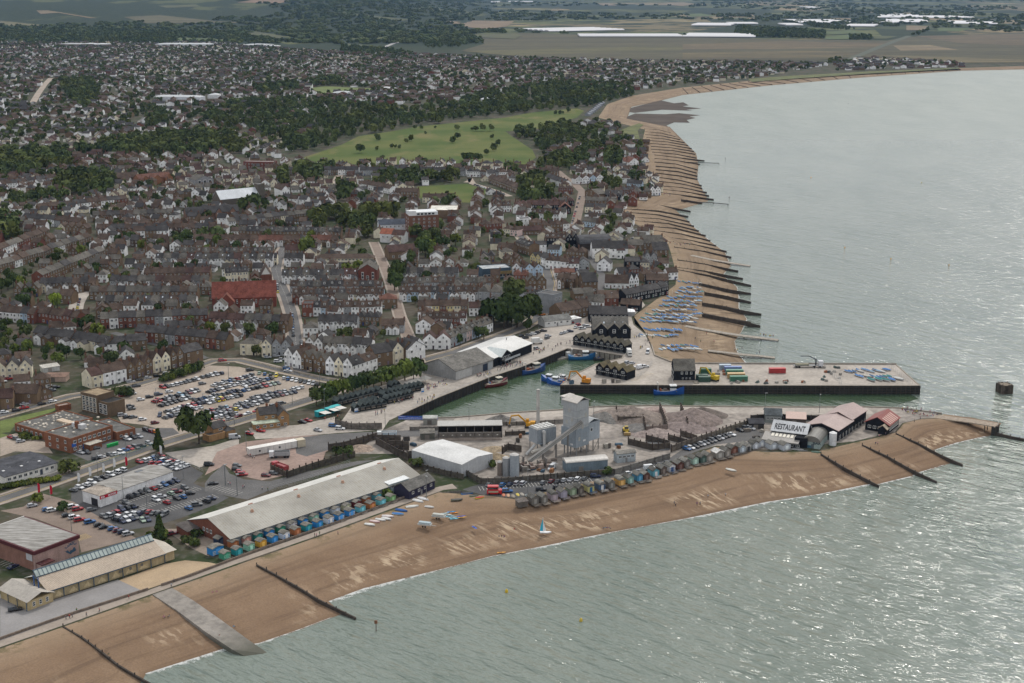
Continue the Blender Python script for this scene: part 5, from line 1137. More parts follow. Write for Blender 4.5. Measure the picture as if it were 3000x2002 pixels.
# --- portable cabin and lorry yard
t, w, d = big('portable_office', 'long white portable office cabin beside the lorry yard', 'cabin', Q('N2', 445,1470), Q('N2', 910,1385), d=3.4)
t.box('wall', 'metal', 0,0,.3, w, d, 3.1,(.60,.58,.55)); t.box('roof', 'metal', -.15,-.15,3.1, w+.15, d+.15,3.3,(.66,.64,.60))
for i in range(7): t.box('panel_joint', 'metal', w*(i+1)/8-.06,-.05,.3, w*(i+1)/8+.06,-.01,3.1,(.35,.34,.33))
win(t, 'f', w*.18,1.2,1.1,1.1, w, d, WIN1); win(t, 'f', w*.6,1.2,1.1,1.1, w, d, WIN1); door(t, w*.36, col=(.4,.4,.4), z=.3); t.box('cream_cabin', 'metal', w+.3,0,0, w+4,3.4,3.3,(.5,.44,.33))
# --- grey quay shed and white-roofed fish market
t, w, d = big('quay_shed', 'grey boarded warehouse with dark roof on the quay', 'warehouse', Q('N3', 455,722), Q('N3', 822,602), Q('N3', 150,640))
body(t, w, d, 4.8,4.6, 'par', (.26,.26,.255),(.145,.138,.125), ov=.4); t.box('pale_panel', 'metal', .1,-.08,.2, w*.42,-.02,4.6,(.40,.40,.39)); t.box('sliding_door', 'paint', w*.72,-.1,0, w*.84,-.02,3.8,(.02,.03,.05)); t.box('open_leaf', 'paint', w*.85,-.25,0, w*.97,-.12,3.8,(.30,.32,.33))
for i in range(12): t.box('board_joint', 'wood', -.06, d*(i+.5)/12,.1,-.01, d*(i+.5)/12+.12,4.6,(.2,.2,.2))
t, w, d = big('fish_market', 'black market hall with broad white metal roof and glazed gable', 'market hall', Q('N3', 830,592), Q('N3', 1202,442), Q('N3', 636,470))
body(t, w, d, 4.9,2.6, 'par', BLK, (.50,.50,.485), rm='metal', ov=.5); GX = w*.12
t.part('cross_gable', gable_wall(.62), 'wall', (GX+9.5,-1.6,0),(d*.5,9.5,7.6),(0,0, PI/2), color=BLK); t.part('cross_roof', gable_roof(.08), 'metal', (GX+10,-2.2,4.7),(d*.5,10.5,3.1),(0,0, PI/2), color=(.50,.54,.53))
for i in range(5): win(t, 'f', GX+.9+i*1.6,3.0,1.4,1.5, w, d, WIN1, y=-1.6)
t.box('balcony', 'paint', GX, -4.2,2.7, GX+15,-1.65,2.9,(.05,.05,.05)); t.box('balcony_rail', 'metal', GX, -4.2,2.9, GX+15,-4.1,3.9,(.35,.38,.4))
for i in range(6): t.box('balcony_post', 'metal', GX+.2+i*2.9,-4.2,0, GX+.35+i*2.9,-4.05,2.7,(.2,.2,.2))
t.box('rear_annexe', 'wall', -9, d*.55,0,-.1, d-1,3.6,(.02,.02,.022)); t.box('rooflight', 'paint', w*.2, d*.2,6.1, w*.2+2, d*.2+1.2,6.6,(.2,.1,.06)); t.part('flue', cylinder(8), 'metal', (w*.75, d*.45,7),(.2,.2,1.8), color=(.04,.04,.04))
# --- black gabled harbour huts
def gable_range(label, a, b, n, d, h, r, rc, name='harbour_huts', sign=True):
 t, w, d = big(name, label, 'huts', a, b, d=d); L = w/n
 for i in range(n):
  body(t, L-.02, d, h, r, 'perp', BLK, jit(rc), x=i*L+.01, ov=.12, ovx=.3)
  win(t, 'f', i*L+L*.3,3.2, L*.4,1.2, w, d, WINW); t.box('door', 'paint', i*L+L*.28,-.08,0, i*L+L*.72,.02,2.3,(.05,.055,.06))
 t.box('canopy', 'paint', 0,-1.5,2.6, w, -.1,2.8,(.05,.05,.05))
 for i in range(n*4): t.box('dentil', 'paint', w*(i+.3)/(n*4),-1.58,2.55, w*(i+.7)/(n*4),-1.5,2.85,(.55,.55,.52))
 return t
gable_range('row of eight black gabled fishermen huts at the head of the basin', Q('N3', 1607,372), Q('N3', 2112,458),8,8,4.0,2.2,(.085,.078,.060))
gable_range('four black gabled huts with mossy roofs beside the basin', Q('N3', 1832,662), Q('N3', 2135,722),4,8,4.2,2.3,(.12,.10,.06))
t, w, d = big('oyster_store', 'big black barn with grey slate roof and projecting gables behind the fishermen huts', 'barn', Q('N3', 1800,300), Q('N3', 2150,300), d=15)
body(t, w, d, 4.6,6.0, 'par', BLK, (.125,.118,.105))
for x in (.06,.42,.72): body(t, 7,5,5.4,3.4, 'perp', BLK, (.13,.12,.1), x=w*x, y=-2.5, names=('gable_wing', 'gable_roof')); win(t, 'f', w*x+2.6,3.2,1.8,2.2, w, d, WIN, y=-2.5)
for x in (.3,.6,.85): t.part('roof_window', 'box', 'paint', (w*x, 3.4,7.5),(.9,1.3,.1),(.67,0,0), color=(.5,.55,.6))
# --- pier building
t, w, d = big('black_pier_building', 'black timber building with dark slate roof standing on the pier', 'building', Q('N4', 585,738), Q('N4', 792,738), d=12)
body(t, w, d, 6.0,4.6, 'par', BLK, (.105,.098,.085), ov=.25)
for i in range(3): win(t, 'f', w*(.32+.22*i),4.1,1.1,1.4, w, d, WIN); win(t, 'f', w*(.38+.17*i),1.6,.8,.8, w, d, WIN1)
for z in (1.2,3.8): wins(t, 'l', 4, z, .9,1.3, w, d, 1.2)
t.box('plinth', 'paint', -.1,-.12,0, w+.1,.02,.9,(.32,.28,.24)); t.box('stair', 'wood', w*.92,-3.2,0, w+1.8,-.2,.3,(.2,.18,.15))
# --- restaurant with lettered roof
t, w, d = big('lettered_restaurant', 'black restaurant shed whose roof carries huge dark capital letters', 'restaurant', Q('F6', 1545,202,5.2), Q('F6', 1890,245,5.2), d=9.6)
h_, r_ = 5.2,3.3
t.part('wall', gable_wall(round(h_/(h_+r_),2)), 'wall', (0,0,0),(w, d, h_+r_), color=BLK); t.part('roof', gable_roof(.07), 'metal', (-.4,-.4, h_-.27),(w+.8, d+.8, r_+.27), color=(.52,.53,.54))
sl_ = math.atan2(r_+.27, d/2+.4)
lt = text(t, 'RESTAURANT', (1.0,.55, h_-.27+.24+.55*math.tan(sl_)+.35),(sl_, 0,0),4.0,(.022,.022,.026), ext=.02)
lt.scale = ((w-2.2)/max(lt.dimensions.x, .1),1.12,1)
t.box('lean_to', 'wall', -2.5,-6.2,0, w*.86,-.05,2.3,(.03,.03,.032)); t.part('lean_to_roof', mono_roof(), 'metal', (-2.8,-6.6,2.3),(w*.86+3,6.5,1.9), color=(.21,.195,.18))
for i in range(7): t.part('roof_sheet', 'box', 'paint', (i*w*.11+.6,-3.2,3.62),(w*.075,2.6,.06),(math.atan2(1.9,6.5),0,0), color=(.68,.64,.55))
t.box('awning', 'paint', -3,-7.3,2.1, w*.88,-6.7,2.35,(.05,.05,.05)); wins(t, 'f', 5,.7,1.6,1.3, w, d, 1, WINW, y=-6.2); t.box('black_gable', 'wall', w*.72,-4.0,0, w+1.2,-.06,4.4, BLK)
# --- pink-roofed boathouse range
PKR = (.315,.235,.215)
t, w, d = big('pink_boathouse', 'long black boathouse with faded pink metal roof in two levels', 'boathouse', Q('N5', 400,1030), Q('N5', 625,878), Q('N5', 200,955))
body(t, w*.5, d, 5,2.2, 'par', BLK, PKR, rm='metal', ov=.5); body(t, w*.5, d*.86,5.4,2.6, 'par', BLK, jit(PKR), rm='metal', ov=.4, x=w*.5+.02, y=.5, names=('rear_wall', 'upper_roof'))
for i in range(9): t.box('glazed_door', 'glass', 1.2+i*w/9.5,-.08,.1,2.9+i*w/9.5,-.02,2.4); t.box('door_frame', 'frame', 2.95+i*w/9.5,-.1,0,3.15+i*w/9.5,-.01,2.5)
t, w, d = big('red_roofed_hall', 'black dining hall with bright red roof and pale rooflights at the harbour tip', 'hall', Q('N5', 612,938), Q('N5', 792,968), Q('N5', 868,905))
RDR = (.215,.055,.042)
body(t, w, d, 3.8,3.0, 'perp', BLK, RDR, rm='metal', ov=.6); slr = math.atan2(3.0, w/2)
for i in range(6): t.part('rooflight', 'box', 'paint', (w+.2, d*(.1+.14*i),3.95),(.9, w*.42,.1),(slr, 0, PI/2), color=(.6,.42,.36)); 
wins(t, 'f', 4,1.2,1.5,1.4, w, d, .8, WINW); wins(t, 'r', 7,.9,1.6,1.8, w, d, .8, WINW)
body(t, 4,3,2.6,1.6, 'perp', BLK, (.4,.33,.25), x=w*.64, y=-3.1, names=('porch', 'porch_roof'))
# --- bar hut
t, w, d = big('bar_hut', 'grey vaulted corrugated hut whose teal front is painted with the word BAR', 'hut', Q('N5', 132,1072), Q('N5', 265,1090), d=15)
body(t, w, d, 3.0,2.6, 'vaultp', (.30,.36,.345),(.145,.14,.125), rm='metal', ov=.15)
text(t, 'BAR', (w*.58,-.1,2.0),(PI/2,0,0),2.0,(.03,.04,.05)); t.box('arrow_shaft', 'paint', w*.62,-.1,4.0, w*.9,-.03,4.16,(.03,.04,.05))
t.mesh('arrow_head', rawmesh('arrow_head', [(w*.88,-.08,3.75),(w*.99,-.08,4.08),(w*.88,-.08,4.4)],[(0,1,2)],('paint',)), color=(.03,.04,.05))
t.box('mural_band', 'paint', .05,-.06,.1, w*.5,-.02,1.3,(.05,.12,.17)); t.box('door', 'paint', w*.5,-.07,0, w*.66,-.02,2.0,(.1,.12,.13))
tk = TH('white_tank', 'white ribbed cylindrical water tank beside the bar hut', 'tank', Q('N5', 363,1055)); tk.part('shell', cylinder(20), 'metal', (0,0,0),(1.65,1.65,5.6), color=(.62,.63,.64)); tk.part('lid', cylinder(20,.3), 'metal', (0,0,5.6),(1.7,1.7,.6), color=(.66,.66,.66))
for i in range(7): tk.part('hoop', cylinder(20), 'metal', (0,0,.5+i*.75),(1.69,1.69,.08), color=(.5,.5,.5))
for nm, lab, a, b, d, h, r, roof, wc, rc in [
 ('dark_store', 'small dark shed with tarred low-pitched roof beside the car rows', ('F6', 1325,195),('F6', 1470,195),8,2.6,1.2, 'par', (.05,.045,.04),(.045,.045,.05)),
 ('green_store', 'dark green roofed store with yellow doors by the quay fence', ('F6', 1480,130),('F6', 1645,135),9,3.6,2.0, 'par', (.22,.24,.23),(.075,.085,.09)),
 ('rusty_store', 'low store with patched rusty sheet roof behind the lettered restaurant', ('F6', 1690,150),('F6', 1880,160),7,3.0,1.2, 'mono', (.1,.08,.07),(.33,.21,.17)),
 ('blue_grey_store', 'blue-grey metal store with curved pale roof in the asphalt yard', ('F5', 1543,622),('F5', 1947,588),6,4.2,1.0, 'vault', (.14,.18,.21),(.42,.40,.37)),
 ('yard_cabin', 'grey cabin on a raised platform in the asphalt yard', ('F5', 2040,530),('F5', 2222,510),4,4.0,.8, 'par', (.36,.40,.42),(.20,.19,.17)),
 ('kiosk_hut', 'small pale flat-roofed kiosk behind the storage bays', ('F5', 135,150),('F5', 268,150),4,3.0,.8, 'par', (.25,.25,.23),(.45,.45,.42)),
 ('tool_hut', 'small weathered hut by the storage bays', ('F5', 110,300),('F5', 248,295),5,3.0,.5, 'mono', (.10,.10,.085),(.17,.16,.14)),
 ('sailing_club', 'dark club house with grey roof at the end of the promenade', ('F3', 2010,720),('F3', 2262,612),8,3.6,2.4, 'par', (.03,.028,.05),(.13,.125,.115)),
 ('blue_cabin', 'pale blue and white raised club cabin behind the last beach huts', ('F3', 1815,668),('F3', 2008,605),4,4.2,.5, 'mono', (.42,.53,.57),(.58,.60,.60)),
 ('garage', 'pale pink flat-roofed garages behind the cream terrace', ('N1', 440,735),('N1', 650,735),6,2.7,.5, 'mono', (.46,.34,.28),(.2,.13,.1)),
 ('garage', 'white shed with flat pale roof among the gardens', ('N1', 425,650),('N1', 590,625),5,2.6,.6, 'mono', (.5,.5,.48),(.42,.4,.36)),
 ('fish_shop', 'white fish shop with grey and green roof beside the busy junction', ('N3', 1330,200),('N3', 1590,170),9,3.4,2.2, 'par', (.62,.62,.6),(.17,.17,.16)),
 ('marquee', 'white canvas marquee by the old brick hall', ('N3', 1545,175),('N3', 1690,150),7,2.8,1.2, 'hip', (.3,.3,.3),(.68,.68,.66)),
 ('marquee', 'white canvas marquee behind the boat store', ('R6', 1255,1400),('R6', 1350,1400),7,2.6,1.2, 'hip', (.3,.3,.3),(.72,.72,.72))]:
 t, w, d = big(nm, lab, nm.split('_')[-1], Q(*a), Q(*b), d=d); body(t, w, d, h, r, roof, wc, rc, rm='metal' if nm in ('blue_grey_store', 'rusty_store', 'blue_cabin') else 'roof')
 if nm in ('yard_cabin', 'sailing_club', 'blue_cabin', 'fish_shop', 'green_store'): wins(t, 'f', 4, h-1.9,1.3,1.1, w, d, .5, WINW); door(t, w*.45, col=(.2,.2,.2))
 elif nm != 'marquee': t.box('door', 'paint', w*.3,-.07,0, w*.3+2,-.01,2.2, jit((.2,.18,.16),.5))
# white shed of the asphalt yard
t, w, d = big('white_metal_store', 'plain white metal store with low-pitched pale roof', 'store', Q('F5', 515,548,5.4), Q('F5', 818,437,5.4), Q('F5', 98,377,5.4))
body(t, w, d, 5.4,1.1, 'perp', (.42,.43,.44),(.52,.52,.51), wm='metal', rm='metal', ov=.08)
for i in range(10): t.box('cladding_seam', 'metal', w*(i+.5)/10-.04,-.05,.1, w*(i+.5)/10+.04,-.01,5.3,(.36,.37,.38))
for i in range(16): t.box('cladding_seam', 'metal', -.05, d*(i+.5)/16-.04,.1,-.01, d*(i+.5)/16+.04,5.3,(.36,.37,.38))
# --- town landmarks
t, w, d = big('red_church_hall', 'long red brick church with steep red tiled roof', 'church', Q('R4', 1830,1335), Q('R5', 322,1318), d=17)
body(t, w, d, 6.5,8.5, 'par', (.17,.055,.038),(.165,.055,.04), ov=.4); body(t, 9,7,5,5, 'perp', (.17,.055,.038),(.17,.07,.05), x=w*.12, y=-6, names=('transept', 'transept_roof')); wins(t, 'f', 12,2.6,.9,2.6, w, d, 2)
t.part('vent_turret', cylinder(6,.4), 'metal', (w*.33, d*.5,15),(.35,.35,3.5), color=(.3,.32,.33))
t, w, d = big('church_gable', 'brick gable with white timber tracery on the sloping street', 'church', Q('R5', 100,1115), Q('R5', 285,1108), d=14)
body(t, w*.45, d, 3,3.6, 'perp', RED, BRN, names=('side_wall', 'side_roof')); body(t, w*.55, d, 4,7, 'perp', RED, BRN, x=w*.45+.05); t.part('tracery', 'gtri', 'paint', (w*.94,-.1,5.6),(.1, w*.42,5),(0,0, PI/2), color=(.6,.58,.54))
t, w, d = big('brick_chapel', 'tall red brick chapel gable with arched white windows', 'chapel', Q('R5', 1027,1108), Q('R5', 1190,1108), d=16)
body(t, w, d, 8.2,4, 'perp', (.15,.055,.04), LIC); [win(t, 'f', w*x, 2.0, w*.12,5, w, d, WIN) for x in (.18,.72)]; win(t, 'f', w*.42,1.5, w*.15,3, w, d)
t, w, d = big('cream_flats', 'long cream block of flats with white balcony bands and brown roof', 'flats', Q('R5', 655,972), Q('R5', 1163,968), d=10)
body(t, w, d, 5.6,2.6, 'hip', (.52,.47,.34), BRN, ov=.6); 
for z in (.4,3.1): t.box('balcony', 'paint', .5,-1.1, z, w-.5,-.05, z+1.0,(.62,.58,.46)); wins(t, 'f', 16, z+.9,1.5,1.3, w, d, .5, WINW)
t, w, d = big('brick_tower_block', 'six-storey brown brick tower block with white glazed top floor', 'tower block', Q('R5', 1470,725), Q('R5', 1722,712), d=15)
body(t, w, d, 17,0, 'flat', (.165,.085,.058),(.3,.3,.3))
for z in range(5): wins(t, 'f', 5,2.2+z*2.9,1.4,1.5, w, d, 1.5, WIN); wins(t, 'l', 2,2.2+z*2.9,1.4,1.5, w, d, 1.5, WIN)
t.box('penthouse', 'paint', .6,.6,17.1, w-.6, d-.8,20,(.62,.64,.65)); wins(t, 'f', 6,17.5,2.6,1.9, w, d, 3, WIN1, y=.6); t.box('stair_tower', 'paint', .1,.3,17.1,5.5,6,21.2,(.66,.66,.66))
t, w, d = big('white_flats', 'white gabled flats with slate roof beside the brick tower block', 'flats', Q('R5', 1210,700), Q('R5', 1440,690), d=10); body(t, w, d, 8,3.4, 'par', (.62,.64,.68),(.07,.08,.10)); wins(t, 'f', 6,5.5,1.1,1.4, w, d, 1)
t, w, d = big('red_roofed_flats', 'white flats with orange and maroon roofs below the tower block', 'flats', Q('R5', 1215,765), Q('R5', 1425,775), d=10); body(t, w*.5, d, 7,3.4, 'par', (.6,.6,.6),(.26,.095,.06)); body(t, w*.5, d, 6.6,3.2, 'par', (.6,.6,.6), MAR, x=w*.5, y=-1, names=('side_wall', 'side_roof')); wins(t, 'f', 5,4,1.1,1.4, w, d, 1, y=-1)
t, w, d = big('stone_hall', 'brown hall with maroon roof beside the big dark trees', 'hall', Q('R5', 1292,920), Q('R5', 1525,905), d=13); body(t, w, d, 6,4, 'par', STK, MAR); wins(t, 'f', 4,1.5,1.6,2, w, d, 1)
t, w, d = big('supermarket', 'wide store with pale flat roof behind the tower block', 'store', Q('R5', 1640,560), Q('R5', 1880,560), d=28); body(t, w, d, 7,0, 'flat', STK, (.60,.58,.52))
t, w, d = big('glass_clinic', 'modern blue glass block with grey roof in the old town', 'clinic', Q('R6', 40,1085), Q('R6', 285,1070), d=14); body(t, w, d, 7,0, 'flat', (.06,.09,.12),(.33,.35,.36)); wins(t, 'f', 7,1,2.4,2.2, w, d, .6, WIN1); t.box('timber_band', 'wood', w*.35,-.9,3.2, w+.3,-.06,5.2,(.2,.15,.07))
t, w, d = big('vaulted_theatre', 'theatre with dark barrel-vaulted lead roof', 'theatre', Q('R6', 880,835), Q('R6', 1150,825), d=20); body(t, w, d, 5,5, 'vault', (.05,.04,.035),(.07,.07,.074))
t, w, d = big('parish_church', 'flint church with pale grey lead roof', 'church', Q('R4', 1900,455), Q('R4', 2235,420), d=16); body(t, w, d, 6,7, 'par', (.13,.11,.09),(.52,.55,.58), rm='metal'); body(t, 7,7,16,0, 'flat', (.12,.105,.085),(.2,.2,.2), x=w+.1, y=3, names=('tower', 'tower_roof'))
t, w, d = big('baptist_chapel', 'grey chapel front with white arched windows', 'chapel', Q('R4', 1690,300), Q('R4', 1840,285), d=16); body(t, w, d, 8,3.5, 'perp', (.25,.25,.26), LIC); [win(t, 'f', w*x, 3, w*.16,4.5, w, d, WIN1) for x in (.12,.42,.72)]
t, w, d = big('white_mission', 'white curly-gabled mission hall in the town centre', 'hall', Q('R5', 370,390), Q('R5', 440,385), d=22); body(t, w, d, 8,4, 'perp', WHT, BRN); [win(t, 'f', w*x, 2.5, w*.16,4, w, d) for x in (.12,.42,.72)]
t, w, d = big('victorian_school', 'long Victorian school with grey gabled slate roofs', 'school', Q('R4', 1605,575), Q('R4', 2060,545), d=12); body(t, w, d, 5,5, 'par', (.2,.12,.085), SLA)
for i in range(4): body(t, 6,3,5,4, 'perp', (.22,.13,.09), SLA, x=w*(.02+.26*i), y=-2.8, names=('gable_bay', 'gable_roof')); win(t, 'f', w*(.02+.26*i)+1.5,1.5,3,3.4, w, d, WINW, y=-2.8)
t, w, d = big('brick_tower_house', 'pale stone tower house on the main street above the junction', 'tower', Q('R6', 650,1385), Q('R6', 725,1360), d=12); body(t, w, d, 12,0, 'flat', (.24,.25,.26),(.1,.1,.1)); wins(t, 'f', 2,3,1.2,2, w, d, .8); wins(t, 'f', 2,8,1.2,2, w, d, .8)
t, w, d = big('orange_brick_home', 'large orange-brown brick care home with many roofs', 'care home', Q('R4', 1200,275), Q('R4', 1480,250), d=14); body(t, w, d, 6,4, 'par', (.24,.115,.06), TIL); [body(t, 8,10,6,3.6, 'perp', (.25,.12,.062),(.16,.08,.055), x=w*x, y=-4, names=('wing', 'wing_roof')) for x in (.04,.4,.76)]
t, w, d = big('brown_roofed_school', 'wide brown tiled school buildings in the back town', 'school', Q('R4', 1000,255), Q('R4', 1190,245), d=12); body(t, w, d, 5,4.5, 'par', DKB, BRN)
t, w, d = big('shop_parade', 'red brick shop parade at the end of the high street', 'shops', Q('R5', 40,135), Q('R5', 305,140), d=11); body(t, w, d, 8,0, 'flat', (.16,.06,.045),(.2,.17,.16)); wins(t, 'f', 9,5,1.2,1.5, w, d, .6); wins(t, 'f', 9,2,1.6,1.5, w, d, .6)
# ================================================================== ASPHALT PLANT AND AGGREGATE YARD
STL = (.33,.345,.355); STB = (.22,.255,.285)
nc = Q('N3', 1640,1478); s2 = math.sqrt(.5)
o_ = nc+Vector((-s2, s2,0))*8.0
t = TH('asphalt_tower', 'tall grey clad asphalt mixing tower with pitched top and side hopper', 'tower', o_, -PI/4)   # x runs to the near corner, y away to the right
W, D = 8.0,7.6
for x in (.3, W-.7, W/2): 
 for y in (.3, D-.7): t.box('leg', 'metal', x, y, 0, x+.4, y+.4,5,(.2,.2,.2))
t.box('lower_body', 'metal', -.6,-.5,4.2, W+.05, D+.2,12.4, STB); t.box('shaft', 'metal', 0,0,12.4, W, D, 24.2, STL); t.box('belt', 'metal', -.06,-.06,17.4, W+.06, D+.06,17.7,(.42,.42,.4))
t.part('roof', gable_roof(.15), 'metal', (-.5,-.5,24.15),(W+1, D+1,1.9), color=(.46,.43,.39)); t.box('roof_base', 'metal', 0,0,24.2, W, D, 24.6, STL)
t.box('head_house', 'metal', -2.2,1.0,21.2,-.02, D-1,25.0, STL); t.box('head_roof', 'metal', -2.6,.6,25.0,.2, D-.6,25.3,(.46,.43,.39))
for i in range(5): t.box('panel_joint', 'metal', -.03,-.05,6+i*3.6, W, -.01,6.12+i*3.6,(.24,.25,.26)); t.box('panel_joint', 'metal', W+.01,0,6+i*3.6, W+.06, D, 6.12+i*3.6,(.24,.25,.26))
for i, (x, z) in enumerate(((1.5,14),(4.6,15.5),(1.2,8),(5,7),(3,19.5))): t.box('hatch', 'metal', x, -.09, z, x+1.3,-.03, z+1.6,(.37,.36,.33))
for i in range(3): t.box('hatch', 'metal', W+.02,1.2+i*2,7+i*5, W+.09,2.4+i*2,8.8+i*5,(.36,.35,.32))
t.box('sign', 'paint', W*.62,-.58,5.0, W*.8,-.52,5.8,(.6,.6,.6)); t.box('sign', 'paint', W+.06, D*.55,6.2, W+.1, D*.75,7,(.6,.6,.6))
# side hopper
t.box('hopper', 'metal', W*.1, D+.25,5, W*.9, D+8.2,13.2,(.29,.325,.355)); t.part('hopper_roof', gable_roof(.12), 'metal', (W*.1-.2, D+.1,13.15),(W*.8+.4,8.4,1.4), color=(.36,.38,.39))
for x in (.9, W*.9-.5):
 for y in (1.0,4.2,7.6): t.box('leg', 'metal', x, D+y, 0, x+.35, D+y+.35,5.1,(.24,.22,.2))
t.part('strut', 'box', 'metal', (W*.9, D+4.4,.2),(.2,5.6,.2),(.95,0,0), color=(.24,.22,.2)); win(t, 'r', D+2.2,9.2,1.3,1.6, W*.9, D, WIN1)
# chimney
ck = TH('plant_chimney', 'tall thin grey steel chimney beside the mixing tower', 'chimney', Q('N3', 1262,1330)); ck.part('stack', cylinder(16,.92), 'metal', (0,0,0),(.78,.78,24.5), color=(.42,.40,.37))
for z in (8,16,24.2): ck.part('collar', cylinder(16), 'metal', (0,0, z),(.86,.86,.25), color=(.3,.29,.28))
# filter house
a, b = Q('N3', 1255,1440), Q('N3', 1440,1400); t, w, d = big('filter_house', 'grey bag filter house with exhaust ducts beside the chimney', 'filter', a, b, d=6.5)
t.box('casing', 'metal', 0,0,4.2, w, d, 10.5,(.27,.30,.33)); t.part('hopper', cylinder(4,.3), 'metal', (w*.5, d*.5,4.3),(w*.68, d*.6,-2.4),(0,0, PI/4), color=STB)
t.box('top', 'metal', -.1,-.1,10.5, w+.1, d+.1,10.7,(.4,.4,.38))
for i in range(5):
 for j in range(3): t.box('filter_cap', 'metal', .4+i*w/5.2,.4+j*d/3.2,10.7,.4+i*w/5.2+w/7,2.0+j*d/3.2,11.2,(.52,.52,.5))
for x in (.2, w-.5): 
 for y in (.2, d-.5): t.box('leg', 'metal', x, y, 0, x+.3, y+.3,4.3,(.2,.2,.2))
for i in range(7): t.box('rib', 'metal', w*(i+.3)/7,-.12,4.4, w*(i+.3)/7+.12,-.01,10.4,(.33,.36,.38))
t.part('duct', cylinder(12), 'metal', (w*.3,-1.0,2.0),(.7,.7,7.6), color=(.47,.47,.46)); t.part('duct', cylinder(12), 'metal', (w*.3,-1.0,2.2),(.7,.7,7.5),(0,-PI/2,.2), color=(.5,.47,.42)); t.part('elbow', cylinder(12), 'metal', (w*.3,-1.2,9.4),(.75,.75,2.0),(-PI/2,0,0), color=(.47,.47,.46))
t.part('duct', cylinder(12), 'metal', (-5.6,.4,.3),(.6,.6,6.0),(0,.9,0), color=(.42,.42,.41))
# conveyor
a, b = Q('F5', 1175,545), Q('N3', 1700,1140,15.5); a = Vector((a.x, a.y, 1.0)); L = (b-a).length; rz = math.atan2(b.y-a.y, b.x-a.x); el = math.asin((b.z-a.z)/L)
cv = TH('conveyor', 'long inclined covered conveyor climbing to the mixing tower', 'conveyor', (a.x, a.y, 0), rz)
cv.part('gallery', 'box', 'metal', (0,-.75,1.0),(L, 1.5,1.3),(0,-el, 0), color=(.20,.19,.175)); cv.part('walkway', 'box', 'metal', (0,-1.5,1.2),(L, .7,.12),(0,-el, 0), color=(.3,.29,.27)); cv.part('handrail', 'box', 'metal', (0,-1.5,2.2),(L, .06,.06),(0,-el, 0), color=(.4,.4,.38))
for k in (.25,.5,.72): z = 1+L*k*sin(el); cv.part('trestle', 'box', 'metal', (L*k*cos(el),-.6,0),(.3,.25, z), color=(.15,.14,.13)); cv.part('trestle', 'box', 'metal', (L*k*cos(el),.4,0),(.3,.25, z), color=(.15,.14,.13))
# silos
for x, y, r, h, col, lab in ((1030,655,2.0,9.4,(.27,.30,.325), 'tall blue-grey storage silo in the asphalt yard'),(948,650,1.5,7.8,(.24,.25,.26), 'shorter grey silo with a pale cap'),(888,648,1.1,5.8,(.16,.13,.11), 'squat rusty silo beside the grey one')):
 q = TH('silo', lab, 'silo', Q('F5', x, y),0, 'yard silos'); q.part('shell', cylinder(20), 'metal', (0,0,0),(r, r, h), color=col); q.part('cap', cylinder(20,.5), 'metal', (0,0, h),(r, r, .5), color=(.36,.35,.33)); q.box('ladder', 'metal', r-.05,-.2,.3, r+.12,.2, h, (.12,.12,.12))
# machinery heap of pipes and tanks under the conveyor
t = TH('dryer_plant', 'tangle of rusty drums, pipes and frames under the conveyor', 'machinery', Q('F5', 1250,600),.35)
for i in range(26):
 x, y = U(-9,9), U(-1,10); k = U01()
 if k < .4: t.part('drum', cylinder(10), 'metal', (x, y, .9+U01()),(.7,.7, U(2,5)),(0, PI/2, U(-.3,.3)), color=jit(CH(((.2,.16,.13),(.3,.29,.27),(.15,.1,.08))),.3))
 elif k < .75: t.box('frame', 'metal', x, y, 0, x+U(.3,.6), y+U(.3,3), U(1.5,4.5), jit((.13,.12,.11),.3))
 else: t.box('box', 'metal', x, y, 0, x+U(1,2.4), y+U(1,2), U(1,2.5), jit((.26,.2,.17),.3))
# storage bays with open front
t, w, d = big('storage_bays', 'long open-fronted storage shed with seven dark bays', 'shed', Q('F5', 285,290), Q('F5', 905,282), d=7)
t.box('rear_wall', 'wall', 0, d-.3,0, w, d, 6,(.10,.085,.075)); t.box('roof', 'metal', -.4,-.6,6.0, w+.4, d+.2,6.3,(.34,.33,.31)); t.box('side_wall', 'wall', -.3,0,0,0, d, 6,(.13,.12,.11)); t.box('side_wall', 'wall', w, 0,0, w+.3, d, 6,(.13,.12,.11))
for i in range(7):
 t.box('hopper_front', 'metal', w*i/7+.25,.2,.4, w*(i+1)/7-.25,.5,2.6,(.13,.115,.10)); t.box('label_plate', 'paint', w*(i+.45)/7,.12,1.4, w*(i+.62)/7,.19,1.8,(.55,.53,.48))
 if i: t.box('partition', 'wall', w*i/7-.15,.3,0, w*i/7+.15, d-.3,5.0,(.16,.14,.12))
t.box('beam', 'metal', 0,.1,2.6, w, .6,2.95,(.22,.2,.18)); t.box('apron', 'wall', 0,-3,0, w, .1,.5,(.25,.21,.18))
# retaining walls with uprights
def bay_wall(c, pts, h, label, col=(.085,.072,.060), step=3.2, th=.35, extra=.9, group='bay walls of the aggregate yard'):
 p = QL(c, pts); o = tag(obj('bay_wall', None, p[0]), label, 'wall', group)
 for i in range(len(p)-1):
  e = p[i+1]-p[i]; L = e.length; e.normalize(); a = math.atan2(e.y, e.x); q = p[i]-p[0]; n = max(1, round(L/step))
  for k in range(n):
   for z in range(3): obj('plank', mesh_of('box', ('wood',)), q+e*(L*k/n)+Vector((0,0, h*z/3)),(0,0, a),(L/n-.06, th*(.8+.2*U01()), h/3-.05), color=jit(col, .2), parent=o)
   obj('upright', mesh_of('box', ('wood',)), q+e*(L*k/n)+Vector((0,0,0)),(0,0, a),(.3, th+.15, h+extra*U(.4,1)), color=(.07,.05,.042), parent=o)
 for i in range(len(p)-1): occ_line(p[i], p[i+1],1.5)
BW = 'timber bay wall with tall uprights '
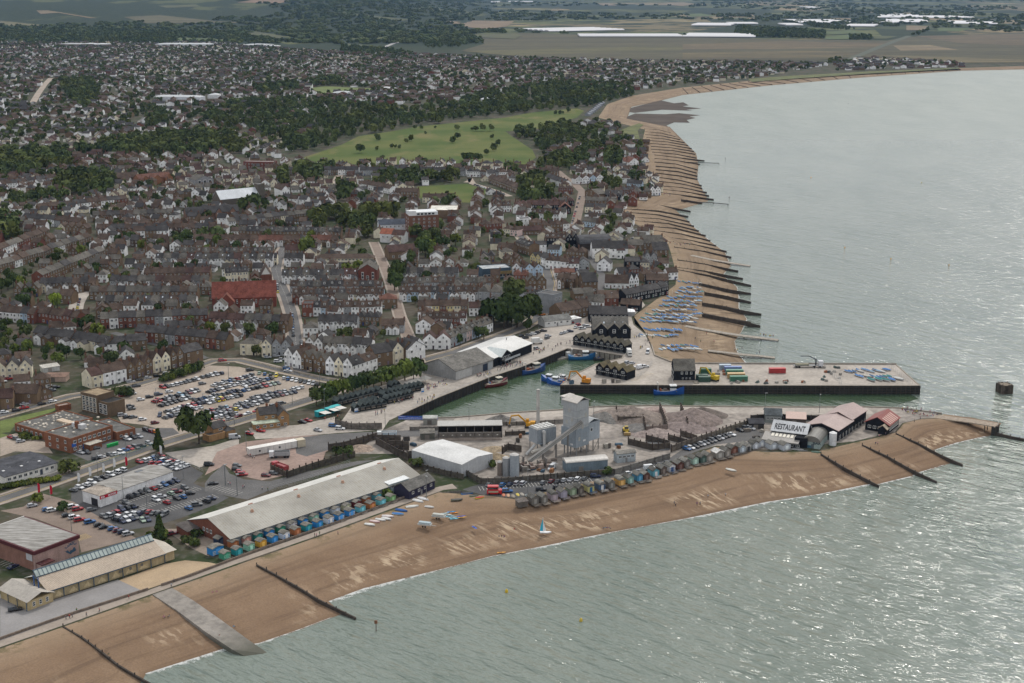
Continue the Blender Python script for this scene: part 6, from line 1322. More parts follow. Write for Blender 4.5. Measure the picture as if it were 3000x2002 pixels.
bay_wall('F6', [(30,90),(20,20)],3.2, BW+'beside the tower yard'); bay_wall('F6', [(30,130),(270,130)],3.0, BW+'behind the wheel loader'); bay_wall('F6', [(440,10),(515,210)],3.4, BW+'between the pale heaps'); bay_wall('F6', [(270,100),(305,240)],3.2, BW+'beside the loader bay')
bay_wall('F6', [(305,235),(515,215)],3.2, BW+'closing the pink gravel bay', (.2,.16,.14)); bay_wall('F6', [(645,10),(720,190)],3.4, BW+'beside the tallest heap'); bay_wall('F6', [(130,345),(370,405),(550,390)],3.0, BW+'facing the yard cabin'); bay_wall('F6', [(305,310),(540,370)],3.0, BW+'behind the empty bay')
bay_wall('F6', [(525,300),(700,350)],2.8, BW+'of the small bay'); bay_wall('F6', [(645,260),(800,310)],2.8, BW+'of the far small bay')
bay_wall('F6', [(560,420),(760,350),(1000,270)],3.0, 'dark plank wall behind the row of parked cars', (.14,.12,.10)); bay_wall('F6', [(1000,270),(1100,230),(1320,160)],2.8, 'weathered plank wall beyond the row of parked cars', (.17,.15,.12))
bay_wall('F6', [(0,640),(550,480)],2.4, 'long concrete-grey plank wall behind the striped beach huts', (.18,.17,.155), step=5, extra=0); bay_wall('F5', [(530,640),(700,735),(900,735),(1250,705),(1520,680),(1780,660),(2010,640)],2.6, 'dark fence wall below the silos', (.10,.09,.075), extra=.3)
bay_wall('F5', [(120,590),(340,650),(530,690)],2.4, 'dark fence wall along the lane by the white store', (.09,.08,.065), extra=.3)
bay_wall('N2', [(1280,1160),(1440,1205),(1745,1200)],3.0, 'curved weathered fence by the harbour forecourt', (.16,.14,.12)); bay_wall('N2', [(1215,1415),(1370,1395),(1560,1340),(1700,1300)],3.2, 'tall dark fence beside the weighbridge road')
bay_wall('N2', [(1680,1340),(1930,1345)],4.0, BW+'in a dark stepped block'); bay_wall('N2', [(1800,1400),(2010,1410)],4.2, BW+'in the lower stepped block'); bay_wall('N2', [(1680,1350),(1900,1470),(2000,1511)],3.4, BW+'curving beside the white store'); bay_wall('N2', [(1990,1490),(2090,1470)],3.2, BW+'joined to the white store')
bay_wall('F3', [(810,508),(1060,420),(1300,350),(1480,300)],2.8, 'long dark plank fence along the bend behind the red lorry', (.085,.075,.06)); bay_wall('F3', [(645,430),(800,500)],2.6, 'short plank fence beside the red lorry', (.09,.075,.06))
bay_wall('F5', [(610,170),(950,160),(1250,150),(1510,135)],1.9, 'low grey wall along the quay road behind the excavator', (.20,.185,.165), extra=0, step=5); bay_wall('F5', [(940,260),(1140,250)],2.0, BW+'beside the storage bays'); bay_wall('F5', [(915,440),(965,400),(1100,420)],3.0, BW+'near the sandy heap')
bay_wall('F6', [(1340,110),(1470,100),(1660,100),(2000,112),(2250,100)],2.6, 'black fence wall behind the restaurant yard', (.05,.045,.04), extra=.2); bay_wall('N3', [(0,1215),(280,1210)],1.8, 'grey wall by the kiosk behind the storage bays', (.2,.18,.16), extra=0, step=5)
# gravel and sand heaps
def heap(c, x, y, rx, ry, h, col, label, rz=0):
 n, m = 26,9; V, F = [(0,0, h)],[]; ph = [U(0,6.28) for _ in range(4)]
 for j in range(1, m+1):
  q = j/m
  for i in range(n):
   a = 2*PI*i/n; k = 1+.16*sin(2*a+ph[0])+.10*sin(3*a+ph[1])+.05*sin(7*a+ph[2]+q*3); z = h*(1-q)**(1.0+.25*sin(a+ph[3])) if q < 1 else -.05
   V.append((rx*q*k*cos(a), ry*q*k*sin(a), z+(.25*U(-1,1)*(1-q) if q < 1 else 0)))
 for i in range(n): F.append((0,1+i, 1+(i+1) % n))
 for j in range(m-1):
  for i in range(n): F.append((1+j*n+i, 1+(j+1)*n+i, 1+(j+1)*n+(i+1) % n, 1+j*n+(i+1) % n))
 o = obj('aggregate_heap', rawmesh('aggregate_heap', V, F, ('leafy',), smooth=True), Q(c, x, y),(0,0, rz),(1,1,1.2), color=tuple(k*.72 for k in col)); tag(o, label, 'heap', 'heaps in the aggregate yard')
 occupy(Q(c, x, y), max(rx, ry))
heap('F6', 145,75,17,16,4.6,(.25,.205,.175), 'broad pale brown heap filling the first walled bay'); heap('F6', 770,110,12,17,5.4,(.24,.19,.17), 'tall brown heap beside the quay strip'); heap('F6', 870,60,10,9,3.6,(.17,.14,.12), 'darker heap joined to the tall brown one'); heap('F6', 740,180,14,9,2.2,(.25,.2,.185), 'low spill of the tall brown heap')
heap('F6', 400,235,13,8,2.2,(.33,.27,.245), 'pinkish gravel heap in the middle bay'); heap('F6', 240,190,8,9,2.0,(.20,.19,.18), 'grey dusty heap beside the wheel loader'); heap('F6', 350,35,9,10,1.0,(.35,.27,.24), 'flat reddish spill near the quay strip'); heap('F5', 1930,90,7,9,2.8,(.20,.19,.175), 'grey heap behind the mixing tower')
heap('N3', 905,1110,7,4,2.2,(.19,.18,.165), 'small grey heap beside the yellow excavator'); heap('F5', 850,470,6,5,1.6,(.36,.28,.18), 'sandy heap between silos and white store'); heap('F5', 830,395,7,5,1.0,(.38,.30,.2), 'flat sandy spill near the bays'); heap('F6', 440,360,9,6,1.2,(.17,.17,.17), 'dark grey heap in the smallest bay'); heap('N2', 1520,1395,8,5,1.2,(.36,.28,.22), 'pale sandy spill inside the fenced corner')
# ================================================================== BEACH HUTS
HRF = (.165,.155,.135)
def hut(p, rz, w, d, h, col, label, group, roof=HRF, stripe=None, deck=1.4, barrel=False, dcol=None, kind='hut', rise=.55):
 t = TH('beach_hut', label, 'beach hut', p, rz, group)
 t.box('floor', 'wood', -.05,-.05,0, w+.05, d, .35,(.12,.1,.085))
 if barrel: t.box('wall', 'paint', 0,0,.35, w, d, h, col); t.part('roof', vault(8), 'roof', (w+.12,-.15, h-.02),(d+.3, w+.24, w*.36),(0,0, PI/2), color=roof); t.part('gable', vault(8), 'paint', (w, -.03, h-.03),(.1, w, w*.33),(0,0, PI/2), color=col)
 else: body(t, w, d, h-.35, rise, 'perp', col, roof, wm='paint', ov=.18, z=.35)
 dc = dcol or tuple(min(.8, c*1.6+.05) for c in col)
 t.box('door', 'paint', w*.3,-.06,.4, w*.7,.01, h*.86, dc)
 if stripe:
  for i in range(4): t.box('stripe', 'paint', w-.01,.05,.5+i*.5, w+.04, d*.94,.72+i*.5, stripe)
  for i in range(3):
   t.box('stripe', 'paint', .03,-.045,.6+i*.55, w*.28,0,.84+i*.55, stripe); t.box('stripe', 'paint', w*.72,-.045,.6+i*.55, w-.03,0,.84+i*.55, stripe)
 if deck:
  t.box('deck', 'wood', 0,-deck, .15, w, -.07,.33, jit((.16,.14,.12),.3)); rc = dcol if dcol and kind == 'sea' else (.2,.18,.16)
  for x in (0, w-.08): t.box('deck_post', 'wood', x, -deck, 0, x+.08,-deck+.08,1.2, rc)
  t.box('deck_rail', 'wood', 0,-deck, 1.1, w, -deck+.07,1.2, rc); t.box('deck_rail', 'wood', 0,-deck, .65, w, -deck+.06,.72, rc)
 for x in (0, w): occupy(Vector(p)+Vector((cos(rz)*x, sin(rz)*x, 0)),1)
 return t
a_, b_ = P(928,1557), P(1166,1470); PR = heading(a_, b_)
GR_, TL_, BL_, LG_, OR_, YO_, WB_, PK_, DR_, CR_, LB_, NV_ = (.05,.25,.16),(.02,.24,.27),(.03,.20,.48),(.26,.48,.36),(.34,.12,.045),(.52,.28,.04),(.58,.60,.64),(.48,.24,.20),(.16,.035,.035),(.50,.48,.32),(.12,.38,.45),(.02,.035,.07)
FRONT = [(225,1318, GR_, 'emerald green', LG_),(345,1278, TL_, 'dark teal', None),(465,1232, LG_, 'mint green', GR_),(582,1198, YO_, 'yellow-orange', None),(697,1153, BL_, 'plain bright blue', None),(812,1118, WB_, 'white with blue bands', BL_),(922,1078, OR_, 'orange and brown', None),(1032,1040, TL_, 'turquoise', BL_),
         (1142,1003, BL_, 'blue with green doors', TL_),(1250,965, WB_, 'white and royal blue', BL_),(1352,932, BL_, 'blue with white bands', WB_),(1457,892, BL_, 'blue and white striped', WB_),(1563,855, LB_, 'pale turquoise', None),(1662,820, OR_, 'orange-red', YO_),(1765,785, LB_, 'sky blue', None),(1862,750,(.16,.30,.13), 'leaf green', None)]
BACK = [(310,1205, OR_, 'burnt orange', None),(430,1165, PK_, 'salmon pink', None),(545,1132,(.03,.22,.19), 'bottle green', None),(660,1096, BL_, 'cornflower blue', None),(772,1058,(.04,.22,.14), 'forest green', None),(885,1022,(.58,.55,.56), 'white with maroon doors', DR_),(995,985, BL_, 'deep sky blue', WB_),(1102,948, LG_, 'pale green', CR_),
  (1207,912, BL_, 'blue with pale green front', LG_),(1312,876, WB_, 'lavender white', None),(1420,840, CR_, 'cream with red panel', DR_),(1520,806, DR_, 'dark red', None),(1615,772, OR_, 'rust orange', DR_),(1720,735, LB_, 'light aqua', None)]
for lst, ph, off in ((FRONT, 'in the row along the promenade', 0),(BACK, 'in the row against the long shed', 0)):
 for x, y, col, nm, stp in lst:
  p = Q('F3', x-35, y+6); hut(p, PR, 2.9,3.0,2.55, col, f'{nm} beach hut {ph}', 'coloured beach huts beside the long shed', stripe=stp, deck=1.3, dcol=None)
hut(Q('F3', 80,1285), PR, 4.9,3.4,2.9, BL_, 'double-width bright blue and white beach hut at the end of the rows', 'coloured beach huts beside the long shed', stripe=WB_, deck=0)
hut(Q('F3', 135,1178), PR, 3.1,3.0,2.5, NV_, 'navy hut tucked against the brick gable', 'coloured beach huts beside the long shed', deck=0)
# sea-facing huts on the shingle: (F5 x, y of front foot, width, colour, roof, words)
sl_a = heading(P(1736,1410), P(1900,1381))+.02
SEAH = [('F5', 1205,945,3.0,(.15,.14,.125), 'weathered grey gabled', None),('F5', 1300,930,2.8,(.155,.145,.13), 'bare grey timber', None),('F5', 1395,905,2.9,(.30,.255,.285), 'pale mauve', (.4,.33,.36)),('F5', 1490,880,2.9,(.28,.265,.32), 'lilac', (.36,.33,.4)),('F5', 1580,855,2.9,(.19,.24,.16), 'sage green', None),('F5', 1660,840,2.6,(.10,.085,.07), 'dark open-fronted', None),
  ('F5', 1755,825,2.9,(.42,.40,.18), 'yellow and blue barrel-roofed', (.03,.12,.25)),('F5', 1865,805,2.9,(.05,.085,.15), 'navy blue barrel-roofed', (.6,.6,.6)),('F5', 1960,785,2.8,(.15,.145,.13), 'silvered timber', None),('F5', 2060,760,3.0,(.42,.25,.075), 'golden pine barrel-roofed', None),('F5', 2150,740,2.7,(.19,.31,.28), 'sea green', None),('F5', 2240,715,2.7,(.055,.20,.32), 'bright blue gabled', None),
  ('F6', 290,705,2.8,(.085,.045,.035), 'dark brown', None),('F6', 380,670,3.0,(.11,.30,.37), 'turquoise with white door', (.6,.6,.6)),('F6', 460,645,2.8,(.11,.085,.07), 'brown with porch', None),('F6', 540,625,3.0,(.55,.56,.57), 'blue and white striped sea-view', (.05,.09,.2)),('F6', 620,600,3.2,(.09,.04,.03), 'chestnut', None),('F6', 690,575,3.0,(.15,.14,.13), 'grey with timber stilts', None),('F6', 770,550,3.0,(.28,.40,.34), 'pale mint', None),('F6', 850,535,3.0,(.055,.09,.075), 'dark green', None),
  ('F6', 905,520,3.6,(.22,.20,.175), 'driftwood grey', None),('F6', 1000,490,4.2,(.23,.22,.2), 'white-topped grey', None),('F6', 1090,470,3.0,(.22,.2,.175), 'plain boarded', None),('F6', 1150,445,3.6,(.14,.06,.04), 'red-brown', None),('F6', 1235,435,3.0,(.34,.39,.43), 'light blue-grey', None),('F6', 1290,420,3.2,(.42,.42,.40), 'black and white striped', (.05,.05,.05)),('F6', 1365,400,3.0,(.42,.44,.47), 'pale grey', None),('F6', 1425,380,3.0,(.46,.49,.54), 'bluish white', None),
  ('F6', 1535,405,3.8,(.40,.43,.46), 'silver-grey twin', None),('F6', 1660,415,4.2,(.44,.47,.51), 'wide pale blue', None)]
for i, (c, x, y, w, col, nm, dc) in enumerate(SEAH):
 stp = (.05,.09,.2) if 'blue and white striped' in nm else ((.04,.04,.04) if 'black and white' in nm else None)
 hut(Q(c, x, y, -.3), sl_a+U(-.05,.05), w, 4.2,2.7, col, f'{nm} hut on stilts facing the open shingle', 'huts facing the sea on the shingle', roof=(.55,.54,.52) if 'white-topped' in nm else jit((.15,.145,.13),.3), stripe=stp, deck=2.2 if i < 24 else 1.2, barrel='barrel' in nm or nm in ('pale mauve',), dcol=dc, kind='sea', rise=1.0)
q = TH('beach_shed', 'low grey shed with flat roof standing on the shingle below the mauve hut', 'shed', Q('F5', 1075,970,-.5), sl_a); body(q, 4,3,2.3,.4, 'mono', (.13,.115,.10),(.12,.105,.095))
# dark green market huts
MKG = (.075,.088,.085)
ma, mb = Q('N2', 1300,975), Q('N2', 1750,850); MH = heading(ma, mb)
def market(c, x0, y0, x1, y1, n, ph):
 a, b = Q(c, x0, y0), Q(c, x1, y1); L = (b-a).length/n; rz = heading(a, b)
 for i in range(n):
  p = a.lerp(b, i/n); t = TH('market_hut', f'dark green gabled market hut {ph}', 'market hut', p, rz, 'market huts '+ph); body(t, L-.1,4.0,2.5,1.5, 'perp', (.025,.03,.03), jit(MKG), ov=.15); t.box('counter', 'wood', .3,-.5,.9, L-.4,-.06,1.0, jit((.3,.25,.2),.4)); t.box('opening', 'paint', .35,-.06,1.0, L-.45,.01,2.3, jit((.10,.09,.08),.6)); t.box('awning', 'cloth', .1,-.9,2.25, L-.2,-.08,2.35, jit((.06,.07,.07),.3)); occupy(p, 3)
market('N2', 1305,980,1755,860,9, 'in the row below the trees'); market('N2', 1475,1040,1790,985,6, 'in the front row on the quay'); market('N2', 1560,1005,1720,960,4, 'in the middle of the front block'); market('N2', 1800,955,2055,890,6, 'in the block near the quay edge'); market('N2', 1760,910,2000,850,6, 'in the second block'); market('N2', 1990,850,2160,815,4, 'beside the busy terrace'); market('N2', 1840,820,1925,800,2, 'under the trees alone')
q = TH('hut_banner', 'white and blue poster board on the end market hut', 'poster', Q('N2', 1470,1048), MH); q.box('board', 'paint', 0,-.3,.6,2.2,-.2,2.4,(.5,.53,.58)); q.box('blue_band', 'paint', .1,-.34,.7,2.1,-.3,1.2,(.02,.12,.35))
q = TH('hut_banner', 'blue and white poster board on the hut by the terrace', 'poster', Q('N2', 2125,850), MH); q.box('board', 'paint', 0,-.3,.4,2.0,-.2,2.6,(.5,.53,.58)); q.box('blue_band', 'paint', .1,-.34,.5,1.9,-.3,1.2,(.02,.15,.4))
# turquoise food stalls with sails
for x, y, n in ((1115,1090,0),(1210,1060,1),(1265,1040,2)):
 t = TH('food_stall', ('turquoise food stall with white sail awning', 'turquoise stall between the sail awnings', 'turquoise stall closest to the market huts')[n], 'stall', Q('N2', x, y), MH, 'turquoise food stalls'); t.box('body', 'paint', 0,0,.2,4.6,2.6,2.7,(.02,.27,.30)); t.box('roof', 'paint', -.1,-.1,2.7,4.7,2.7,2.85,(.05,.36,.38)); t.box('hatch', 'paint', .6,-.05,1.1,3.6,0,2.2,(.05,.05,.05))
 t.mesh('sail', rawmesh('sail', [(.2,-.2,2.8),(4.6,-.2,2.6),(5.6,-3.4,1.9),(1.0,-3.6,2.3),(2.6,-2,2.1)],[(0,1,4),(1,2,4),(2,3,4),(3,0,4)],('cloth',)), color=(.6,.58,.54))
# parasols and terrace roof by the shed
for x, y in ((2030,790),(2090,770),(2170,745)):
 t = TH('canopy_tent', 'grey pyramid canopy over the quay terrace', 'canopy', Q('N2', x, y), MH, 'terrace canopies'); t.part('cover', hip_roof(.5), 'cloth', (-2.6,-2.6,2.5),(5.2,5.2,1.4), color=(.22,.215,.2))
 for a, b in ((-2.3,-2.3),(2.3,-2.3),(2.3,2.3),(-2.3,2.3)): t.box('pole', 'metal', a, b, 0, a+.08, b+.08,2.5,(.2,.2,.2))
# containers and gear on the pier
for x, y, L, col, lab in ((845,660,5.8,(.03,.10,.06), 'dark green container beside the black pier building'),(805,720,6,(.035,.08,.055), 'dark green skip near the pier edge'),(830,740,6,(.03,.07,.05), 'dark green bin behind the pier fence'),(1035,620,6.1,(.28,.33,.38), 'grey-blue container at the back of the pier'),(1085,640,9,(.12,.17,.33), 'blue container in the pier stack'),(1100,672,9,(.06,.17,.11), 'green container in the pier stack'),(1115,705,9,(.42,.29,.14), 'tan container in the pier stack'),(1140,735,9,(.05,.15,.10), 'green container nearest the pile of nets'),(1525,655,8.6,(.34,.035,.035), 'bright red open container in the middle of the pier')):
 q = TH('container', lab, 'container', Q('N4', x, y),.03, 'pier containers'); q.box('body', 'metal', 0,0,.1, L, 2.5,2.6, col); q.box('lid', 'metal', -.03,-.03,2.6, L+.03,2.53,2.72, tuple(c*1.25 for c in col))
 for i in range(int(L/.6)): q.box('rib', 'metal', .25+i*.6,-.07,.2,.45+i*.6,0,2.55, col)
q = TH('lorry_crane', 'flatbed lorry with dark folding crane on the pier', 'lorry', Q('N4', 1765,600),.02); q.box('bed', 'metal', 0,0,.9,13,2.5,1.25,(.2,.2,.2)); q.box('load', 'wood', 1,.3,1.25,8,2.2,2.0,(.25,.24,.18)); q.box('cab', 'car', 13.2,0,.7,15.6,2.5,3.6,(.55,.56,.58)); q.box('windscreen', 'glass', 15.58,.2,2.2,15.66,2.3,3.3)
for x in (1.5,3,11,13.9):
 for y in (-.05,2.2): q.part('wheel', cylinder(12), 'tyre', (x, y, .55),(.55,.55,.3),(-PI/2,0,0))
q.box('crane_post', 'metal', 11.6,1.1,1.2,12.2,1.7,4.6,(.03,.035,.05)); q.part('crane_boom', 'box', 'metal', (12.0,1.15,4.4),(4.4,.45,.45),(0,-PI+.5,0), color=(.03,.035,.05)) ; q.part('crane_jib', 'box', 'metal', (8.2,1.2,6.4),(4.6,.35,.4),(0, PI, 0), color=(.03,.035,.05))
for i in range(34):   # fishing gear, pots and timber left on the pier
 reg = CH(((1990,2230,640,765),(1400,1900,735,765),(1130,1280,735,765),(1000,1110,620,700),(2010,2200,600,650)))
 x, y = U(reg[0], reg[1]), U(reg[2], reg[3]); q = TH('gear_pile', 'small pile of pots and nets left on the pier', 'gear', Q('N4', x, y), U(0,3), 'fishing gear on the pier'); c_ = jit(CH(((.3,.28,.25),(.08,.09,.09),(.35,.33,.3),(.25,.1,.05),(.1,.14,.13))),.3); L = U(.8,2.4)
 q.box('crate', 'plain', 0,0,0, L, U(.8,1.6), U(.4,1.1), c_); q.part('net', vault(6), 'cloth', (.1,.1,.3),(L*.8,1.0,.9), color=jit(c_, .4))
for i in range(30):   # skips, pallets and blocks about the works yard
 reg = CH((('F5', 950,1450,200,330),('F5', 1900,2250,330,430),('F5', 880,1500,600,650),('F6', 1150,1480,190,300),('N2', 1900,2300,1290,1380),('N3', 1500,2050,740,765))); x, y = U(reg[1], reg[2]), U(reg[3], reg[4]); L = U(1.2,3.4)
 q = TH('yard_stack', 'stack of pallets or blocks '+{'F5': 'in the asphalt yard', 'F6': 'by the restaurant lane', 'N2': 'near the weighbridge road', 'N3': 'on the inner pier corner'}[reg[0]], 'stack', Q(reg[0], x, y), U(0,3), 'stacks about the works'); c_ = jit(CH(((.16,.14,.12),(.07,.065,.06),(.26,.24,.21),(.2,.1,.05),(.06,.1,.14))),.3); h = U(.6,2)
 q.box('stack', 'wood', 0,0,0, L, U(1,2), h, c_); q.box('cover', 'cloth', L*.1,.1, h, L*.8,.9, h+.3, jit(c_, .5))
# ---- build the dwellings: the 300 that show largest are things, the rest is one mass of real roofs and walls
HOUSES.sort(key=lambda q: q[0])
far_sink = Sink()
LIM = 300
def build_houses():
 seen = {}
 for i, (dist, p, rz, L, d, h, r, kind, wk, rk, opts, ph, grp, k, n) in enumerate(HOUSES):
  tk = 'f' if kind == 'flat' else ('t' if 't' in opts else ('g' if kind == 'perp' else 'h'))
  ind = i < LIM
  nm = {'t': 'terraced_house', 'h': 'house', 'g': 'gabled_house', 'f': 'flat_roofed_house'}[tk]
  lab = dwell_label(tk, wk, rk, ph)
  if len(lab.split()) > 16: lab = ' '.join(lab.split()[:16])
  t = TH(nm, lab, 'house', p, rz, grp, None if ind else far_sink)
  dwelling(t, L, d, h, r, kind, jit(WALLW[wk][0]), jit(ROOFW[rk][0],.2), opts, 2, k)
  for u in range(int(L//3)+1): occupy(p+Vector((cos(rz), sin(rz),0))*u*3,2)
build_houses()
# ================================================================== VEHICLES
def multi(key, groups):      # groups: list of (verts, faces) per material slot
 v, f, mi = [],[],[]
 for k, (vv, ff) in enumerate(groups):
  o = len(v); v += vv; f += [tuple(i+o for i in q) for q in ff]; mi += [k]*len(ff)
 prim(key, v, f, mi); return key
def loft(secs, close=True):  # secs: list of equal rings
 n = len(secs[0]); v = [p for s in secs for p in s]; f = []
 for i in range(len(secs)-1):
  for k in range(n): f.append((i*n+k, i*n+(k+1) % n, (i+1)*n+(k+1) % n, (i+1)*n+k))
 if close: f += [tuple(range(n-1,-1,-1)), tuple(range((len(secs)-1)*n, len(secs)*n))]
 return v, f
def car_shape(kind):
 L, Wd, H = {'hatchback': (4.1,1.75,1.48), 'saloon': (4.6,1.8,1.42), 'estate car': (4.6,1.85,1.66), 'van': (5.3,2.0,2.3)}[kind]
 h = Wd/2; sill, belt = .28, {'van': 1.25}.get(kind, .88)
 # lower body rings along x: (x, half width, bottom, top)
 R0 = [(-L/2, h*.78,.42, belt*.86),(-L/2+.12, h*.93,.3, belt*.97),(-L*.22, h, sill, belt),(L*.18, h, sill, belt),(L*.36, h*.98, sill, belt*.93),(L/2-.15, h*.9,.3, belt*.80),(L/2, h*.72,.4, belt*.62)]
 ring = lambda x, w, b, t: [(x, -w*.94, b),(x, w*.94, b),(x, w, (b+t)/2),(x, w*.93, t),(x, -w*.93, t),(x, -w, (b+t)/2)]
 bv, bf = loft([ring(*r) for r in R0])
 bk, fr = {'hatchback': (-L*.47, L*.20), 'saloon': (-L*.36, L*.17), 'estate car': (-L*.48, L*.20), 'van': (-L*.49, L*.32)}[kind]
 tb, tf = {'hatchback': (-L*.38, L*.02), 'saloon': (-L*.22, L*.02), 'estate car': (-L*.44, L*.04), 'van': (-L*.485, L*.2)}[kind]
 gl = lambda x0, x1, w0, w1, z0, z1, tb, tf: ([(x0,-w0, z0),(x1,-w0, z0),(x1, w0, z0),(x0, w0, z0),(tb, -w1, z1),(tf, -w1, z1),(tf, w1, z1),(tb, w1, z1)],[(0,1,5,4),(1,2,6,5),(2,3,7,6),(3,0,4,7),(4,5,6,7)])
 gv, gf = gl(bk, fr, h*.90, h*.74, belt-.02, H-.05, tb, tf)
 rv_, rf_ = gl(tb-.02, tf+.03, h*.76, h*.70, H-.06, H, tb+.06, tf-.06)
 o = len(bv); bv = bv+rv_; bf = bf+[tuple(i+o for i in q) for q in rf_]
 for s in (-1,1):      # pillars
  for xb, xt in ((bk+.02, tb),(-L*.08,-L*.10),(fr-.06, tf-.02)):
   o = len(bv); bv = bv+[(xb-.06, s*h*.915, belt-.02),(xb+.06, s*h*.915, belt-.02),(xt+.06, s*h*.755, H-.05),(xt-.06, s*h*.755, H-.05)]; bf = bf+[(o, o+1, o+2, o+3)]
 if kind == 'van':
  o = len(bv); bv = bv+[(-L*.492, y, z) for y, z in ((-h*.93, belt),(h*.93, belt),(h*.78, H-.03),(-h*.78, H-.03))]+[(L*.02, y, z) for y, z in ((-h*.93, belt),(h*.93, belt),(h*.78, H-.03),(-h*.78, H-.03))]
  bf = bf+[(o, o+1, o+2, o+3),(o+4, o+7, o+6, o+5),(o, o+4, o+5, o+1),(o+1, o+5, o+6, o+2),(o+2, o+6, o+7, o+3),(o+3, o+7, o+4, o)]
 k = kind.replace(' ', '_'); prim('body_'+k, bv, bf); prim('windows_'+k, gv, gf); return L, Wd
CARS = {k: car_shape(k) for k in ('hatchback', 'saloon', 'estate car', 'van')}
prim('headlight', [(0,-.17,0),(0,.17,0),(-.12,.17,.15),(-.12,-.17,.15)],[(0,1,2,3)])
CCOL = [('silver', (.36,.37,.39),17),('white', (.62,.63,.64),16),('grey', (.12,.125,.13),19),('black', (.012,.012,.014),26),('dark blue', (.02,.03,.07),8),('blue', (.03,.11,.28),4),('red', (.30,.012,.015),7),('dark red', (.13,.015,.02),3),('pale blue', (.22,.36,.48),2),('pale green', (.28,.36,.28),1),('yellow', (.6,.48,.03),1),('orange', (.55,.17,.01),0)]
CD = {n: c for n, c, _ in CCOL}; CNAMES = [n for n, _, k in CCOL for _ in range(k)]
CARQ = []
def car(c, x, y, ang, ph, grp, col=None, kind=None, parked='parked'):
 kind = kind or CH(['hatchback']*5+['saloon']*2+['estate car']*3); col = col or CH(CNAMES); p = Q(c, x, y); CARQ.append((p.y, p, ang, kind, col, ph, grp, parked))
def cars(c, x0, y0, x1, y1, n, ph, grp, perp=True, skip=.01, kinds=None, turn=0, cols=None):
 a, b = Q(c, x0, y0), Q(c, x1, y1); rz = heading(a, b)
 for i in range(n):
  if U01() < skip: continue
  p = a.lerp(b, (i+.5)/n); k = CH(['hatchback']*5+['saloon']*2+['estate car']*3)
  CARQ.append((p.y, p, (rz-PI/2 if perp else rz)+turn+U(-.04,.04)+(PI if U01() < .45 else 0), k, CH(cols or CNAMES), ph, grp, 'parked'))
GP = 'in the gravel car park'
for i, (c, x0, y0, x1, y1, n) in enumerate([('N1', 1580,805,1960,712,9),('N1', 1965,702,2200,655,5),('N2', 20,850,520,708,13),('N2', 70,785,470,672,11),('N2', 10,955,370,872,8),('N2', 10,915,300,830,8),('N2', 310,845,740,752,10),('N2', 370,785,660,705,8),
     ('N2', 450,905,970,795,12),('N2', 290,975,900,840,14),('N2', 380,1000,620,925,5),('N2', 10,1050,240,990,5),('N2', -20,1098,360,1000,8),('N1', 1500,945,1960,825,11),('N1', 1560,985,1880,895,7),('N1', 1600,1105,1985,990,8),('N1', 1620,1045,1970,955,8),
     ('N1', 1870,965,2210,915,7),('N1', 1890,930,2140,880,5),('N1', 1840,1110,2350,1000,11),('N1', 1880,1140,2350,1055,9),('N1', 1530,1075,1780,1065,3)]):
 cars(c, x0, y0, x1, y1, n, GP+' row '+('by the hedge' if i < 2 else 'amid the lamp posts'), 'cars in the gravel car park')
cars('N2', 510,655,730,690,4, GP+' below the road wall', 'cars below the road wall', turn=.5); cars('N2', 760,705,1130,775,9, GP+' below the road wall', 'cars below the road wall', turn=.5); car('N2', 445,630,.5, GP+' corner', 'cars below the road wall', 'black', 'estate car')
cars('N2', 110,1150,800,945,8, 'behind the railings of the harbour road', 'cars behind the railings', perp=False, skip=.2)
for l in ((1350,365,1610,290,6),(1480,365,1700,440,5),(1530,340,1790,430,6),(1580,318,1850,410,6),(1500,300,1640,350,3)): cars('F1', *l, 'on the showroom forecourt', 'cars on the showroom forecourt', cols=['white']*5+['silver', 'red', 'red', 'blue', 'grey', 'black'])
cars('F1', 1240,712,1760,535,9, 'along the white showroom wall', 'cars along the showroom wall'); cars('F1', 690,650,1230,425,9, 'behind the showroom beside the road', 'cars behind the showroom', cols=['white', 'white', 'black', 'grey'])
for l in ((1000,905,1160,850,4),(1120,935,1320,860,5),(1180,950,1360,900,4),(1170,830,1330,790,3),(1400,840,1640,880,5),(1380,940,1480,920,2),(1270,860,1400,870,3)): cars('F1', *l, 'crowded below the showroom', 'cars crowded below the showroom', skip=0)
for x, y, col in ((1535,730, 'white'),(1590,700, 'silver'),(1640,758, 'red'),(1680,670, 'pale green'),(1740,652, 'dark red'),(1740,718, 'black'),(1800,703, 'blue'),(1870,668, 'black'),(1818,612, 'grey'),(1855,815, 'blue'),(1938,780, 'grey'),(2032,745, 'black'),(2080,722, 'dark blue'),(2095,572, 'black'),(2055,380, 'black'),(1240,760, 'grey'),(1310,800, 'black')): car('F1', x, y, CH((-.7,2.4,.3)), 'in the marked bays by the showroom', 'cars in the marked bays', col)
for x, y, col in ((320,790, 'silver'),(465,828, 'blue'),(515,835, 'white'),(660,885, 'black'),(730,905, 'white'),(782,930, 'red'),(885,950, 'blue'),(975,980, 'black'),(1030,1000, 'black'),(1110,1018, 'blue'),(1160,1035, 'dark red'),(1212,1050, 'dark blue'),(1262,1068, 'silver'),(765,825, 'red'),(720,800, 'white'),(900,830, 'grey')): car('F1', x, y, .62, 'on the brick paving near the mural hall', 'cars on the brick paving', col)
car('F2', 150,805,.45, 'by the pool entrance', 'cars by the pool', 'black'); car('F2', 130,385,1.1, 'beside the mural hall', 'cars by the pool', 'dark blue'); car('F1', 1690,1065,.6, 'by the brick gable of the long shed', 'cars by the long shed', 'dark red', 'estate car')
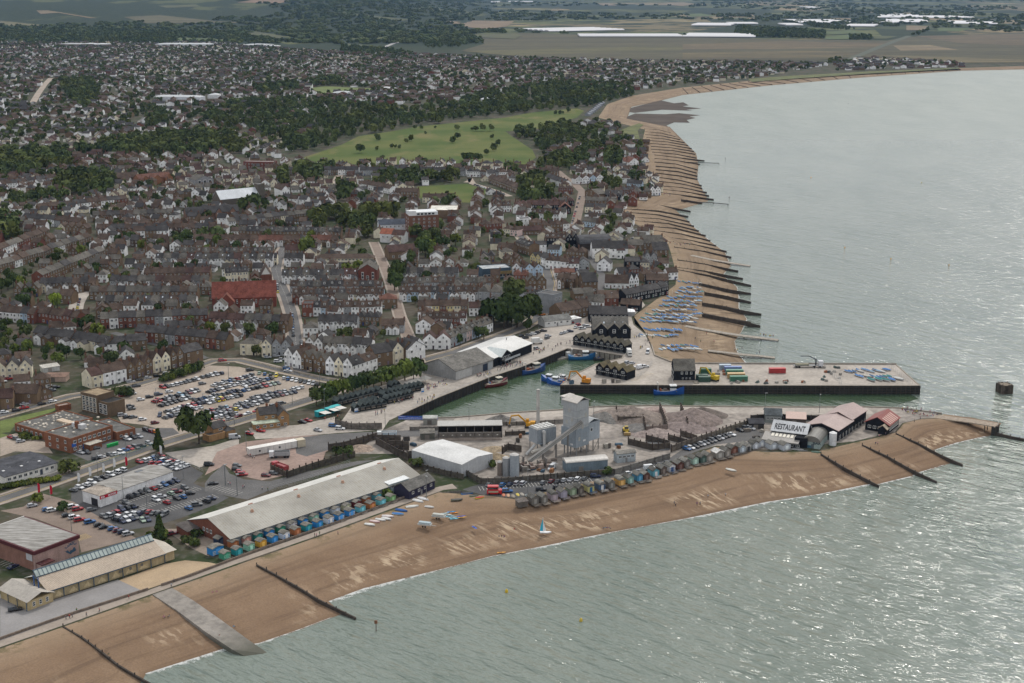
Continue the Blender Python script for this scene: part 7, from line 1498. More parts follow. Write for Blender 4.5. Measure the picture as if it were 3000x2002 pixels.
for x, y, col in ((795,1440, 'silver'),(855,1440, 'black'),(945,1395, 'grey'),(1085,1465, 'grey'),(1145,1458, 'white'),(1192,1440, 'white'),(1232,1420, 'blue'),(1283,1402, 'red'),(1335,1390, 'grey'),(1390,1378, 'black'),(1465,1350, 'silver'),(1552,1330, 'grey'),(1255,1308, 'white'),(1312,1292, 'black'),(1372,1283, 'silver'),(1442,1222, 'black'),(1492,1235, 'dark red'),(1535,1243, 'orange'),(110,1292, 'red'),(160,1308, 'grey'),(205,1330, 'silver'),(945,1500, 'black'),(1000,1488, 'silver')): car('N1', x, y, CH((-.65,.55)), 'in the yard of the brick offices', 'cars at the brick offices', col)
for x, y, col in ((45,1045, 'white'),(160,1025, 'black'),(240,1002, 'red'),(242,965, 'silver'),(412,962, 'black'),(520,937, 'white'),(515,827, 'grey'),(555,797, 'black'),(475,785, 'silver'),(365,770, 'silver'),(25,742, 'white'),(82,715, 'red'),(1290,745, 'silver'),(1372,728, 'black'),(1456,706, 'silver'),(1545,688, 'black'),(1640,665, 'silver'),(1342,788, 'black'),(2190,535, 'red'),(1990,762, 'grey')): car('N1', x, y, .55 if x > 1000 else .5, 'on the street of gabled terraces', 'cars on the terrace street', col)
for x, y, col in ((1210,880, 'red'),(1262,872, 'black'),(1305,860, 'white'),(1282,985, 'black'),(1295,1010, 'grey'),(1205,1072, 'silver'),(1255,1092, 'black'),(1312,1092, 'grey'),(1402,1115, 'white'),(1525,1148, 'dark red'),(1385,920, 'white'),(1470,893, 'black'),(1560,868, 'dark blue'),(1665,842, 'white'),(1800,1132, 'black')): car('N1', x, y, .5, 'beside the exchange block', 'cars beside the exchange', col)
for x, y, a, col, ph in ((172,533,-.1, 'red', 'driving past the lone cream house'),(803,612,-.3, 'blue', 'driving below the gabled terrace'),(820,638,-.3, 'white', 'driving below the gabled terrace'),(960,1140,-.5, 'black', 'beside the harbour office'),(1015,1125,-.5, 'red', 'beside the harbour office'),(440,1255,-.4, 'red', 'in front of the gate lodge'),(552,1228,-.4, 'red', 'in front of the harbour office'),(1112,1220,-.6, 'silver', 'beyond the low forecourt fence'),(1265,1178,-.2, 'blue', 'on the harbour forecourt'),(1332,1205,-.2, 'white', 'on the harbour forecourt'),(620,502,0, 'silver', 'in front of the narrow cream house'),(705,490,.1, 'silver', 'in front of the grey pair'),(760,525,.3, 'silver', 'by the white gable'),(720,545,.2, 'white', 'by the hedge')): car('N2', x, y, a, ph, 'cars along the main road', col)
for i in range(9): car('N2', 872-i*1.5,285-i*26,1.75, 'along the sloping street', 'cars along the sloping street')
for i in range(5): car('N2', 950+i*3,345+i*15,1.75, 'at the foot of the sloping street', 'cars along the sloping street')
cars('R5', 330,1130,335,1210,4, 'beside the red church', 'cars beside the red church', perp=False); cars('R4', 650,1400,690,1250,6, 'in the lane by the yellow-green tree', 'cars in the lane', perp=False)
for x, y, col in ((42,385, 'black'),(318,395, 'grey'),(312,432, 'black'),(350,458, 'red'),(372,482, 'red'),(602,492, 'dark red'),(677,472, 'grey')): car('F3', x, y, CH((.1,-.2)), 'on the reddish yard by the lorries', 'cars on the reddish yard', col)
for x, y, col in ((780,752, 'grey'),(915,752, 'blue'),(987,748, 'dark blue'),(1057,738, 'silver'),(1117,738, 'silver'),(1315,732, 'grey'),(1395,718, 'dark red'),(1460,718, 'black'),(1520,708, 'silver'),(1585,702, 'silver'),(1655,697, 'white'),(1720,692, 'grey')): car('F5', x, y, 1.15, 'below the silos fence', 'cars below the silos fence', col)
for x, y, a, col in ((1830,668,.1, 'dark blue'),(960,815,.1, 'blue'),(1295,800,.1, 'black'),(1455,780,.1, 'black'),(2160,642,.3, 'white'),(2270,628,.3, 'grey')): car('F5', x, y, a, 'behind the sea-facing huts', 'cars behind the sea huts', col)
for i, (x, y, col) in enumerate(((712,398, 'blue'),(752,388, 'white'),(792,374, 'black'),(828,362, 'black'),(860,352, 'silver'),(898,340, 'grey'),(932,326, 'black'),(966,315, 'grey'),(1005,302, 'black'),(1042,292, 'silver'),(1072,280, 'black'),(1106,270, 'black'),(1150,257, 'white'),(1235,216, 'black'),(1292,192, 'grey'),(1342,196, 'white'),(450,562, 'black'),(530,545, 'grey'))): car('F6', x, y, -.75, 'along the plank wall of the aggregate yard', 'cars along the plank wall', col)
car('F6', 345,592,.3, 'behind the brown hut', 'vans', 'white', 'van'); car('F5', 1400,590,-2.0, 'in the asphalt yard', 'vans', 'white', 'van'); car('N2', 295,1295,.25, 'by the gate lodge', 'vans', 'silver', 'van'); car('N4', 328,455,-1.8, 'on the quay by the huts', 'vans', 'white', 'van'); car('N4', 255,605,.8, 'by the pier fence', 'vans', 'white', 'van')
for x, y, col in ((1500,268, 'silver'),(1535,257, 'white'),(1580,246, 'dark blue'),(1315,242, 'black'),(1260,262, 'black'),(1217,272, 'white'),(1172,286, 'grey'),(1248,416, 'silver'),(1362,292, 'silver'),(1352,312, 'grey'),(1640,207, 'white'),(1700,217, 'white'),(1660,185, 'red'),(1722,190, 'silver'),(1760,200, 'white'),(1612,158, 'red'),(1302,82, 'orange'),(1300,132, 'red'),(1377,40, 'black'),(1100,290, 'black'),(1140,310, 'black'),(2140,556, 'silver'),(2190,562, 'silver'),(2185,602, 'white'),(2320,592, 'white')): car('N3', x, y, CH((.2,1.0)), 'around the fish shop junction and quay', 'cars around the quay', col)
BCP = 'in the beach car park'
cars('R6', 1055,667,1400,667,14, BCP, 'cars in the beach car park'); cars('R6', 1200,725,1290,680,7, BCP, 'cars in the beach car park'); cars('R6', 1320,745,1410,690,9, BCP, 'cars in the beach car park')
SCP = 'in the small town car park'
for l in ((200,645,480,665,10),(420,612,620,600,8),(430,635,620,632,8),(1000,402,1200,392,9),(1000,428,1150,420,7)): cars('R5', *l, SCP, 'cars in the small town car park')
cars('R6', 800,640,880,370,14, 'along the seaside lane', 'cars along the seaside lane', perp=False, skip=.2); cars('R6', 1440,140,1420,60,7, 'by the far shore houses', 'cars by the far shore', perp=True); cars('R5', 2020,270,2290,360,12, 'on the curved road by the recreation ground', 'cars on the curved road', perp=False, skip=.1)
CARQ.sort(key=lambda q: q[0]); car_sink = Sink()
for i, (dist, p, a, kind, col, ph, grp, pk) in enumerate(CARQ):
 L, Wd = CARS[kind]; k = kind.replace(' ', '_'); t = TH('parked_'+k if pk == 'parked' else k, f'{col} {kind} {"" if ph.startswith("driving") else "parked "}{ph}', 'van' if kind == 'van' else 'car', (p.x, p.y, .07), a, grp, None if i < 300 else car_sink)
 bd = t.part('body', 'body_'+k, 'car', color=CD[col]); t.part('windows', 'windows_'+k, 'glass')
 for x in (-L*.31, L*.31):
  for y in (-Wd/2+.02, Wd/2-.22): t.part('wheel', cylinder(8), 'tyre', (x, y, .31),(.31,.31,.2),(-PI/2,0,0))
 if i < 300:
  for s in (-1,1): sub(t.part('headlight', 'headlight', 'paint', (L/2-.05, s*.55,.52), color=(.7,.7,.68)), bd)
# ---- lorries and plant
def lorry(p, rz, label, tub, cab, load=(.03,.03,.03)):
 t = TH('tipper_lorry', label, 'lorry', p, rz, 'tipper lorries'); t.box('chassis', 'metal', -4.4,-1.0,.7,4.0,1.0,1.0,(.05,.05,.05)); t.box('cab', 'car', 2.4,-1.2,.7,4.3,1.2,3.1, cab); t.box('windscreen', 'glass', 4.28,-1.05,1.9,4.36,1.05,2.8); t.box('side_window', 'glass', 2.9,-1.24,1.9,4.0,-1.19,2.7)
 for y in (-1.25,1.13): t.box('tub_side', 'metal', -4.4, y, 1.1,2.1, y+.12,2.9, tub)
 t.box('tub_end', 'metal', -4.5,-1.25,1.1,-4.38,1.25,2.9, tub); t.box('tub_end', 'metal', 2.08,-1.25,1.1,2.2,1.25,3.1, tub); t.box('load', 'plain', -4.3,-1.1,1.1,2.05,1.1,2.5, load)
 for x in (-3.6,-2.3,1.4,3.2):
  for y in (-1.2,.9): t.part('wheel', cylinder(12), 'tyre', (x, y, .52),(.52,.52,.3),(-PI/2,0,0))
lorry(Q('N2', 735,1480),.12+PI, 'white-cabbed tipper lorry with grey tub on the weighbridge', (.30,.31,.32),(.55,.56,.57)); lorry(Q('N2', 1790,1285),.1+PI, 'tipper lorry with pale blue tub leaving the yard', (.38,.46,.52),(.58,.6,.6),(.3,.27,.24)); lorry(Q('F3', 740,430),-.75+PI, 'red tipper lorry parked behind the plank fence', (.30,.05,.05),(.34,.02,.03),(.3,.1,.1))
def box_van(p, rz, label, col): t = TH('box_lorry', label, 'lorry', p, rz); t.box('box_body', 'metal', -3,-1.15,.9,1.6,1.15,3.5, col); t.box('cab', 'car', 1.65,-1.05,.6,3.3,1.05,2.4, col); t.box('windscreen', 'glass', 3.28,-.9,1.5,3.34,.9,2.2); [t.part('wheel', cylinder(10), 'tyre', (x, y, .42),(.42,.42,.25),(-PI/2,0,0)) for x in (-2,2.4) for y in (-1.1,.85)]
box_van(Q('N4', 145,475),-1.5, 'white box lorry standing by the fishermen huts', (.62,.62,.6)); box_van(Q('N3', 1250,360),.3, 'white refrigerated lorry beside the fish market', (.6,.6,.58))
t = TH('food_bus', 'small red double-deck food bus at the edge of the shingle', 'food bus', Q('F5', 760,842),.0); RB = (.42,.012,.02); t.box('lower_deck', 'car', 0,-.0,.4,6.0,2.2,2.0, RB); t.box('upper_deck', 'car', .3,.05,2.0,4.6,2.15,3.5, RB); t.box('window_band', 'glass', .5,-.03,2.4,4.4,.04,3.1); t.box('hatch', 'plain', .6,-.05,1.0,4.6,.0,1.75,(.35,.28,.2)); t.box('windscreen', 'glass', 5.98,.2,1.1,6.05,2.0,1.9); t.box('roof', 'car', .3,.05,3.5,4.6,2.15,3.6,(.5,.05,.05))
for x in (1.0,4.8):
 for y in (-.05,1.95): t.part('wheel', cylinder(10), 'tyre', (x, y, .42),(.42,.42,.3),(-PI/2,0,0))
def excavator(p, rz, label, col, flip=1):
 t = TH('excavator', label, 'excavator', p, rz); 
 for y in (-1.5,.9): t.box('track', 'metal', -2.2, y, 0,2.2, y+.6,.9,(.04,.04,.04))
 t.box('house', 'paint', -2.4,-1.4,1.0,1.6,1.4,2.5, col); t.box('engine_cover', 'paint', -2.6,-1.3,2.5,-.4,1.3,3.0, col); t.box('cab', 'paint', .3,-1.4,2.5,1.7,-.2,3.9, col); t.box('cab_window', 'glass', .4,-1.44,2.8,1.74,-.3,3.7)
 t.part('boom', 'box', 'paint', (1.4,-.1,2.0),(5.6,.45,.7),(0,-.75,0), color=col); t.part('boom', 'box', 'paint', (5.3,-.1,5.6),(3.2,.42,.6),(0,.15,0), color=col); t.part('stick', 'box', 'paint', (8.2,-.05,5.5),(4.2,.35,.5),(0,1.35,0), color=col); t.box('bucket', 'metal', 8.6,-.5,.4,10.0,.7,1.5,(.08,.07,.06))
excavator(Q('N3', 1180,1185), PI-.05, 'big yellow-orange excavator beside the quay road wall', (.52,.26,.02)); excavator(Q('N3', 1730,755), PI*.85, 'orange long-armed excavator on the inner pier corner', (.50,.20,.02)); excavator(Q('N4', 980,725),2.4, 'small yellow digger standing among pier containers', (.5,.36,.03))
t = TH('wheel_loader', 'yellow wheel loader facing out of the gravel bay', 'loader', Q('F6', 115,235),-1.5); Y_ = (.5,.36,.05); t.box('body', 'paint', -3,-1.1,.9,1,1.1,2.1, Y_); t.box('cab', 'paint', -.6,-.8,2.1,.8,.8,3.5,(.4,.3,.08)); t.box('cab_glass', 'glass', -.5,-.84,2.4,.86,.84,3.2); t.box('bucket', 'metal', 2.6,-1.5,.2,3.8,1.5,1.4,(.3,.2,.08)); t.box('arm', 'paint', 1,-.6,1.0,2.7,.6,1.4, Y_)
for x in (-2,1.2):
 for y in (-1.4,.9): t.part('wheel', cylinder(12), 'tyre', (x, y, .8),(.8,.8,.5),(-PI/2,0,0))
for i in range(4): t = TH('wheelie_bin', 'green wheeled bin by the brick offices', 'bin', Q('N1', 1055+i*28,1385-i*8),.5, 'green bins'); t.box('bin', 'paint', 0,0,.1,1.2,1.0,1.3,(.02,.3,.07)); t.box('lid', 'paint', -.05,-.05,1.3,1.25,1.05,1.42,(.03,.36,.1))
# ================================================================== BOATS
def hull_shape(key, L, W, H, open_=True, sheer=.25, n=9):
 secs = []
 for i in range(n):
  q = i/(n-1); x = -L/2+L*q; w = W/2*(.80+.2*sin(min(1, q*1.6)*PI/2)) if q < .45 else W/2*cos((q-.45)/.55*PI/2)**.75+.01; h = H*(1+sheer*(q-.35)**2*2.5); k = .0 if q < .8 else (q-.8)*H*1.6
  secs.append([(x, 0, k),(x, w*.62, k+.10*H),(x, w*.95, h*.55),(x, w, h),(x, w*.88, h*.985),(x, -w*.88, h*.985),(x, -w, h),(x, -w*.95, h*.55),(x, -w*.62, k+.10*H)])
 v, f = loft(secs); prim(key, v, f)
hull_shape('dinghy_hull', 4.3,1.65,.55); hull_shape('trawler_hull', 12,4.2,2.0, sheer=.9); hull_shape('canoe_hull', 4.2,1.0,.35)
cov = []
for i in range(7):
 q = i/6; x = -2.05+4.1*q; w = .80*(sin(min(1,(q+.25)*1.3)*PI/2) if q < .5 else cos((q-.5)*PI*.98)**.7); cov.append([(x, -w, .5),(x, -w*.5,.68+.1*sin(q*3)),(x, 0,.86-.12*q),(x, w*.5,.68+.1*sin(q*3)),(x, w, .5)])
prim('boat_cover', *loft(cov, False))
def dinghy(p, rz, cc, hc, label, group, mast=False, s=1.0, z=.1):
 t = TH('sailing_dinghy', label, 'dinghy', (p.x, p.y, p.z+z), rz, group); t.part('hull', 'dinghy_hull', 'hull', scale=(s, s, s), color=hc); t.part('cover', 'boat_cover', 'cloth', scale=(s*1.02, s*1.05, s), color=cc)
 if mast: t.part('mast', cylinder(5), 'metal', (.6*s, 0,.5),(.05,.05,5.4), color=(.5,.5,.48))
DCOL = [(.05,.16,.36),(.04,.13,.30),(.09,.20,.38),(.20,.30,.40),(.30,.38,.44),(.50,.50,.48),(.42,.40,.36),(.04,.10,.20),(.03,.17,.17),(.06,.17,.40)]
DN = ['blue', 'deep blue', 'mid blue', 'grey-blue', 'pale blue', 'white', 'cream', 'navy', 'teal', 'royal blue']
for c, y, x0, x1, n, s, ph in (('R6', 1115,1720,1930,7,1, 'upper rows'),('R6', 1165,1740,1920,9,1, 'upper rows'),('R6', 1198,1700,1940,11,1, 'upper rows'),('R6', 1242,1620,1930,14,1, 'middle rows'),('R6', 1278,1590,1930,15,1, 'middle rows'),('R6', 1312,1570,1890,15,1, 'middle rows'),('R6', 1355,1500,1890,14,1, 'middle rows'),('R6', 1392,1450,1930,19,1, 'lower rows'),('R6', 1422,1410,1890,20,1, 'lower rows'),('R6', 1452,1400,1880,20,1, 'lower rows'),
      ('N4', 235,290,670,9,1.35, 'catamaran row'),('N4', 290,230,620,14,1, 'sandy row'),('N4', 425,440,860,11,1.1, 'row beside the short jetty'),('N4', 390,460,830,8,1, 'row beside the short jetty'),('N5', 492,465,805,13,1.1, 'row on the pier end'),('N5', 535,545,810,10,1.1, 'row on the pier end'),('N5', 560,640,900,5,1.5, 'row on the pier end')):
 cat_ = 'catamaran' in ph; m_ = n if cat_ else int(n*1.05)
 for i in range(m_):
  k = rnd.randrange(len(DCOL)); zz = -.55 if c != 'N5' else .02; p = Q(c, x0+(x1-x0)*(i+.5)/m_+U(-6,6), y+U(-9,9), zz); k = CH((0,1,9)) if cat_ else k
  dinghy(p, -1.15+U(-.25,.25), DCOL[k], jit((.45,.45,.44),.3), f'{DN[k]} covered dinghy in the {ph}'+(' of the boat park' if 'rows' in ph else ''), 'dinghies in the '+ph, U01() < .12, s)
def fishing_boat(p, rz, L, hc, label, wc=(.6,.6,.6), band=None, gantry=True):
 s = L/12; t = TH('fishing_boat', label, 'fishing boat', (p.x, p.y, SEA-.55*s), rz); t.part('hull', 'trawler_hull', 'hull', scale=(s, s, s), color=hc); t.part('bulwark', 'trawler_hull', 'hull', (0,0,1.25*s),(s*1.01, s*1.01, s*.46), color=band or hc); t.box('deck', 'plain', -5.2*s, -1.6*s, 1.95*s, 3.0*s, 1.6*s, 2.22*s, (.26,.22,.18))
 t.box('wheelhouse', 'paint', .4*s, -1.1*s, 2.2*s, 2.8*s, 1.1*s, 4.2*s, wc); t.box('wheelhouse_roof', 'paint', .2*s, -1.25*s, 4.2*s, 3.0*s, 1.25*s, 4.4*s, wc); t.box('wheelhouse_window', 'glass', .36*s, -1.14*s, 3.3*s, 2.84*s, 1.14*s, 3.95*s); t.part('mast', cylinder(6), 'metal', (1.4*s, 0,4.4*s),(.07,.07,3.2*s), color=(.5,.5,.5))
 if gantry:
  for y in (-1.4,1.25): t.box('gantry_leg', 'metal', -4.6*s, y*s, 2.0*s, -4.4*s, (y+.15)*s, 5.2*s, (.5,.48,.44))
  t.box('gantry_beam', 'metal', -4.65*s, -1.4*s, 5.2*s, -4.35*s, 1.4*s, 5.5*s, (.5,.48,.44)); t.box('winch', 'metal', -2*s, -.8*s, 2.2*s, -.8*s, .8*s, 3.0*s, (.12,.1,.09))
 for i in range(5): t.box('fish_box', 'plain', (-3.6+i*.7)*s, U(-1.2,.4)*s, 2.2*s, (-3.0+i*.7)*s, U(.5,1.2)*s, (2.5+U01()*.5)*s, jit(CH(((.05,.12,.3),(.3,.28,.25),(.35,.1,.04))),.3))
BB = (.015,.075,.30)
for c, x, y, rz, L, hc, lab, wc, band in (('N3', 850,775,.55,14,(.12,.018,.02), 'red and cream trawler moored at the quay', (.5,.46,.38),(.45,.40,.32)),('N3', 1215,645,.6,16,(.02,.06,.20), 'dark blue workboat with open deck moored at the quay', (.45,.42,.36), None),('N3', 1695,515,.05,15,(.02,.12,.28), 'blue and white fishing boat at the head of the basin', (.58,.6,.6), None),('N3', 1400,740,2.6,13, BB, 'bright blue boat moored outside its twin', (.6,.62,.62),(.02,.14,.42)),('N3', 1465,765,2.75,13,(.015,.09,.36), 'bright blue boat moored against the inner pier', (.6,.62,.62), None),('N3', 1530,735,2.6,11,(.3,.32,.33), 'grey and white boat behind the blue twins', (.6,.6,.6), None),('N4', 535,858,.03,15.5, BB, 'blue fishing boat alone under the pier wall', (.62,.63,.63), None),('N3', 1900,520,.2,10,(.04,.04,.05), 'black boat crowded with gear beside the huts', (.3,.28,.25), None)): fishing_boat(Q(c, x, y, SEA), rz, L, hc, lab, wc, band)
p = Q('N3', 1510,505, SEA); t = TH('work_barge', 'flat grey barge with small wheelhouse in the basin corner', 'barge', (p.x, p.y, SEA-.3),.5); t.box('pontoon', 'metal', -7,-2.6,0,7,2.6,1.2,(.3,.27,.23)); t.box('wheelhouse', 'paint', 2,-1,1.2,4.4,1,3.6,(.55,.55,.52)); t.box('hatch', 'metal', -5,-1.5,1.2,0,1.5,1.6,(.2,.2,.2))
# small craft and boards on the near shingle
for c, x, y, rz, s, hc, cc, lab in (('F3', 1625,975,-.35,1,(.62,.62,.6),(.62,.62,.6), 'white upturned canoe by the grass edge'),('F3', 1675,945,-.35,1,(.55,.3,.3),(.6,.5,.48), 'pink-striped upturned canoe in the row'),('F3', 1730,928,-.4,1,(.6,.6,.58),(.6,.6,.58), 'white canoe in the middle of the canoe row'),('F3', 1788,918,-.5,1,(.6,.6,.58),(.6,.6,.58), 'slim white canoe in the canoe row'),('F3', 1802,895,-.2,1.1,(.55,.5,.5),(.6,.56,.55), 'pale pink long canoe beside the grass'),('F3', 1900,872,-.2,1.1,(.3,.4,.5),(.05,.17,.4), 'white dinghy with bright blue cover'),('F3', 1935,838,-.4,1.2,(.04,.1,.25),(.03,.1,.28), 'navy covered dinghy beside the club'),('F3', 2040,800,.3,1.2,(.6,.6,.58),(.55,.55,.52), 'white covered boat near the club'),('F3', 2100,745,-.6,1.2,(.65,.65,.65),(.62,.62,.6), 'white boat below the flagpole'),('F3', 2150,725,-.6,1.2,(.65,.65,.65),(.6,.6,.6), 'white boat beside its twin'),('F3', 2210,800,-.3,.9,(.65,.65,.65),(.5,.5,.48), 'tiny white tender below the club house'),
   ('F5', 565,840,.2,1.1,(.02,.14,.4),(.05,.06,.08), 'blue inflatable at the car park edge'),('F5', 635,860,.3,.9,(.09,.13,.06),(.1,.1,.08), 'olive tender beside the inflatable'),('F5', 690,878,.35,.9,(.55,.45,.03),(.4,.05,.05), 'yellow and red jet ski on a trailer'),('F5', 465,900,.2,1.1,(.08,.09,.06),(.12,.11,.1), 'dark open boat on the shingle'),('F5', 925,855,-1.5,.85,(.5,.13,.06),(.5,.2,.12), 'orange tender on end of the row'),('F5', 970,860,-1.5,.85,(.5,.22,.14),(.45,.3,.2), 'peach tender in the small boat row'),('F5', 1020,868,-1.4,.9,(.2,.17,.12),(.25,.22,.18), 'wooden rowing boat in the row'),('F5', 1065,852,-1.4,.8,(.55,.42,.04),(.5,.4,.1), 'yellow tender in the small boat row'),('F5', 1110,850,-1.3,.9,(.25,.23,.2),(.3,.28,.24), 'grey wooden boat in the small boat row'),('F5', 1172,870,-1.2,1.1,(.3,.34,.34),(.2,.22,.22), 'grey sailing boat under the mast'),('F6', 1150,610,-.7,1.2,(.3,.26,.2),(.55,.54,.5), 'open boat with white canopy alone on the shingle'),('F6', 1800,405,-.3,1.2,(.6,.6,.6),(.2,.2,.2), 'white speedboat by the bar fence'),('F6', 1985,430,-.2,1.0,(.06,.14,.1),(.1,.15,.12), 'green canoe by the path'),('F6', 1860,418,-.2,.9,(.15,.15,.15),(.1,.1,.1), 'black tender by the bar fence')): dinghy(Q(c, x, y, -.5), rz, cc, hc, lab, 'small craft on the near shingle', s=s)
for c, x, y, col, lab in (('F3', 2165,985,(.35,.42,.45), 'galvanised boat trailer with blue mat'),('F3', 2300,905,(.42,.43,.4), 'galvanised boat trailer stacked with hulls')):
 t = TH('boat_trailer', lab, 'trailer', Q(c, x, y, -.5),-.3); t.box('bed', 'metal', -2.6,-1,.8,2.6,1,1.3,(.42,.42,.4)); t.box('load', 'cloth', -2.3,-.8,1.3,2.3,.8,1.9, col); t.box('drawbar', 'metal', 2.6,-.08,.7,4.4,.08,.85,(.4,.4,.38)); [t.part('wheel', cylinder(10), 'tyre', (x_, y_, .35),(.35,.35,.2),(-PI/2,0,0)) for x_ in (-.5,.5) for y_ in (-1.15,.95)]
for i, (c, x, y, col, nm) in enumerate((('F5', 345,1030,(.4,.55,.6), 'pale blue'),('F5', 375,1045,(.5,.6,.62), 'white and blue'),('F5', 400,1058,(.15,.42,.55), 'turquoise'),('F5', 425,1070,(.3,.5,.58), 'light turquoise'),('F5', 440,1082,(.1,.45,.6), 'bright turquoise'),('F5', 412,1015,(.03,.25,.55), 'strong blue'),('F5', 440,1025,(.6,.22,.03), 'orange'),('F5', 510,1058,(.03,.08,.4), 'royal blue'),('F5', 520,1068,(.55,.3,.05), 'amber'),('F5', 640,1170,(.03,.12,.5), 'blue carried'),('F5', 905,1415,(.6,.3,.06), 'orange at the waterline'),('F6', 1462,468,(.1,.25,.5), 'blue by the huts'),('F6', 1485,475,(.5,.55,.6), 'white by the huts'),('F6', 1505,465,(.6,.25,.03), 'orange by the huts'))):
 t = TH('paddle_board', f'{nm} paddle board lying on the shingle', 'paddle board', Q(c, x, y, -1.0 if y < 1300 else -4.3)+Vector((0,0,.25)),.25 if i != 9 else -1, 'paddle boards'); t.part('board', 'canoe_hull', 'paint', scale=(.8,.85,.4), color=col); t.box('deck_pad', 'cloth', -1.0,-.28,.13,.2,.28,.17, tuple(q*.5 for q in col))
p = Q('F5', 1338,1218,-2.9); t = TH('beached_sailing_boat', 'white sailing dinghy with turquoise and white sail on the shingle', 'sailing boat', (p.x, p.y, p.z),.02); t.part('hull', 'dinghy_hull', 'hull', color=(.66,.67,.68)); t.part('mast', cylinder(6), 'metal', (-1.0,0,.5),(.06,.06,6.0), color=(.5,.5,.5)); MS = rawmesh('sail', [(-1.0,0,.9),(-2.2,.1,1.0),(-1.9,.15,2.8),(-1.0,0,6.2),(-1.0,.06,.9),(-2.2,.16,1.0),(-1.9,.21,2.8),(-1.0,.06,6.2)],[(0,1,2,3),(7,6,5,4)],('cloth',)); t.mesh('sail', MS, color=(.03,.38,.55)); t.mesh('jib', rawmesh('jib', [(-1.0,-.05,1.0),(.2,-.2,1.2),(-.9,-.1,4.6)],[(0,1,2)],('cloth',)), color=(.7,.72,.73))
# buoys, markers
for x, y, col, lab in ((1484,1735,(.55,.38,.03), 'yellow round buoy floating off the shingle'),(1702,1820,(.5,.36,.05), 'lone ochre buoy far from the beach'),(2376,521,(.6,.3,.05), 'orange buoy off the town beach'),(2700,536,(.4,.35,.1), 'dull yellow buoy in the bay'),(2475,727,(.6,.3,.05), 'orange buoy off the groynes'),(2780,778,(.5,.3,.1), 'rusty buoy in the open bay'),(2610,760,(.6,.35,.1), 'pale orange buoy in the bay'),(2485,305,(.05,.05,.05), 'small dark buoy far across the bay')):
 p = P(x, y, SEA); t = TH('marker_buoy', lab, 'buoy', (p.x, p.y, SEA-.2)); k = .9 if y > 1000 else .8; t.part('float', cylinder(10,.7), 'paint', scale=(.7*k, .7*k, 1.1*k), color=col); t.part('crown', cylinder(10,.2), 'paint', (0,0,1.1*k),(.49*k, .49*k, .4*k), color=col)
p = P(1102,1850, SEA); t = TH('groyne_beacon', 'tall wooden groyne marker post with square topmark in the sea', 'beacon', (p.x, p.y, SEA-1)); t.part('post', cylinder(7,.8), 'wood', scale=(.16,.16,4.6), color=(.12,.09,.07)); t.box('topmark', 'wood', -.5,-.15,3.7,.5,.15,4.8,(.20,.10,.06))
for x, y in ((2125,475),(2136,592)): p = P(x, y, SEA); t = TH('outfall_beacon', 'thin beacon pole off the outfall end', 'beacon', (p.x, p.y, SEA-1),0, 'outfall beacons'); t.part('pole', cylinder(6), 'metal', scale=(.15,.15,6), color=(.1,.09,.08)); t.part('basket', cylinder(6), 'metal', (0,0,5),(.5,.5,1), color=(.12,.08,.07))
# ================================================================== PEOPLE
def person_mesh(name, J, E, Rd):
 me = bpy.data.meshes.new(name); me.from_pydata(J, E, []); o = bpy.data.objects.new(name, me); C.objects.link(o); o.modifiers.new('s', 'SKIN'); o.modifiers.new('u', 'SUBSURF').levels = 1
 for i, r in enumerate(Rd): me.skin_vertices[0].data[i].radius = (r, r*.8); me.skin_vertices[0].data[i].use_root = i == 0
 dg = bpy.context.evaluated_depsgraph_get(); m2 = bpy.data.meshes.new_from_object(o.evaluated_get(dg)); C.objects.unlink(o); bpy.data.objects.remove(o); m2.name = name; return m2
def dress(me, sit):
 for m in ('skin', 'cloth', 'trouser', 'hair'): me.materials.append(M(m))
 hi = max(v.co.z for v in me.vertices)
 for p in me.polygons:
  c = p.center; z = c.z; hip = hi-.78
  p.material_index = (3 if (z > hi-.10 or (z > hi-.2 and c.y > .03)) else 0) if z > hi-.30 else (1 if z > hip and not (sit and c.y < -.3) else (2 if z > .09 else 3)); p.use_smooth = True
  if abs(c.x) > .27 and z > hip+.02 and z < hip+.25: p.material_index = 0
 return me
STAND = dress(person_mesh('person_standing', [(0,0,.95),(0,0,1.2),(0,0,1.42),(0,0,1.52),(0,-.02,1.66),(.2,0,1.40),(.27,.03,1.15),(.29,-.08,.9),(-.2,0,1.40),(-.27,-.02,1.15),(-.3,.04,.9),(.1,0,.88),(.12,-.1,.48),(.12,-.02,.06),(.12,-.16,.03),(-.1,0,.88),(-.12,.08,.48),(-.13,.18,.07),(-.13,.05,.03)],[(0,1),(1,2),(2,3),(3,4),(2,5),(5,6),(6,7),(2,8),(8,9),(9,10),(0,11),(11,12),(12,13),(13,14),(0,15),(15,16),(16,17),(17,18)],[.17,.16,.17,.065,.115,.085,.06,.045,.085,.06,.045,.11,.075,.055,.05,.11,.075,.055,.05]), False)
SIT = dress(person_mesh('person_sitting', [(0,.1,.14),(0,.12,.4),(0,.1,.62),(0,.08,.72),(0,.05,.86),(.2,.1,.6),(.25,-.02,.4),(.18,-.22,.34),(-.2,.1,.6),(-.27,.2,.36),(-.28,.26,.1),(.1,.02,.14),(.14,-.34,.36),(.14,-.62,.06),(.14,-.75,.04),(-.1,.02,.14),(-.14,-.42,.12),(-.15,-.82,.06),(-.15,-.9,.1)],[(0,1),(1,2),(2,3),(3,4),(2,5),(5,6),(6,7),(2,8),(8,9),(9,10),(0,11),(11,12),(12,13),(13,14),(0,15),(15,16),(16,17),(17,18)],[.17,.16,.17,.065,.115,.08,.06,.045,.08,.06,.045,.11,.08,.055,.05,.11,.08,.055,.05]), True)
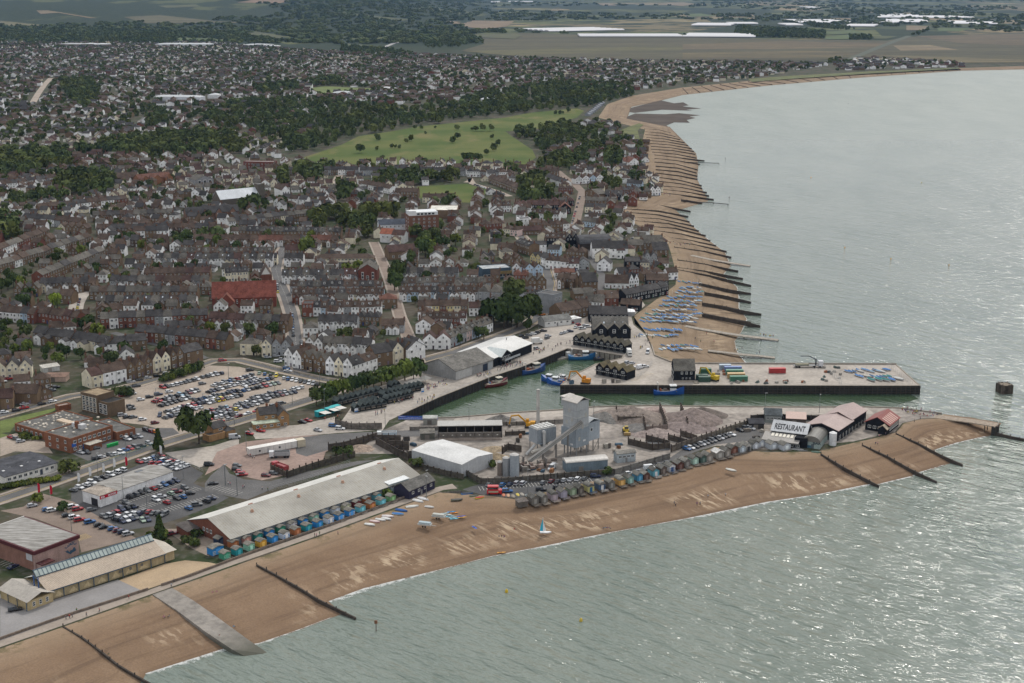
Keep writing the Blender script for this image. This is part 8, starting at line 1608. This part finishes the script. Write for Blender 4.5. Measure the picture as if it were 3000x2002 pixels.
SH = [('white', (.6,.6,.6)),('black', (.015,.015,.02)),('dark blue', (.03,.05,.14)),('red', (.4,.03,.03)),('grey', (.25,.25,.26)),('pink', (.5,.22,.28)),('light blue', (.25,.38,.5)),('green', (.06,.18,.08)),('purple', (.15,.05,.2)),('yellow', (.6,.5,.06))]
def people(c, pts, ph, grp, sit=False, z=.05):
 for x, y in pts:
  n, col = CH(SH); p = Q(c, x, y, z); o = obj('person', SIT if sit else STAND, p, (0,0, U(0,6.28)),(1.0,)*3, col); tag(o, f'person in {n} top {"sitting" if sit else "standing"} {ph}', 'person', grp)
def crowd(c, x0, y0, x1, y1, sp, n, ph, grp, sit=False, z=.05): people(c, [(lambda t: (x0+(x1-x0)*t+U(-6,6), y0+(y1-y0)*t+U(-sp, sp)))(U01()) for _ in range(n)], ph, grp, sit, z)
crowd('N3', 150,800,370,740,28,34, 'on the quay terrace', 'terrace crowd', True, .5); crowd('N3', 640,700,810,650,15,18, 'beside the grey warehouse', 'quay crowd'); crowd('N3', 850,620,1120,560,18,26, 'in front of the fish market', 'market crowd'); crowd('N3', 1210,460,1440,410,15,14, 'on the quay by the parked lorries', 'quay crowd'); crowd('N3', 1320,410,1590,350,8,10, 'along the bollard line', 'quay crowd')
crowd('N3', 30,960,250,900,25,14, 'strolling along the quay', 'quay strollers'); crowd('N4', 250,390,380,320,30,14, 'on the concrete by the dinghies', 'people by the dinghies'); crowd('N4', 200,300,330,280,12,8, 'below the boat store', 'people by the dinghies'); crowd('N4', 1400,275,1560,300,4,9, 'at the long jetty end', 'bathers on the jetty', z=SEA+1.4); crowd('N5', 880,800,1160,825,16,26, 'on the harbour tip terrace', 'tip terrace crowd', True, .3); crowd('N5', 890,780,1130,810,8,8, 'at the rail of the harbour tip', 'tip terrace crowd')
crowd('N2', 1680,1060,1790,1030,12,8, 'around the front market huts', 'market visitors'); crowd('N2', 1850,960,2050,900,10,10, 'passing the market huts', 'market visitors'); crowd('N2', 1150,1110,1330,1090,10,8, 'by the turquoise stalls', 'stall visitors'); crowd('R6', 1640,780,1830,790,8,14, 'on the shingle by the brick store', 'beach visitors', False, -.5); crowd('R6', 1580,350,1665,355,12,14, 'at tables by the beach inn', 'inn visitors', True, .2)
people('F2', [(650,890),(685,880),(712,870),(755,820)], 'at the promenade wall', 'promenade walkers'); people('F2', [(852,862),(978,815),(1268,690),(1685,570),(1712,525)], 'on the promenade', 'promenade walkers'); people('F2', [(1612,870),(1665,862),(2090,630),(2130,622)], 'on the shingle by the slipway', 'beach loungers', True, -.9); people('F2', [(965,1265),(980,1255),(1020,1250),(1065,1240),(2160,1060),(2298,965)], 'beside the groyne', 'beach loungers', True, -2.6)
people('F3', [(1080,1085),(1098,1090),(1130,1070),(1310,1065),(470,315),(488,318),(230,575),(250,580),(375,610),(390,600),(565,625),(620,635),(447,300)], 'near the long shed', 'walkers by the long shed'); people('F5', [(880,1255),(905,1252),(930,1255),(575,1155),(645,1165),(1030,1180)], 'near the tide line', 'beach loungers', True, -2.6); people('F5', [(1905,1172),(1925,1168),(1945,1170),(1965,1172)], 'close to the sea', 'beach loungers', True, -3.6); people('F6', [(588,935),(602,960),(812,945),(843,940),(920,870),(1092,855)], 'on the lower shingle', 'beach walkers', False, -3.0); people('N5', [(692,1055),(708,1055),(706,990),(720,1000),(768,985),(1035,860),(990,880)], 'by the red-roofed hall', 'hall visitors'); people('N4', [(1180,430),(1208,435),(1255,420),(1400,470),(1428,460),(905,270),(795,320),(980,352),(848,345)], 'on the sand by the short jetty', 'beach visitors', False, -2.5)
# ---- lamp posts and flagpoles
def lp_where(c, x, y): return {'N1': 'standing in the gravel car park' if y < 1200 else 'in the brick offices yard', 'N2': 'along the harbour road' if y > 900 else 'above the car park wall', 'F1': 'around the car showroom', 'F3': 'at the bend by the long shed', 'F5': 'beside the sea-facing huts', 'N3': 'on the quayside', 'N4': 'on the far quay strip', 'R6': 'like a white mast in the old town'}[c]
for c, x, y, h in (('N1', 2250,720,9),('N1', 1540,975,9),('N1', 2000,1030,9),('N2', 235,720,9),('N2', 690,830,9),('N2', 862,960,9),('N2', 530,1040,9),('N2', 292,1165,9),('N2', 1178,985,9),('N2', 1130,745,8),('N2', 410,1420,9),('N2', 1775,1180,9),('F1', 965,490,10),('F1', 1215,720,10),('F1', 1445,790,9),('F1', 1805,520,10),('F1', 2215,580,9),('F1', 2335,680,9),('F3', 205,580,9),('F3', 318,675,9),('F5', 165,890,10),('F5', 1437,790,11),('F5', 1162,820,10),('N3', 585,1140,9),('N3', 1810,1110,9),('N4', 1475,1130,14),('N4', 2015,1040,9),('N3', 1270,240,9),('N3', 1015,260,8),('F3', 2180,690,11),('N1', 1245,1480,9),('F1', 705,1030,7),('R6', 1145,1360,12)):
 t = TH('lamp_post', f'slender grey lamp post {lp_where(c, x, y)}', 'lamp post', Q(c, x, y), U(-1,1), 'lamp posts '+lp_where(c, x, y)); t.part('pole', cylinder(6,.6), 'metal', scale=(.13,.13, h), color=(.16,.17,.17)); t.box('lantern', 'metal', -.15,-.15, h-.1,.95,.15, h+.1,(.3,.31,.31))
rail('road_railing', 'black railing along the raised road above the car park', [(735,1062),(790,1078),(850,1094),(930,1113),(1000,1127)], step=3, col=(.06,.06,.06)); rail('car_park_fence', 'metal fence between gravel car park and harbour road', [(640,1253),(720,1228),(830,1195),(925,1165)], step=3, h=1.6, mesh_fill=1, cat='fence'); rail('yard_fence', 'blue-green fence along the road by the brick offices', [(250,1362),(300,1357),(380,1330),(475,1296)], step=3, col=(.06,.2,.2), h=1.4, mesh_fill=1, cat='fence')
rail('showroom_fence', 'grey fence round the showroom forecourt', [(490,1338),(540,1358),(595,1385)], step=3, h=1.5, cat='fence'); rail('office_fence', 'dark post fence beside the lawn', [(0,1228),(90,1204),(170,1184),(215,1172)], step=2.5, col=(.1,.08,.06), cat='fence'); rail('yard_gate_fence', 'mesh fence beside the lane behind the long shed', [(790,1440),(900,1410),(1025,1360)], step=3, h=2.0, mesh_fill=1, cat='fence')
# low promenade wall
for pts, lab in (([(-50,1893),(0,1876),(190,1809),(435,1730)], 'low brown promenade wall beside the grey pool yard'),([(474,1718),(560,1690),(690,1640),(800,1600),(1000,1530),(1166,1468),(1250,1437)], 'low brown promenade wall in front of the coloured huts')):
 p = [P(*q) for q in pts]; o = tag(obj('promenade_wall', None, p[0]), lab, 'wall')
 for i in range(len(p)-1): e = p[i+1]-p[i]; obj('coping', mesh_of('box', ('wood',)), p[i]-p[0],(0,0, heading(p[i], p[i+1])),(e.length, .45,.9), color=(.17,.135,.11), parent=o)
# ================================================================== TREES
def crown_prim(key, n, leaf, kind, seed):
 r = random.Random(seed); v, f = [],[]; lobes = []
 if kind == 'broad': lobes = [(r.uniform(-.55,.55), r.uniform(-.55,.55), r.uniform(.42,.85), r.uniform(.32,.52)) for _ in range(9)]+[(0,0,.6,.6)]
 elif kind == 'pine': lobes = [(r.uniform(-.8,.8), r.uniform(-.8,.8), r.uniform(.6,.9), r.uniform(.3,.45)) for _ in range(11)]
 elif kind == 'bush': lobes = [(r.uniform(-.6,.6), r.uniform(-.6,.6), r.uniform(.3,.6), r.uniform(.35,.5)) for _ in range(7)]
 else: lobes = [(0,0,.12+.85*i/9,.5*(1-i/10.5)) for i in range(10)]
 for _ in range(n):
  x, y, z, R_ = r.choice(lobes); a, b = r.uniform(0,6.283), math.acos(r.uniform(-.75,1)); q = R_*r.uniform(.75,1.05)
  dx, dy, dz = sin(b)*cos(a), sin(b)*sin(a), cos(b); c = np.array((x+dx*q, y+dy*q, z+dz*q*.55))
  nn = np.array((dx, dy, dz+.35))+np.array([r.gauss(0,.45) for _ in range(3)]); nn /= np.linalg.norm(nn); u = np.cross(nn, (.3,.2,.9)); u /= np.linalg.norm(u); w = np.cross(nn, u); s = leaf*r.uniform(.6,1.25); o = len(v)
  for i, j in ((-1,-.7),(.9,-1),(1,.8),(-.8,1)): v.append(tuple(c+(u*i+w*j)*s*np.array((1,1,.75))))
  f.append((o, o+1, o+2, o+3))
 prim(key, v, f)
for i in range(3): crown_prim(f'broad_crown{i}', 420,.13, 'broad', i); crown_prim(f'mass_crown{i}', 56,.30, 'broad', 40+i)
crown_prim('pine_crown0', 420,.12, 'pine', 9); crown_prim('bush_crown0', 200,.15, 'bush', 5); crown_prim('cone_crown0', 320,.13, 'cone', 6); crown_prim('mass_crown3', 44,.3, 'bush', 7)
tv, tf = loft([[(cos(a)*q, sin(a)*q, z) for a in (0,1.26,2.51,3.77,5.03)] for z, q in ((0,.07),(.25,.05),(.6,.03),(.85,.01))])
for k in range(4):
 a = k*1.6+.4; o = len(tv); d_ = (cos(a), sin(a)); tv += [(0,0,.3+.05*k),(.03,0,.34+.05*k),(0,.03,.34+.05*k),(d_[0]*.45, d_[1]*.45,.62+.06*k)]; tf += [(o, o+1, o+3),(o+1, o+2, o+3),(o+2, o, o+3)]
prim('tree_trunk', tv, tf)
class Mass:
 def __init__(s): s.A = []
 def add(s, key, p, rz, sx, sz): s.A.append((key, p, rz, sx, sz))
 def build(s, name, label, cat):
  Vs = []
  for key, p, rz, sx, sz in s.A:
   v = TV.setdefault(key, np.array(PRIM[key][0])); c, q = cos(rz)*sx, sin(rz)*sx; o = np.empty_like(v); o[:, 0] = v[:, 0]*c-v[:, 1]*q+p[0]; o[:, 1] = v[:, 0]*q+v[:, 1]*c+p[1]; o[:, 2] = v[:, 2]*sz+p[2]; Vs.append(o)
  V = np.concatenate(Vs).astype('f4'); n = len(V)//4; me = bpy.data.meshes.new(name); me.vertices.add(len(V)); me.vertices.foreach_set('co', V.ravel()); me.loops.add(4*n); me.loops.foreach_set('vertex_index', np.arange(4*n, dtype='i4')); me.polygons.add(n); me.polygons.foreach_set('loop_start', np.arange(0,4*n, 4, dtype='i4'))
  me.materials.append(M('leaf@')); me.update(); tag(obj(name, me), label, cat, None, 'stuff')
TV = {}; mass = Mass(); TREES = []
def tree(p, h, kind='broad', ph='among the houses', tint=None, force=False, w=None): TREES.append((p.y-(5000 if force else 0), p, h, kind, ph, tint, w or h*U(.40,.52)))
tree(Q('N1', 1960,1345),15, 'pine', 'standing alone by the gate lodge', (.55,.62,.6), True, 8.5)
for i in range(15): t_ = i/14; tree(Q('N2', 1100+1010*t_+U(-25,25),975-300*t_+U(-12,18)), U(8,10.5), 'broad', 'in the belt above the market huts', None, True)
for i in range(12): tree(Q('N3', 800+400*U01(),150+80*U01()), U(15,19), 'broad', 'in the dark clump by the junction', (.5,.58,.55), True)
for c, x, y, h, k, ph in (('R6', 315,1265,15, 'broad', 'standing round and dark in the old town'),('R5', 600,895,15, 'broad', 'beside the cream flats'),('R5', 1350,1100,14, 'broad', 'over the leafy lane'),('R5', 1340,1180,13, 'broad', 'over the leafy lane'),('R5', 1480,960,11, 'broad', 'beside the brown hall'),('R4', 470,1335,10, 'broad', 'glowing yellow-green by the lane'),('N1', 840,210,10, 'bush', 'at the terrace corner'),('N1', 1560,1090+1250-900-40,9, 'cone', 'beside the pool'),('F1', 1575,1110,9, 'cone', 'by the long shed gable'),('F1', 680,460,7, 'bush', 'beside the white office'),('N2', 510,490,7, 'broad', 'in the hedge by the lone house'),('N2', 660,310,9, 'broad', 'behind the brick terrace'),('N2', 320,290,7, 'broad', 'behind the brick terrace'),('N2', 190,270,7, 'broad', 'behind the brick terrace'),('N3', 730,320,8, 'broad', 'by the pastel terrace'),('N3', 680,310,7, 'broad', 'by the pastel terrace'),('N3', 500,370,6, 'broad', 'by the white villa'),('N3', 1160,240,7, 'broad', 'at the quay car park'),('F5', 1940,640,4, 'bush', 'by the blue-grey store'),('F5', 800,570,4, 'bush', 'beside the white store'),('F5', 70,560,5, 'bush', 'by the white store corner'),('F3', 1390,300,6, 'bush', 'behind the plank fence'),('F3', 1310,280,5, 'bush', 'behind the plank fence'),('F3', 1790,690,4, 'bush', 'by the blue cabin'),('F1', 370,745,4.5, 'bush', 'by the red totem'),('F1', 610,830,4.5, 'bush', 'by the car rows'),('N1', 1190,880,7, 'bush', 'beside the exchange block'),('N1', 1250,880,6, 'bush', 'beside the exchange block')):
 tree(Q(c, x, y), h, k, ph, (2.6,2.6,1.0) if 'yellow-green' in ph else None, True, h*.62 if k == 'bush' else None)
for i in range(12): tree(Q('N1', 1600+360*i/11,740-120*i/11+U(-8,8)), U(4,6.5), 'bush', 'in the hedge of the gravel car park', None, True, 3.2)
for i in range(13): tree(Q('F1', 1420+560*U01(),1090+140*U01()), U(2.5,4.5), 'bush', 'in the shrubbery beside the pool hall', None, True, 2.4)
for i in range(16): tree(Q('F1', 560-560*i/15,530+85*i/15), U(2,3), 'bush', 'in the hedge below the white office', None, True, 2.2)
for i in range(14): tree(Q('N1', 150+300*U01(),1230+90*U01()),2.2, 'bush', 'in the planting at the brick wing', None, True, 1.8)
WOODS = [('R4', 9,12,[(0,20),(560,10),(600,130),(300,180),(0,240)]),('R4', 9,11,[(480,220),(970,200),(980,340),(700,385),(480,330)]),('R4', 10,9,[(0,380),(300,350),(600,380),(560,430),(100,480)]),('R4', 8,12,[(0,620),(170,640),(175,770),(0,790)]),('R4', 8,8,[(620,770),(810,760),(790,860),(620,850)]),('R4', 8,7,[(240,890),(620,840),(560,970),(260,1010)]),('R4', 8,9,[(1490,745),(1910,730),(1900,830),(1480,840)]),('R4', 8,12,[(2070,400),(2240,400),(2240,510),(2080,530)]),('R4', 8,9,[(0,1150),(200,1160),(330,1280),(300,1310),(0,1240)]),('R4', 8,6,[(0,1010),(300,960),(330,1090),(0,1110)]),
  ('N1', 7,7,[(0,200),(240,200),(400,330),(250,420),(0,450)]),('N1', 7,6.5,[(420,430),(920,440),(1200,470),(1180,520),(780,560),(600,660),(440,560)]),('N1', 7,5,[(250,690),(430,640),(430,690)]),('R5', 9,13,[(300,200),(430,190),(420,300),(320,300)]),('R5', 9,13,[(480,150),(790,140),(820,240),(640,290),(520,240)]),('R5', 9,13,[(840,330),(990,320),(990,410),(840,415)]),('R5', 9,12,[(1160,260),(1250,220),(1880,190),(1940,245),(1520,285),(1280,295)]),('R5', 9,12,[(630,570),(800,550),(790,660),(640,690)]),('R5', 9,12,[(840,560),(960,570),(1060,620),(1200,610),(1200,710),(1000,710),(880,660)]),('R5', 8,12,[(1230,760),(1350,760),(1340,860),(1240,850)]),('R5', 8,11.5,[(1440,760),(1700,690),(1760,840),(1700,920),(1560,900),(1490,800)]),('R5', 9,10,[(1750,410),(1900,400),(1900,465),(1760,475)]),('R5', 9,13,[(1080,500),(1190,500),(1340,530),(1340,600),(1090,600)]),
  ('R6', 9,10,[(450,135),(700,40),(920,0),(940,130),(720,165)]),('R6', 9,11,[(390,230),(560,170),(600,300),(690,340),(640,440),(380,445),(300,380)]),('R6', 9,8,[(1080,240),(1240,260),(1240,340),(1090,340)]),('R6', 9,12,[(1100,20),(1240,20),(1240,145),(1110,140)]),('R6', 9,6,[(1040,550),(1180,510),(1230,600),(1060,650)]),('R6', 9,9,[(1390,320),(1450,320),(1440,350),(1400,350)]),
  ('R2', 18,11,[(0,720),(500,760),(850,700),(1150,620),(1500,585),(2000,600),(2000,675),(1830,720),(1650,755),(1200,785),(850,825),(560,880),(430,905),(330,930),(250,985),(0,1000)]),('R2', 12,9,[(1380,860),(1480,840),(1620,900),(1780,880),(1760,960),(1850,980),(1760,1060),(1500,1000),(1370,1080),(1340,1000)]),('R2', 10,11,[(1200,905),(1330,905),(1330,970),(1200,960)]),('R1', 18,11,[(1440,800),(1620,710),(2000,690),(2350,710),(2350,1000),(2100,1060),(1960,1000),(1700,900),(1450,880)]),('R1', 12,12,[(730,1000),(1100,945),(1500,925),(1700,1000),(1720,1060),(1300,1090),(900,1090),(500,1080)]),('R1', 11,12,[(0,1100),(480,1095),(480,1175),(0,1175)]),('R1', 12,12,[(420,560),(620,560),(700,650),(620,740),(520,740),(430,620)]),('R1', 14,12,[(980,800),(1140,790),(1180,880),(1000,900)]),
  ('R1', 24,14,[(0,195),(600,185),(1000,232),(1600,235),(2000,300),(1600,290),(1100,312),(800,300),(400,290),(0,275)]),('R1', 16,13,[(2130,575),(2350,540),(2350,595),(2140,605)]),('R1', 16,12,[(1750,615),(2050,590),(2050,640),(1760,660)]),('R3', 24,18,[(370,195),(700,215),(980,235),(980,272),(520,265),(360,245)]),('R3', 24,14,[(1150,255),(1310,262),(1290,280),(1150,280)]),('R3', 28,12,[(1470,290),(1560,250),(1690,205),(1700,215),(1560,270),(1480,300)]),('R3', 24,12,[(1640,345),(1760,352),(1750,375),(1640,375)]),('R3', 26,12,[(0,255),(290,270),(290,280),(0,275)]),('R3', 30,14,[(830,165),(1000,175),(1200,210),(1180,216),(900,195)]),('R3', 22,12,[(1000,420),(1150,415),(1180,440),(1000,445)]),('R2', 24,12,[(950,285),(1350,290),(1480,305),(1330,310),(960,312)]),('R2', 24,12,[(560,300),(800,270),(930,290),(800,330),(600,340)]),('R2', 22,12,[(0,330),(300,350),(500,380),(280,390),(0,370)])]
WP = ['beyond the long back gardens', 'in the old copse', 'in the orchard gardens', 'in the dark corner clump', 'behind the slanting terrace', 'in the gardens between slanting terraces', 'behind the brown roofed row', 'beside the flint church', 'in the gardens by the brick gables', 'in the gardens of the slanting terrace', 'in the overgrown corner gardens', 'in the gardens behind the cream terrace', 'beside the garages', 'behind the mission hall', 'by the town car park', 'north of the white mission', 'along the recreation ground', 'by the small car park', 'below the small car park', 'beside the red-roofed flats', 'in the grove below the tower block', 'by the park edge', 'behind the tower block', 'by the shore lane', 'in the grove by the curved terrace', 'near the tennis courts', 'by the shore gable', 'behind the beach wall', 'behind the beach inn']
for wi, (c, sp_, hh, pts) in enumerate(WOODS):
 pl = [PT(CROPS[c][0]+x/CROPS[c][2], CROPS[c][1]+y/CROPS[c][2]) for x, y in pts]; xs = [p.x for p in pl]; ys = [p.y for p in pl]; X = min(xs)
 while X < max(xs):
  Y = min(ys)
  while Y < max(ys):
   q = Vector((X+U(-.45,.45)*sp_, Y+U(-.45,.45)*sp_, 0))
   if inside(q, pl) and free(q, 1): tree(q, hh*U(.55,1.15), 'broad' if U01() < .9 else 'cone', WP[wi] if wi < len(WP) else 'in the far belts'); occupy(q, 3)
   Y += sp_*.85
  X += sp_*.85
# golf course and park trees
for c, x, y, h in (('R2', 130,1055,15),('R2', 250,970,12),('R2', 480,975,12),('R2', 450,985,8),('R2', 345,1020,7),('R2', 375,1025,7),('R2', 400,1025,7),('R2', 245,1035,7),('R2', 800,895,10),('R2', 970,905,14),('R2', 925,905,10),('R2', 1030,905,13),('R2', 900,900,6),('R2', 770,985,12),('R2', 800,960,12),('R2', 1050,1040,13),('R2', 1080,1010,12),('R2', 1000,1070,10),('R2', 1040,960,9),('R2', 850,1105,12),('R2', 875,1110,13),('R2', 905,1110,12),('R2', 940,1112,13),('R2', 540,1095,6),('R2', 280,1110,9),('R2', 1475,795,10),('R2', 1505,790,9),('R2', 1560,772,11),('R2', 1525,785,6),('R2', 550,895,9),('R2', 505,890,8),('R2', 580,925,6),('R2', 645,885,5),('R5', 2040,380,9),('R5', 1790,360,6),('R5', 2110,460,9),('R5', 1230,75,8),('R5', 1550,50,6)): tree(Q(c, x, y), h*.72, 'broad', 'on the open golf course grass', (.8,.95,.95), False)
# ---- scattered town fabric: houses where ground is free, trees between them
FT = [([(-150,128),(600,125),(900,150),(1300,165),(1900,182),(2250,186),(2430,190),(2190,232),(2000,250),(1850,268),(1700,255),(1500,258),(1300,300),(1100,310),(900,300),(600,330),(300,350),(-150,360)],15,30,.75),([(-150,360),(300,350),(600,330),(950,310),(900,390),(850,460),(700,500),(-150,510)],12.5,27,.85),([(-150,510),(700,500),(900,470),(1500,490),(1880,480),(1930,560),(1810,620),(1960,720),(1970,830),(1850,900),(1600,900),(1540,960),(1250,1030),(900,1070),(600,1035),(300,1110),(-150,1190)],9.0,19,.62),([(1580,440),(1640,375),(1750,352),(1830,380),(1880,420),(1892,480),(1600,482)],12,24,.6),([(2430,183),(2560,170),(2800,186),(2820,196),(2530,206),(2450,208)],17,30,.3)]
for pts, sx_, sy_, tr in FT:
 pl = [P(*q) for q in pts]; xs = [p.x for p in pl]; ys = [p.y for p in pl]; B_ = 170.0
 for bx in range(int(min(xs)//B_), int(max(xs)//B_)+1):
  for by in range(int(min(ys)//B_), int(max(ys)//B_)+1):
   rr = random.Random(bx*7919+by*104729); an = rr.uniform(-.35,.35)+(PI/2 if rr.random() < .22 else 0); ca, sa = cos(an), sin(an); cx_, cy0 = (bx+.5)*B_, (by+.5)*B_; wp, rp = rr.choice(('wwbc', 'wbdw', 'wbrw', 'bwbw', 'wwcc')), rr.choice(('bbs', 'bsl', 'bsb', 'lbm', 'ssb'))
   for i in range(-int(B_/sx_/1.7), int(B_/sx_/1.7)+1):
    for j in range(-int(B_/sy_/1.7), int(B_/sy_/1.7)+1):
     u, v_ = i*sx_+rr.uniform(-.18,.18)*sx_, j*sy_+rr.uniform(-.1,.1)*sy_; q = Vector((cx_+u*ca-v_*sa, cy0+u*sa+v_*ca, 0))
     if abs(q.x-cx_) > B_/2 or abs(q.y-cy0) > B_/2 or not inside(q, pl): continue
     far = q.y > 1700
     if rr.random() < (.74 if far else .86) and free(q+Vector((3,3,0)),3):
      w_, d_ = rr.uniform(.66,.92)*sx_, rr.uniform(7,9.5); t = TH('', '', '', q, an, None, far_sink); k_ = rr.choice(('par', 'par', 'hip', 'perp')); wk, rk = rr.choice(wp), rr.choice(rp)
      dwelling(t, w_, d_, rr.choice((2.8,5.2,5.4)), rr.uniform(2.4,3.4), k_, jit(WALLW[wk][0]), jit(ROOFW[rk][0],.25), '', 0 if far else (1 if q.y > 1150 else 2)); occupy(q+Vector((ca*w_/2-sa*4, sa*w_/2+ca*4,0)),3)
      if far and rr.random() < .5: t.box('garden_shed', 'wall', 2, d_+4,0,5, d_+7,2.6, jit((.45,.43,.4),.5))
     for _ in range(2 if far else 1):
      if rr.random() > tr: continue
      q2 = q+Vector((rr.uniform(-.5,.5)*sx_, -sy_*.3+rr.uniform(-4,4),0))
      if free(q2,1) and inside(q2, pl): tree(q2, rr.uniform(3.5,10), 'broad' if rr.random() < .8 else 'bush', 'between houses of the '+('upper' if q.y > 1000 else 'lower')+(' west' if q.x < -120 else ' east')+' town')
# hedgerows and copses of the far country
for _ in range(5200):
 py = 2+128*U01()**1.3; p = PT(U(-100,3100), py)
 if inside(p, LANDPOLY) and free(p, 1) and (noise_ok := sin(p.x*.0021+3)+sin(p.y*.0017+p.x*.0008) > -.35):
  for k in range(3): mass.add('mass_crown0', (p.x+k*9+U(-3,3), p.y+U(-14,14), p.z), U01()*6, U(6,13), U(7,13))
TW = {(1,1,1): 'mid-green ', (.75,.85,.8): 'dull green ', (1.35,1.35,.9): 'bright green ', (.6,.7,.65): 'dark green ', (.55,.62,.6): 'dark ', (.5,.58,.55): 'very dark ', (2.6,2.6,1.0): 'yellow-green ', (.8,.95,.95): 'bluish green '}
TREES.sort(key=lambda q: q[0])
for i, (dist, p, h, kind, ph, tint, w_) in enumerate(TREES):
 if i < 300:
  tn = tint or CH(((1,1,1),(.75,.85,.8),(1.35,1.35,.9),(.6,.7,.65))); t = TH('bush' if kind == 'bush' else 'tree', TW[tn]+{'broad': 'leafy tree ', 'pine': 'broad pine tree ', 'bush': 'rounded bush ', 'cone': 'pointed conifer tree '}[kind]+ph, 'bush' if kind == 'bush' else 'tree', p, U01()*6,('bushes ' if kind == 'bush' else 'trees ')+ph)
  t.part('trunk', 'tree_trunk', 'wood', scale=(h*.5, h*.5, h), color=(.07,.055,.04)); k = {'broad': f'broad_crown{rnd.randrange(3)}', 'pine': 'pine_crown0', 'bush': 'bush_crown0', 'cone': 'cone_crown0'}[kind]
  t.part('crown', k, 'leaf', scale=(w_ if kind != 'cone' else h*.55, w_ if kind != 'cone' else h*.55, h), color=tn)
 else: mass.add('mass_crown3' if kind == 'bush' else f'mass_crown{rnd.randrange(3)}', (p.x, p.y, p.z), U01()*6, w_*1.1, h)
mass.build('woodland', 'massed trees of the town gardens, woods and far hedgerows', 'woodland')
# ---- polytunnels and far sheds
for c, x0, y0, x1, y1, dep in (('R2', 1430,222,1950,212,260),('R2', 1640,258,2350,258,170),('R3', 60,180,330,182,260),('R3', 330,170,520,170,150),('R3', 710,180,830,180,200),('R3', 800,160,1165,160,420),('R3', 1120,186,1320,188,220),('R3', 1290,166,1410,168,200),('R3', 1340,124,1620,126,500),('R3', 1510,113,1630,113,300),('R3', 1640,128,2010,126,300),('R3', 1400,156,1690,158,420),('R3', 1860,168,2170,170,360),('R3', 0,258,500,262,260),('R3', 860,58,950,58,300),('R2', 500,14,610,14,300),('R2', 660,14,790,14,300),('R2', 1030,18,1090,18,300),('R2', 1150,16,1320,16,200)):
 a, b = Q(c, x0, y0), Q(c, x1, y1); t = TH('polytunnel_block', 'block of white polytunnels on the far plain', 'polytunnel', (a.x, a.y, 2.2), heading(a, b), 'polytunnels on the plain'); w_ = (b-a).length
 for i in range(6): t.part('tunnel', vault(6), 'paint', (0, dep*i/6,0),(w_, dep/6-1,5.5), color=jit((.50,.50,.51),.1))
for c, x0, y0, x1, y1, dep, h, col, lab in (('R1', 400,325,550,327,50,9,(.22,.17,.14), 'far brown office block with grey hipped roof'),('R1', 560,325,640,325,50,9,(.22,.17,.14), 'small far office block between its neighbours'),('R1', 655,328,770,326,50,9,(.22,.17,.14), 'far office block at the end of the group'),('R1', 1070,326,1445,326,60,9,(.62,.64,.66), 'long white far superstore below the bright field'),('R1', 1670,325,1830,327,60,7,(.6,.6,.6), 'far pale-roofed depot by the open fields'),('R1', 1830,335,1920,335,40,7,(.3,.25,.2), 'far brown depot by the open fields'),('R1', 1060,695,1375,700,25,7,(.62,.63,.66), 'long white school block in the far town'),('R1', 1430,680,1505,680,25,6,(.6,.6,.6), 'white far hall beside the school'),('R2', 300,635,390,630,30,6,(.5,.5,.5), 'far white pavilion by the playing field'),('R2', -60,660,75,660,25,5,(.6,.6,.6), 'low white far sports hall'),('R2', 960,705,1055,705,14,5,(.6,.62,.62), 'white far villa above the wood')):
 t, w_, d_ = big('far_building', lab, 'building', Q(c, x0, y0), Q(c, x1, y1), d=dep); body(t, w_, d_, h, 2.5, 'hip', col, jit((.4,.42,.43)) if 'brown office' not in lab else (.3,.31,.31), rm='metal')
for i in range(46):
 t_ = U01(); t = TH('static_caravan', 'white static caravan on the far seaside park', 'caravan', Q('R3', 1160+640*t_, 425+25*t_+U(-14,14)), U(-.1,.1), 'caravans on the far park'); t.box('body', 'paint', 0,0,0,14,8,3.4, jit((.6,.6,.58))); t.part('roof', gable_roof(.2), 'paint', (-.2,-.2,3.4),(14.4,8.4,1), color=jit((.62,.62,.62)))
for i in range(9): a = Q('R2', 1705+i*12,800-i*10); t = TH('chalet', 'grey beach chalet in the far double row', 'chalet', a, .9, 'far chalets'); body(t, 6,8,2.6,1.8, 'par', (.25,.26,.28),(.2,.21,.23))
car_sink.build('distant_cars', 'many small cars parked in the farther town streets and car parks', 'cars')
far_sink.build('town_houses','massed brick and rendered houses of the town beyond the harbour','houses')
# ------------------------------------------------------------------ haze: the air of a hazy afternoon, round the whole place
def haze():
 m = newmat('haze_air'); nt = m.node_tree; o = N(nt, 'ShaderNodeOutputMaterial'); v = N(nt, 'ShaderNodeVolumePrincipled')
 v.inputs['Color'].default_value = (.34,.58,1.0,1); v.inputs['Density'].default_value = 1.7e-5; v.inputs['Anisotropy'].default_value = 0.0
 link(m, v.outputs[0], o.inputs['Volume'])
 x0, y0, z0, x1, y1, z1 = -13000,-3500,-7,13000,22600,262
 vv = [(x0+(x1-x0)*a, y0+(y1-y0)*b, z0+(z1-z0)*c) for a, b, c in PRIM['box'][0]]
 ob = obj('haze', rawmesh('haze', vv, PRIM['box'][1],(m,))); tag(ob, 'pale blue haze over the far country', 'haze', None, 'stuff')
haze()
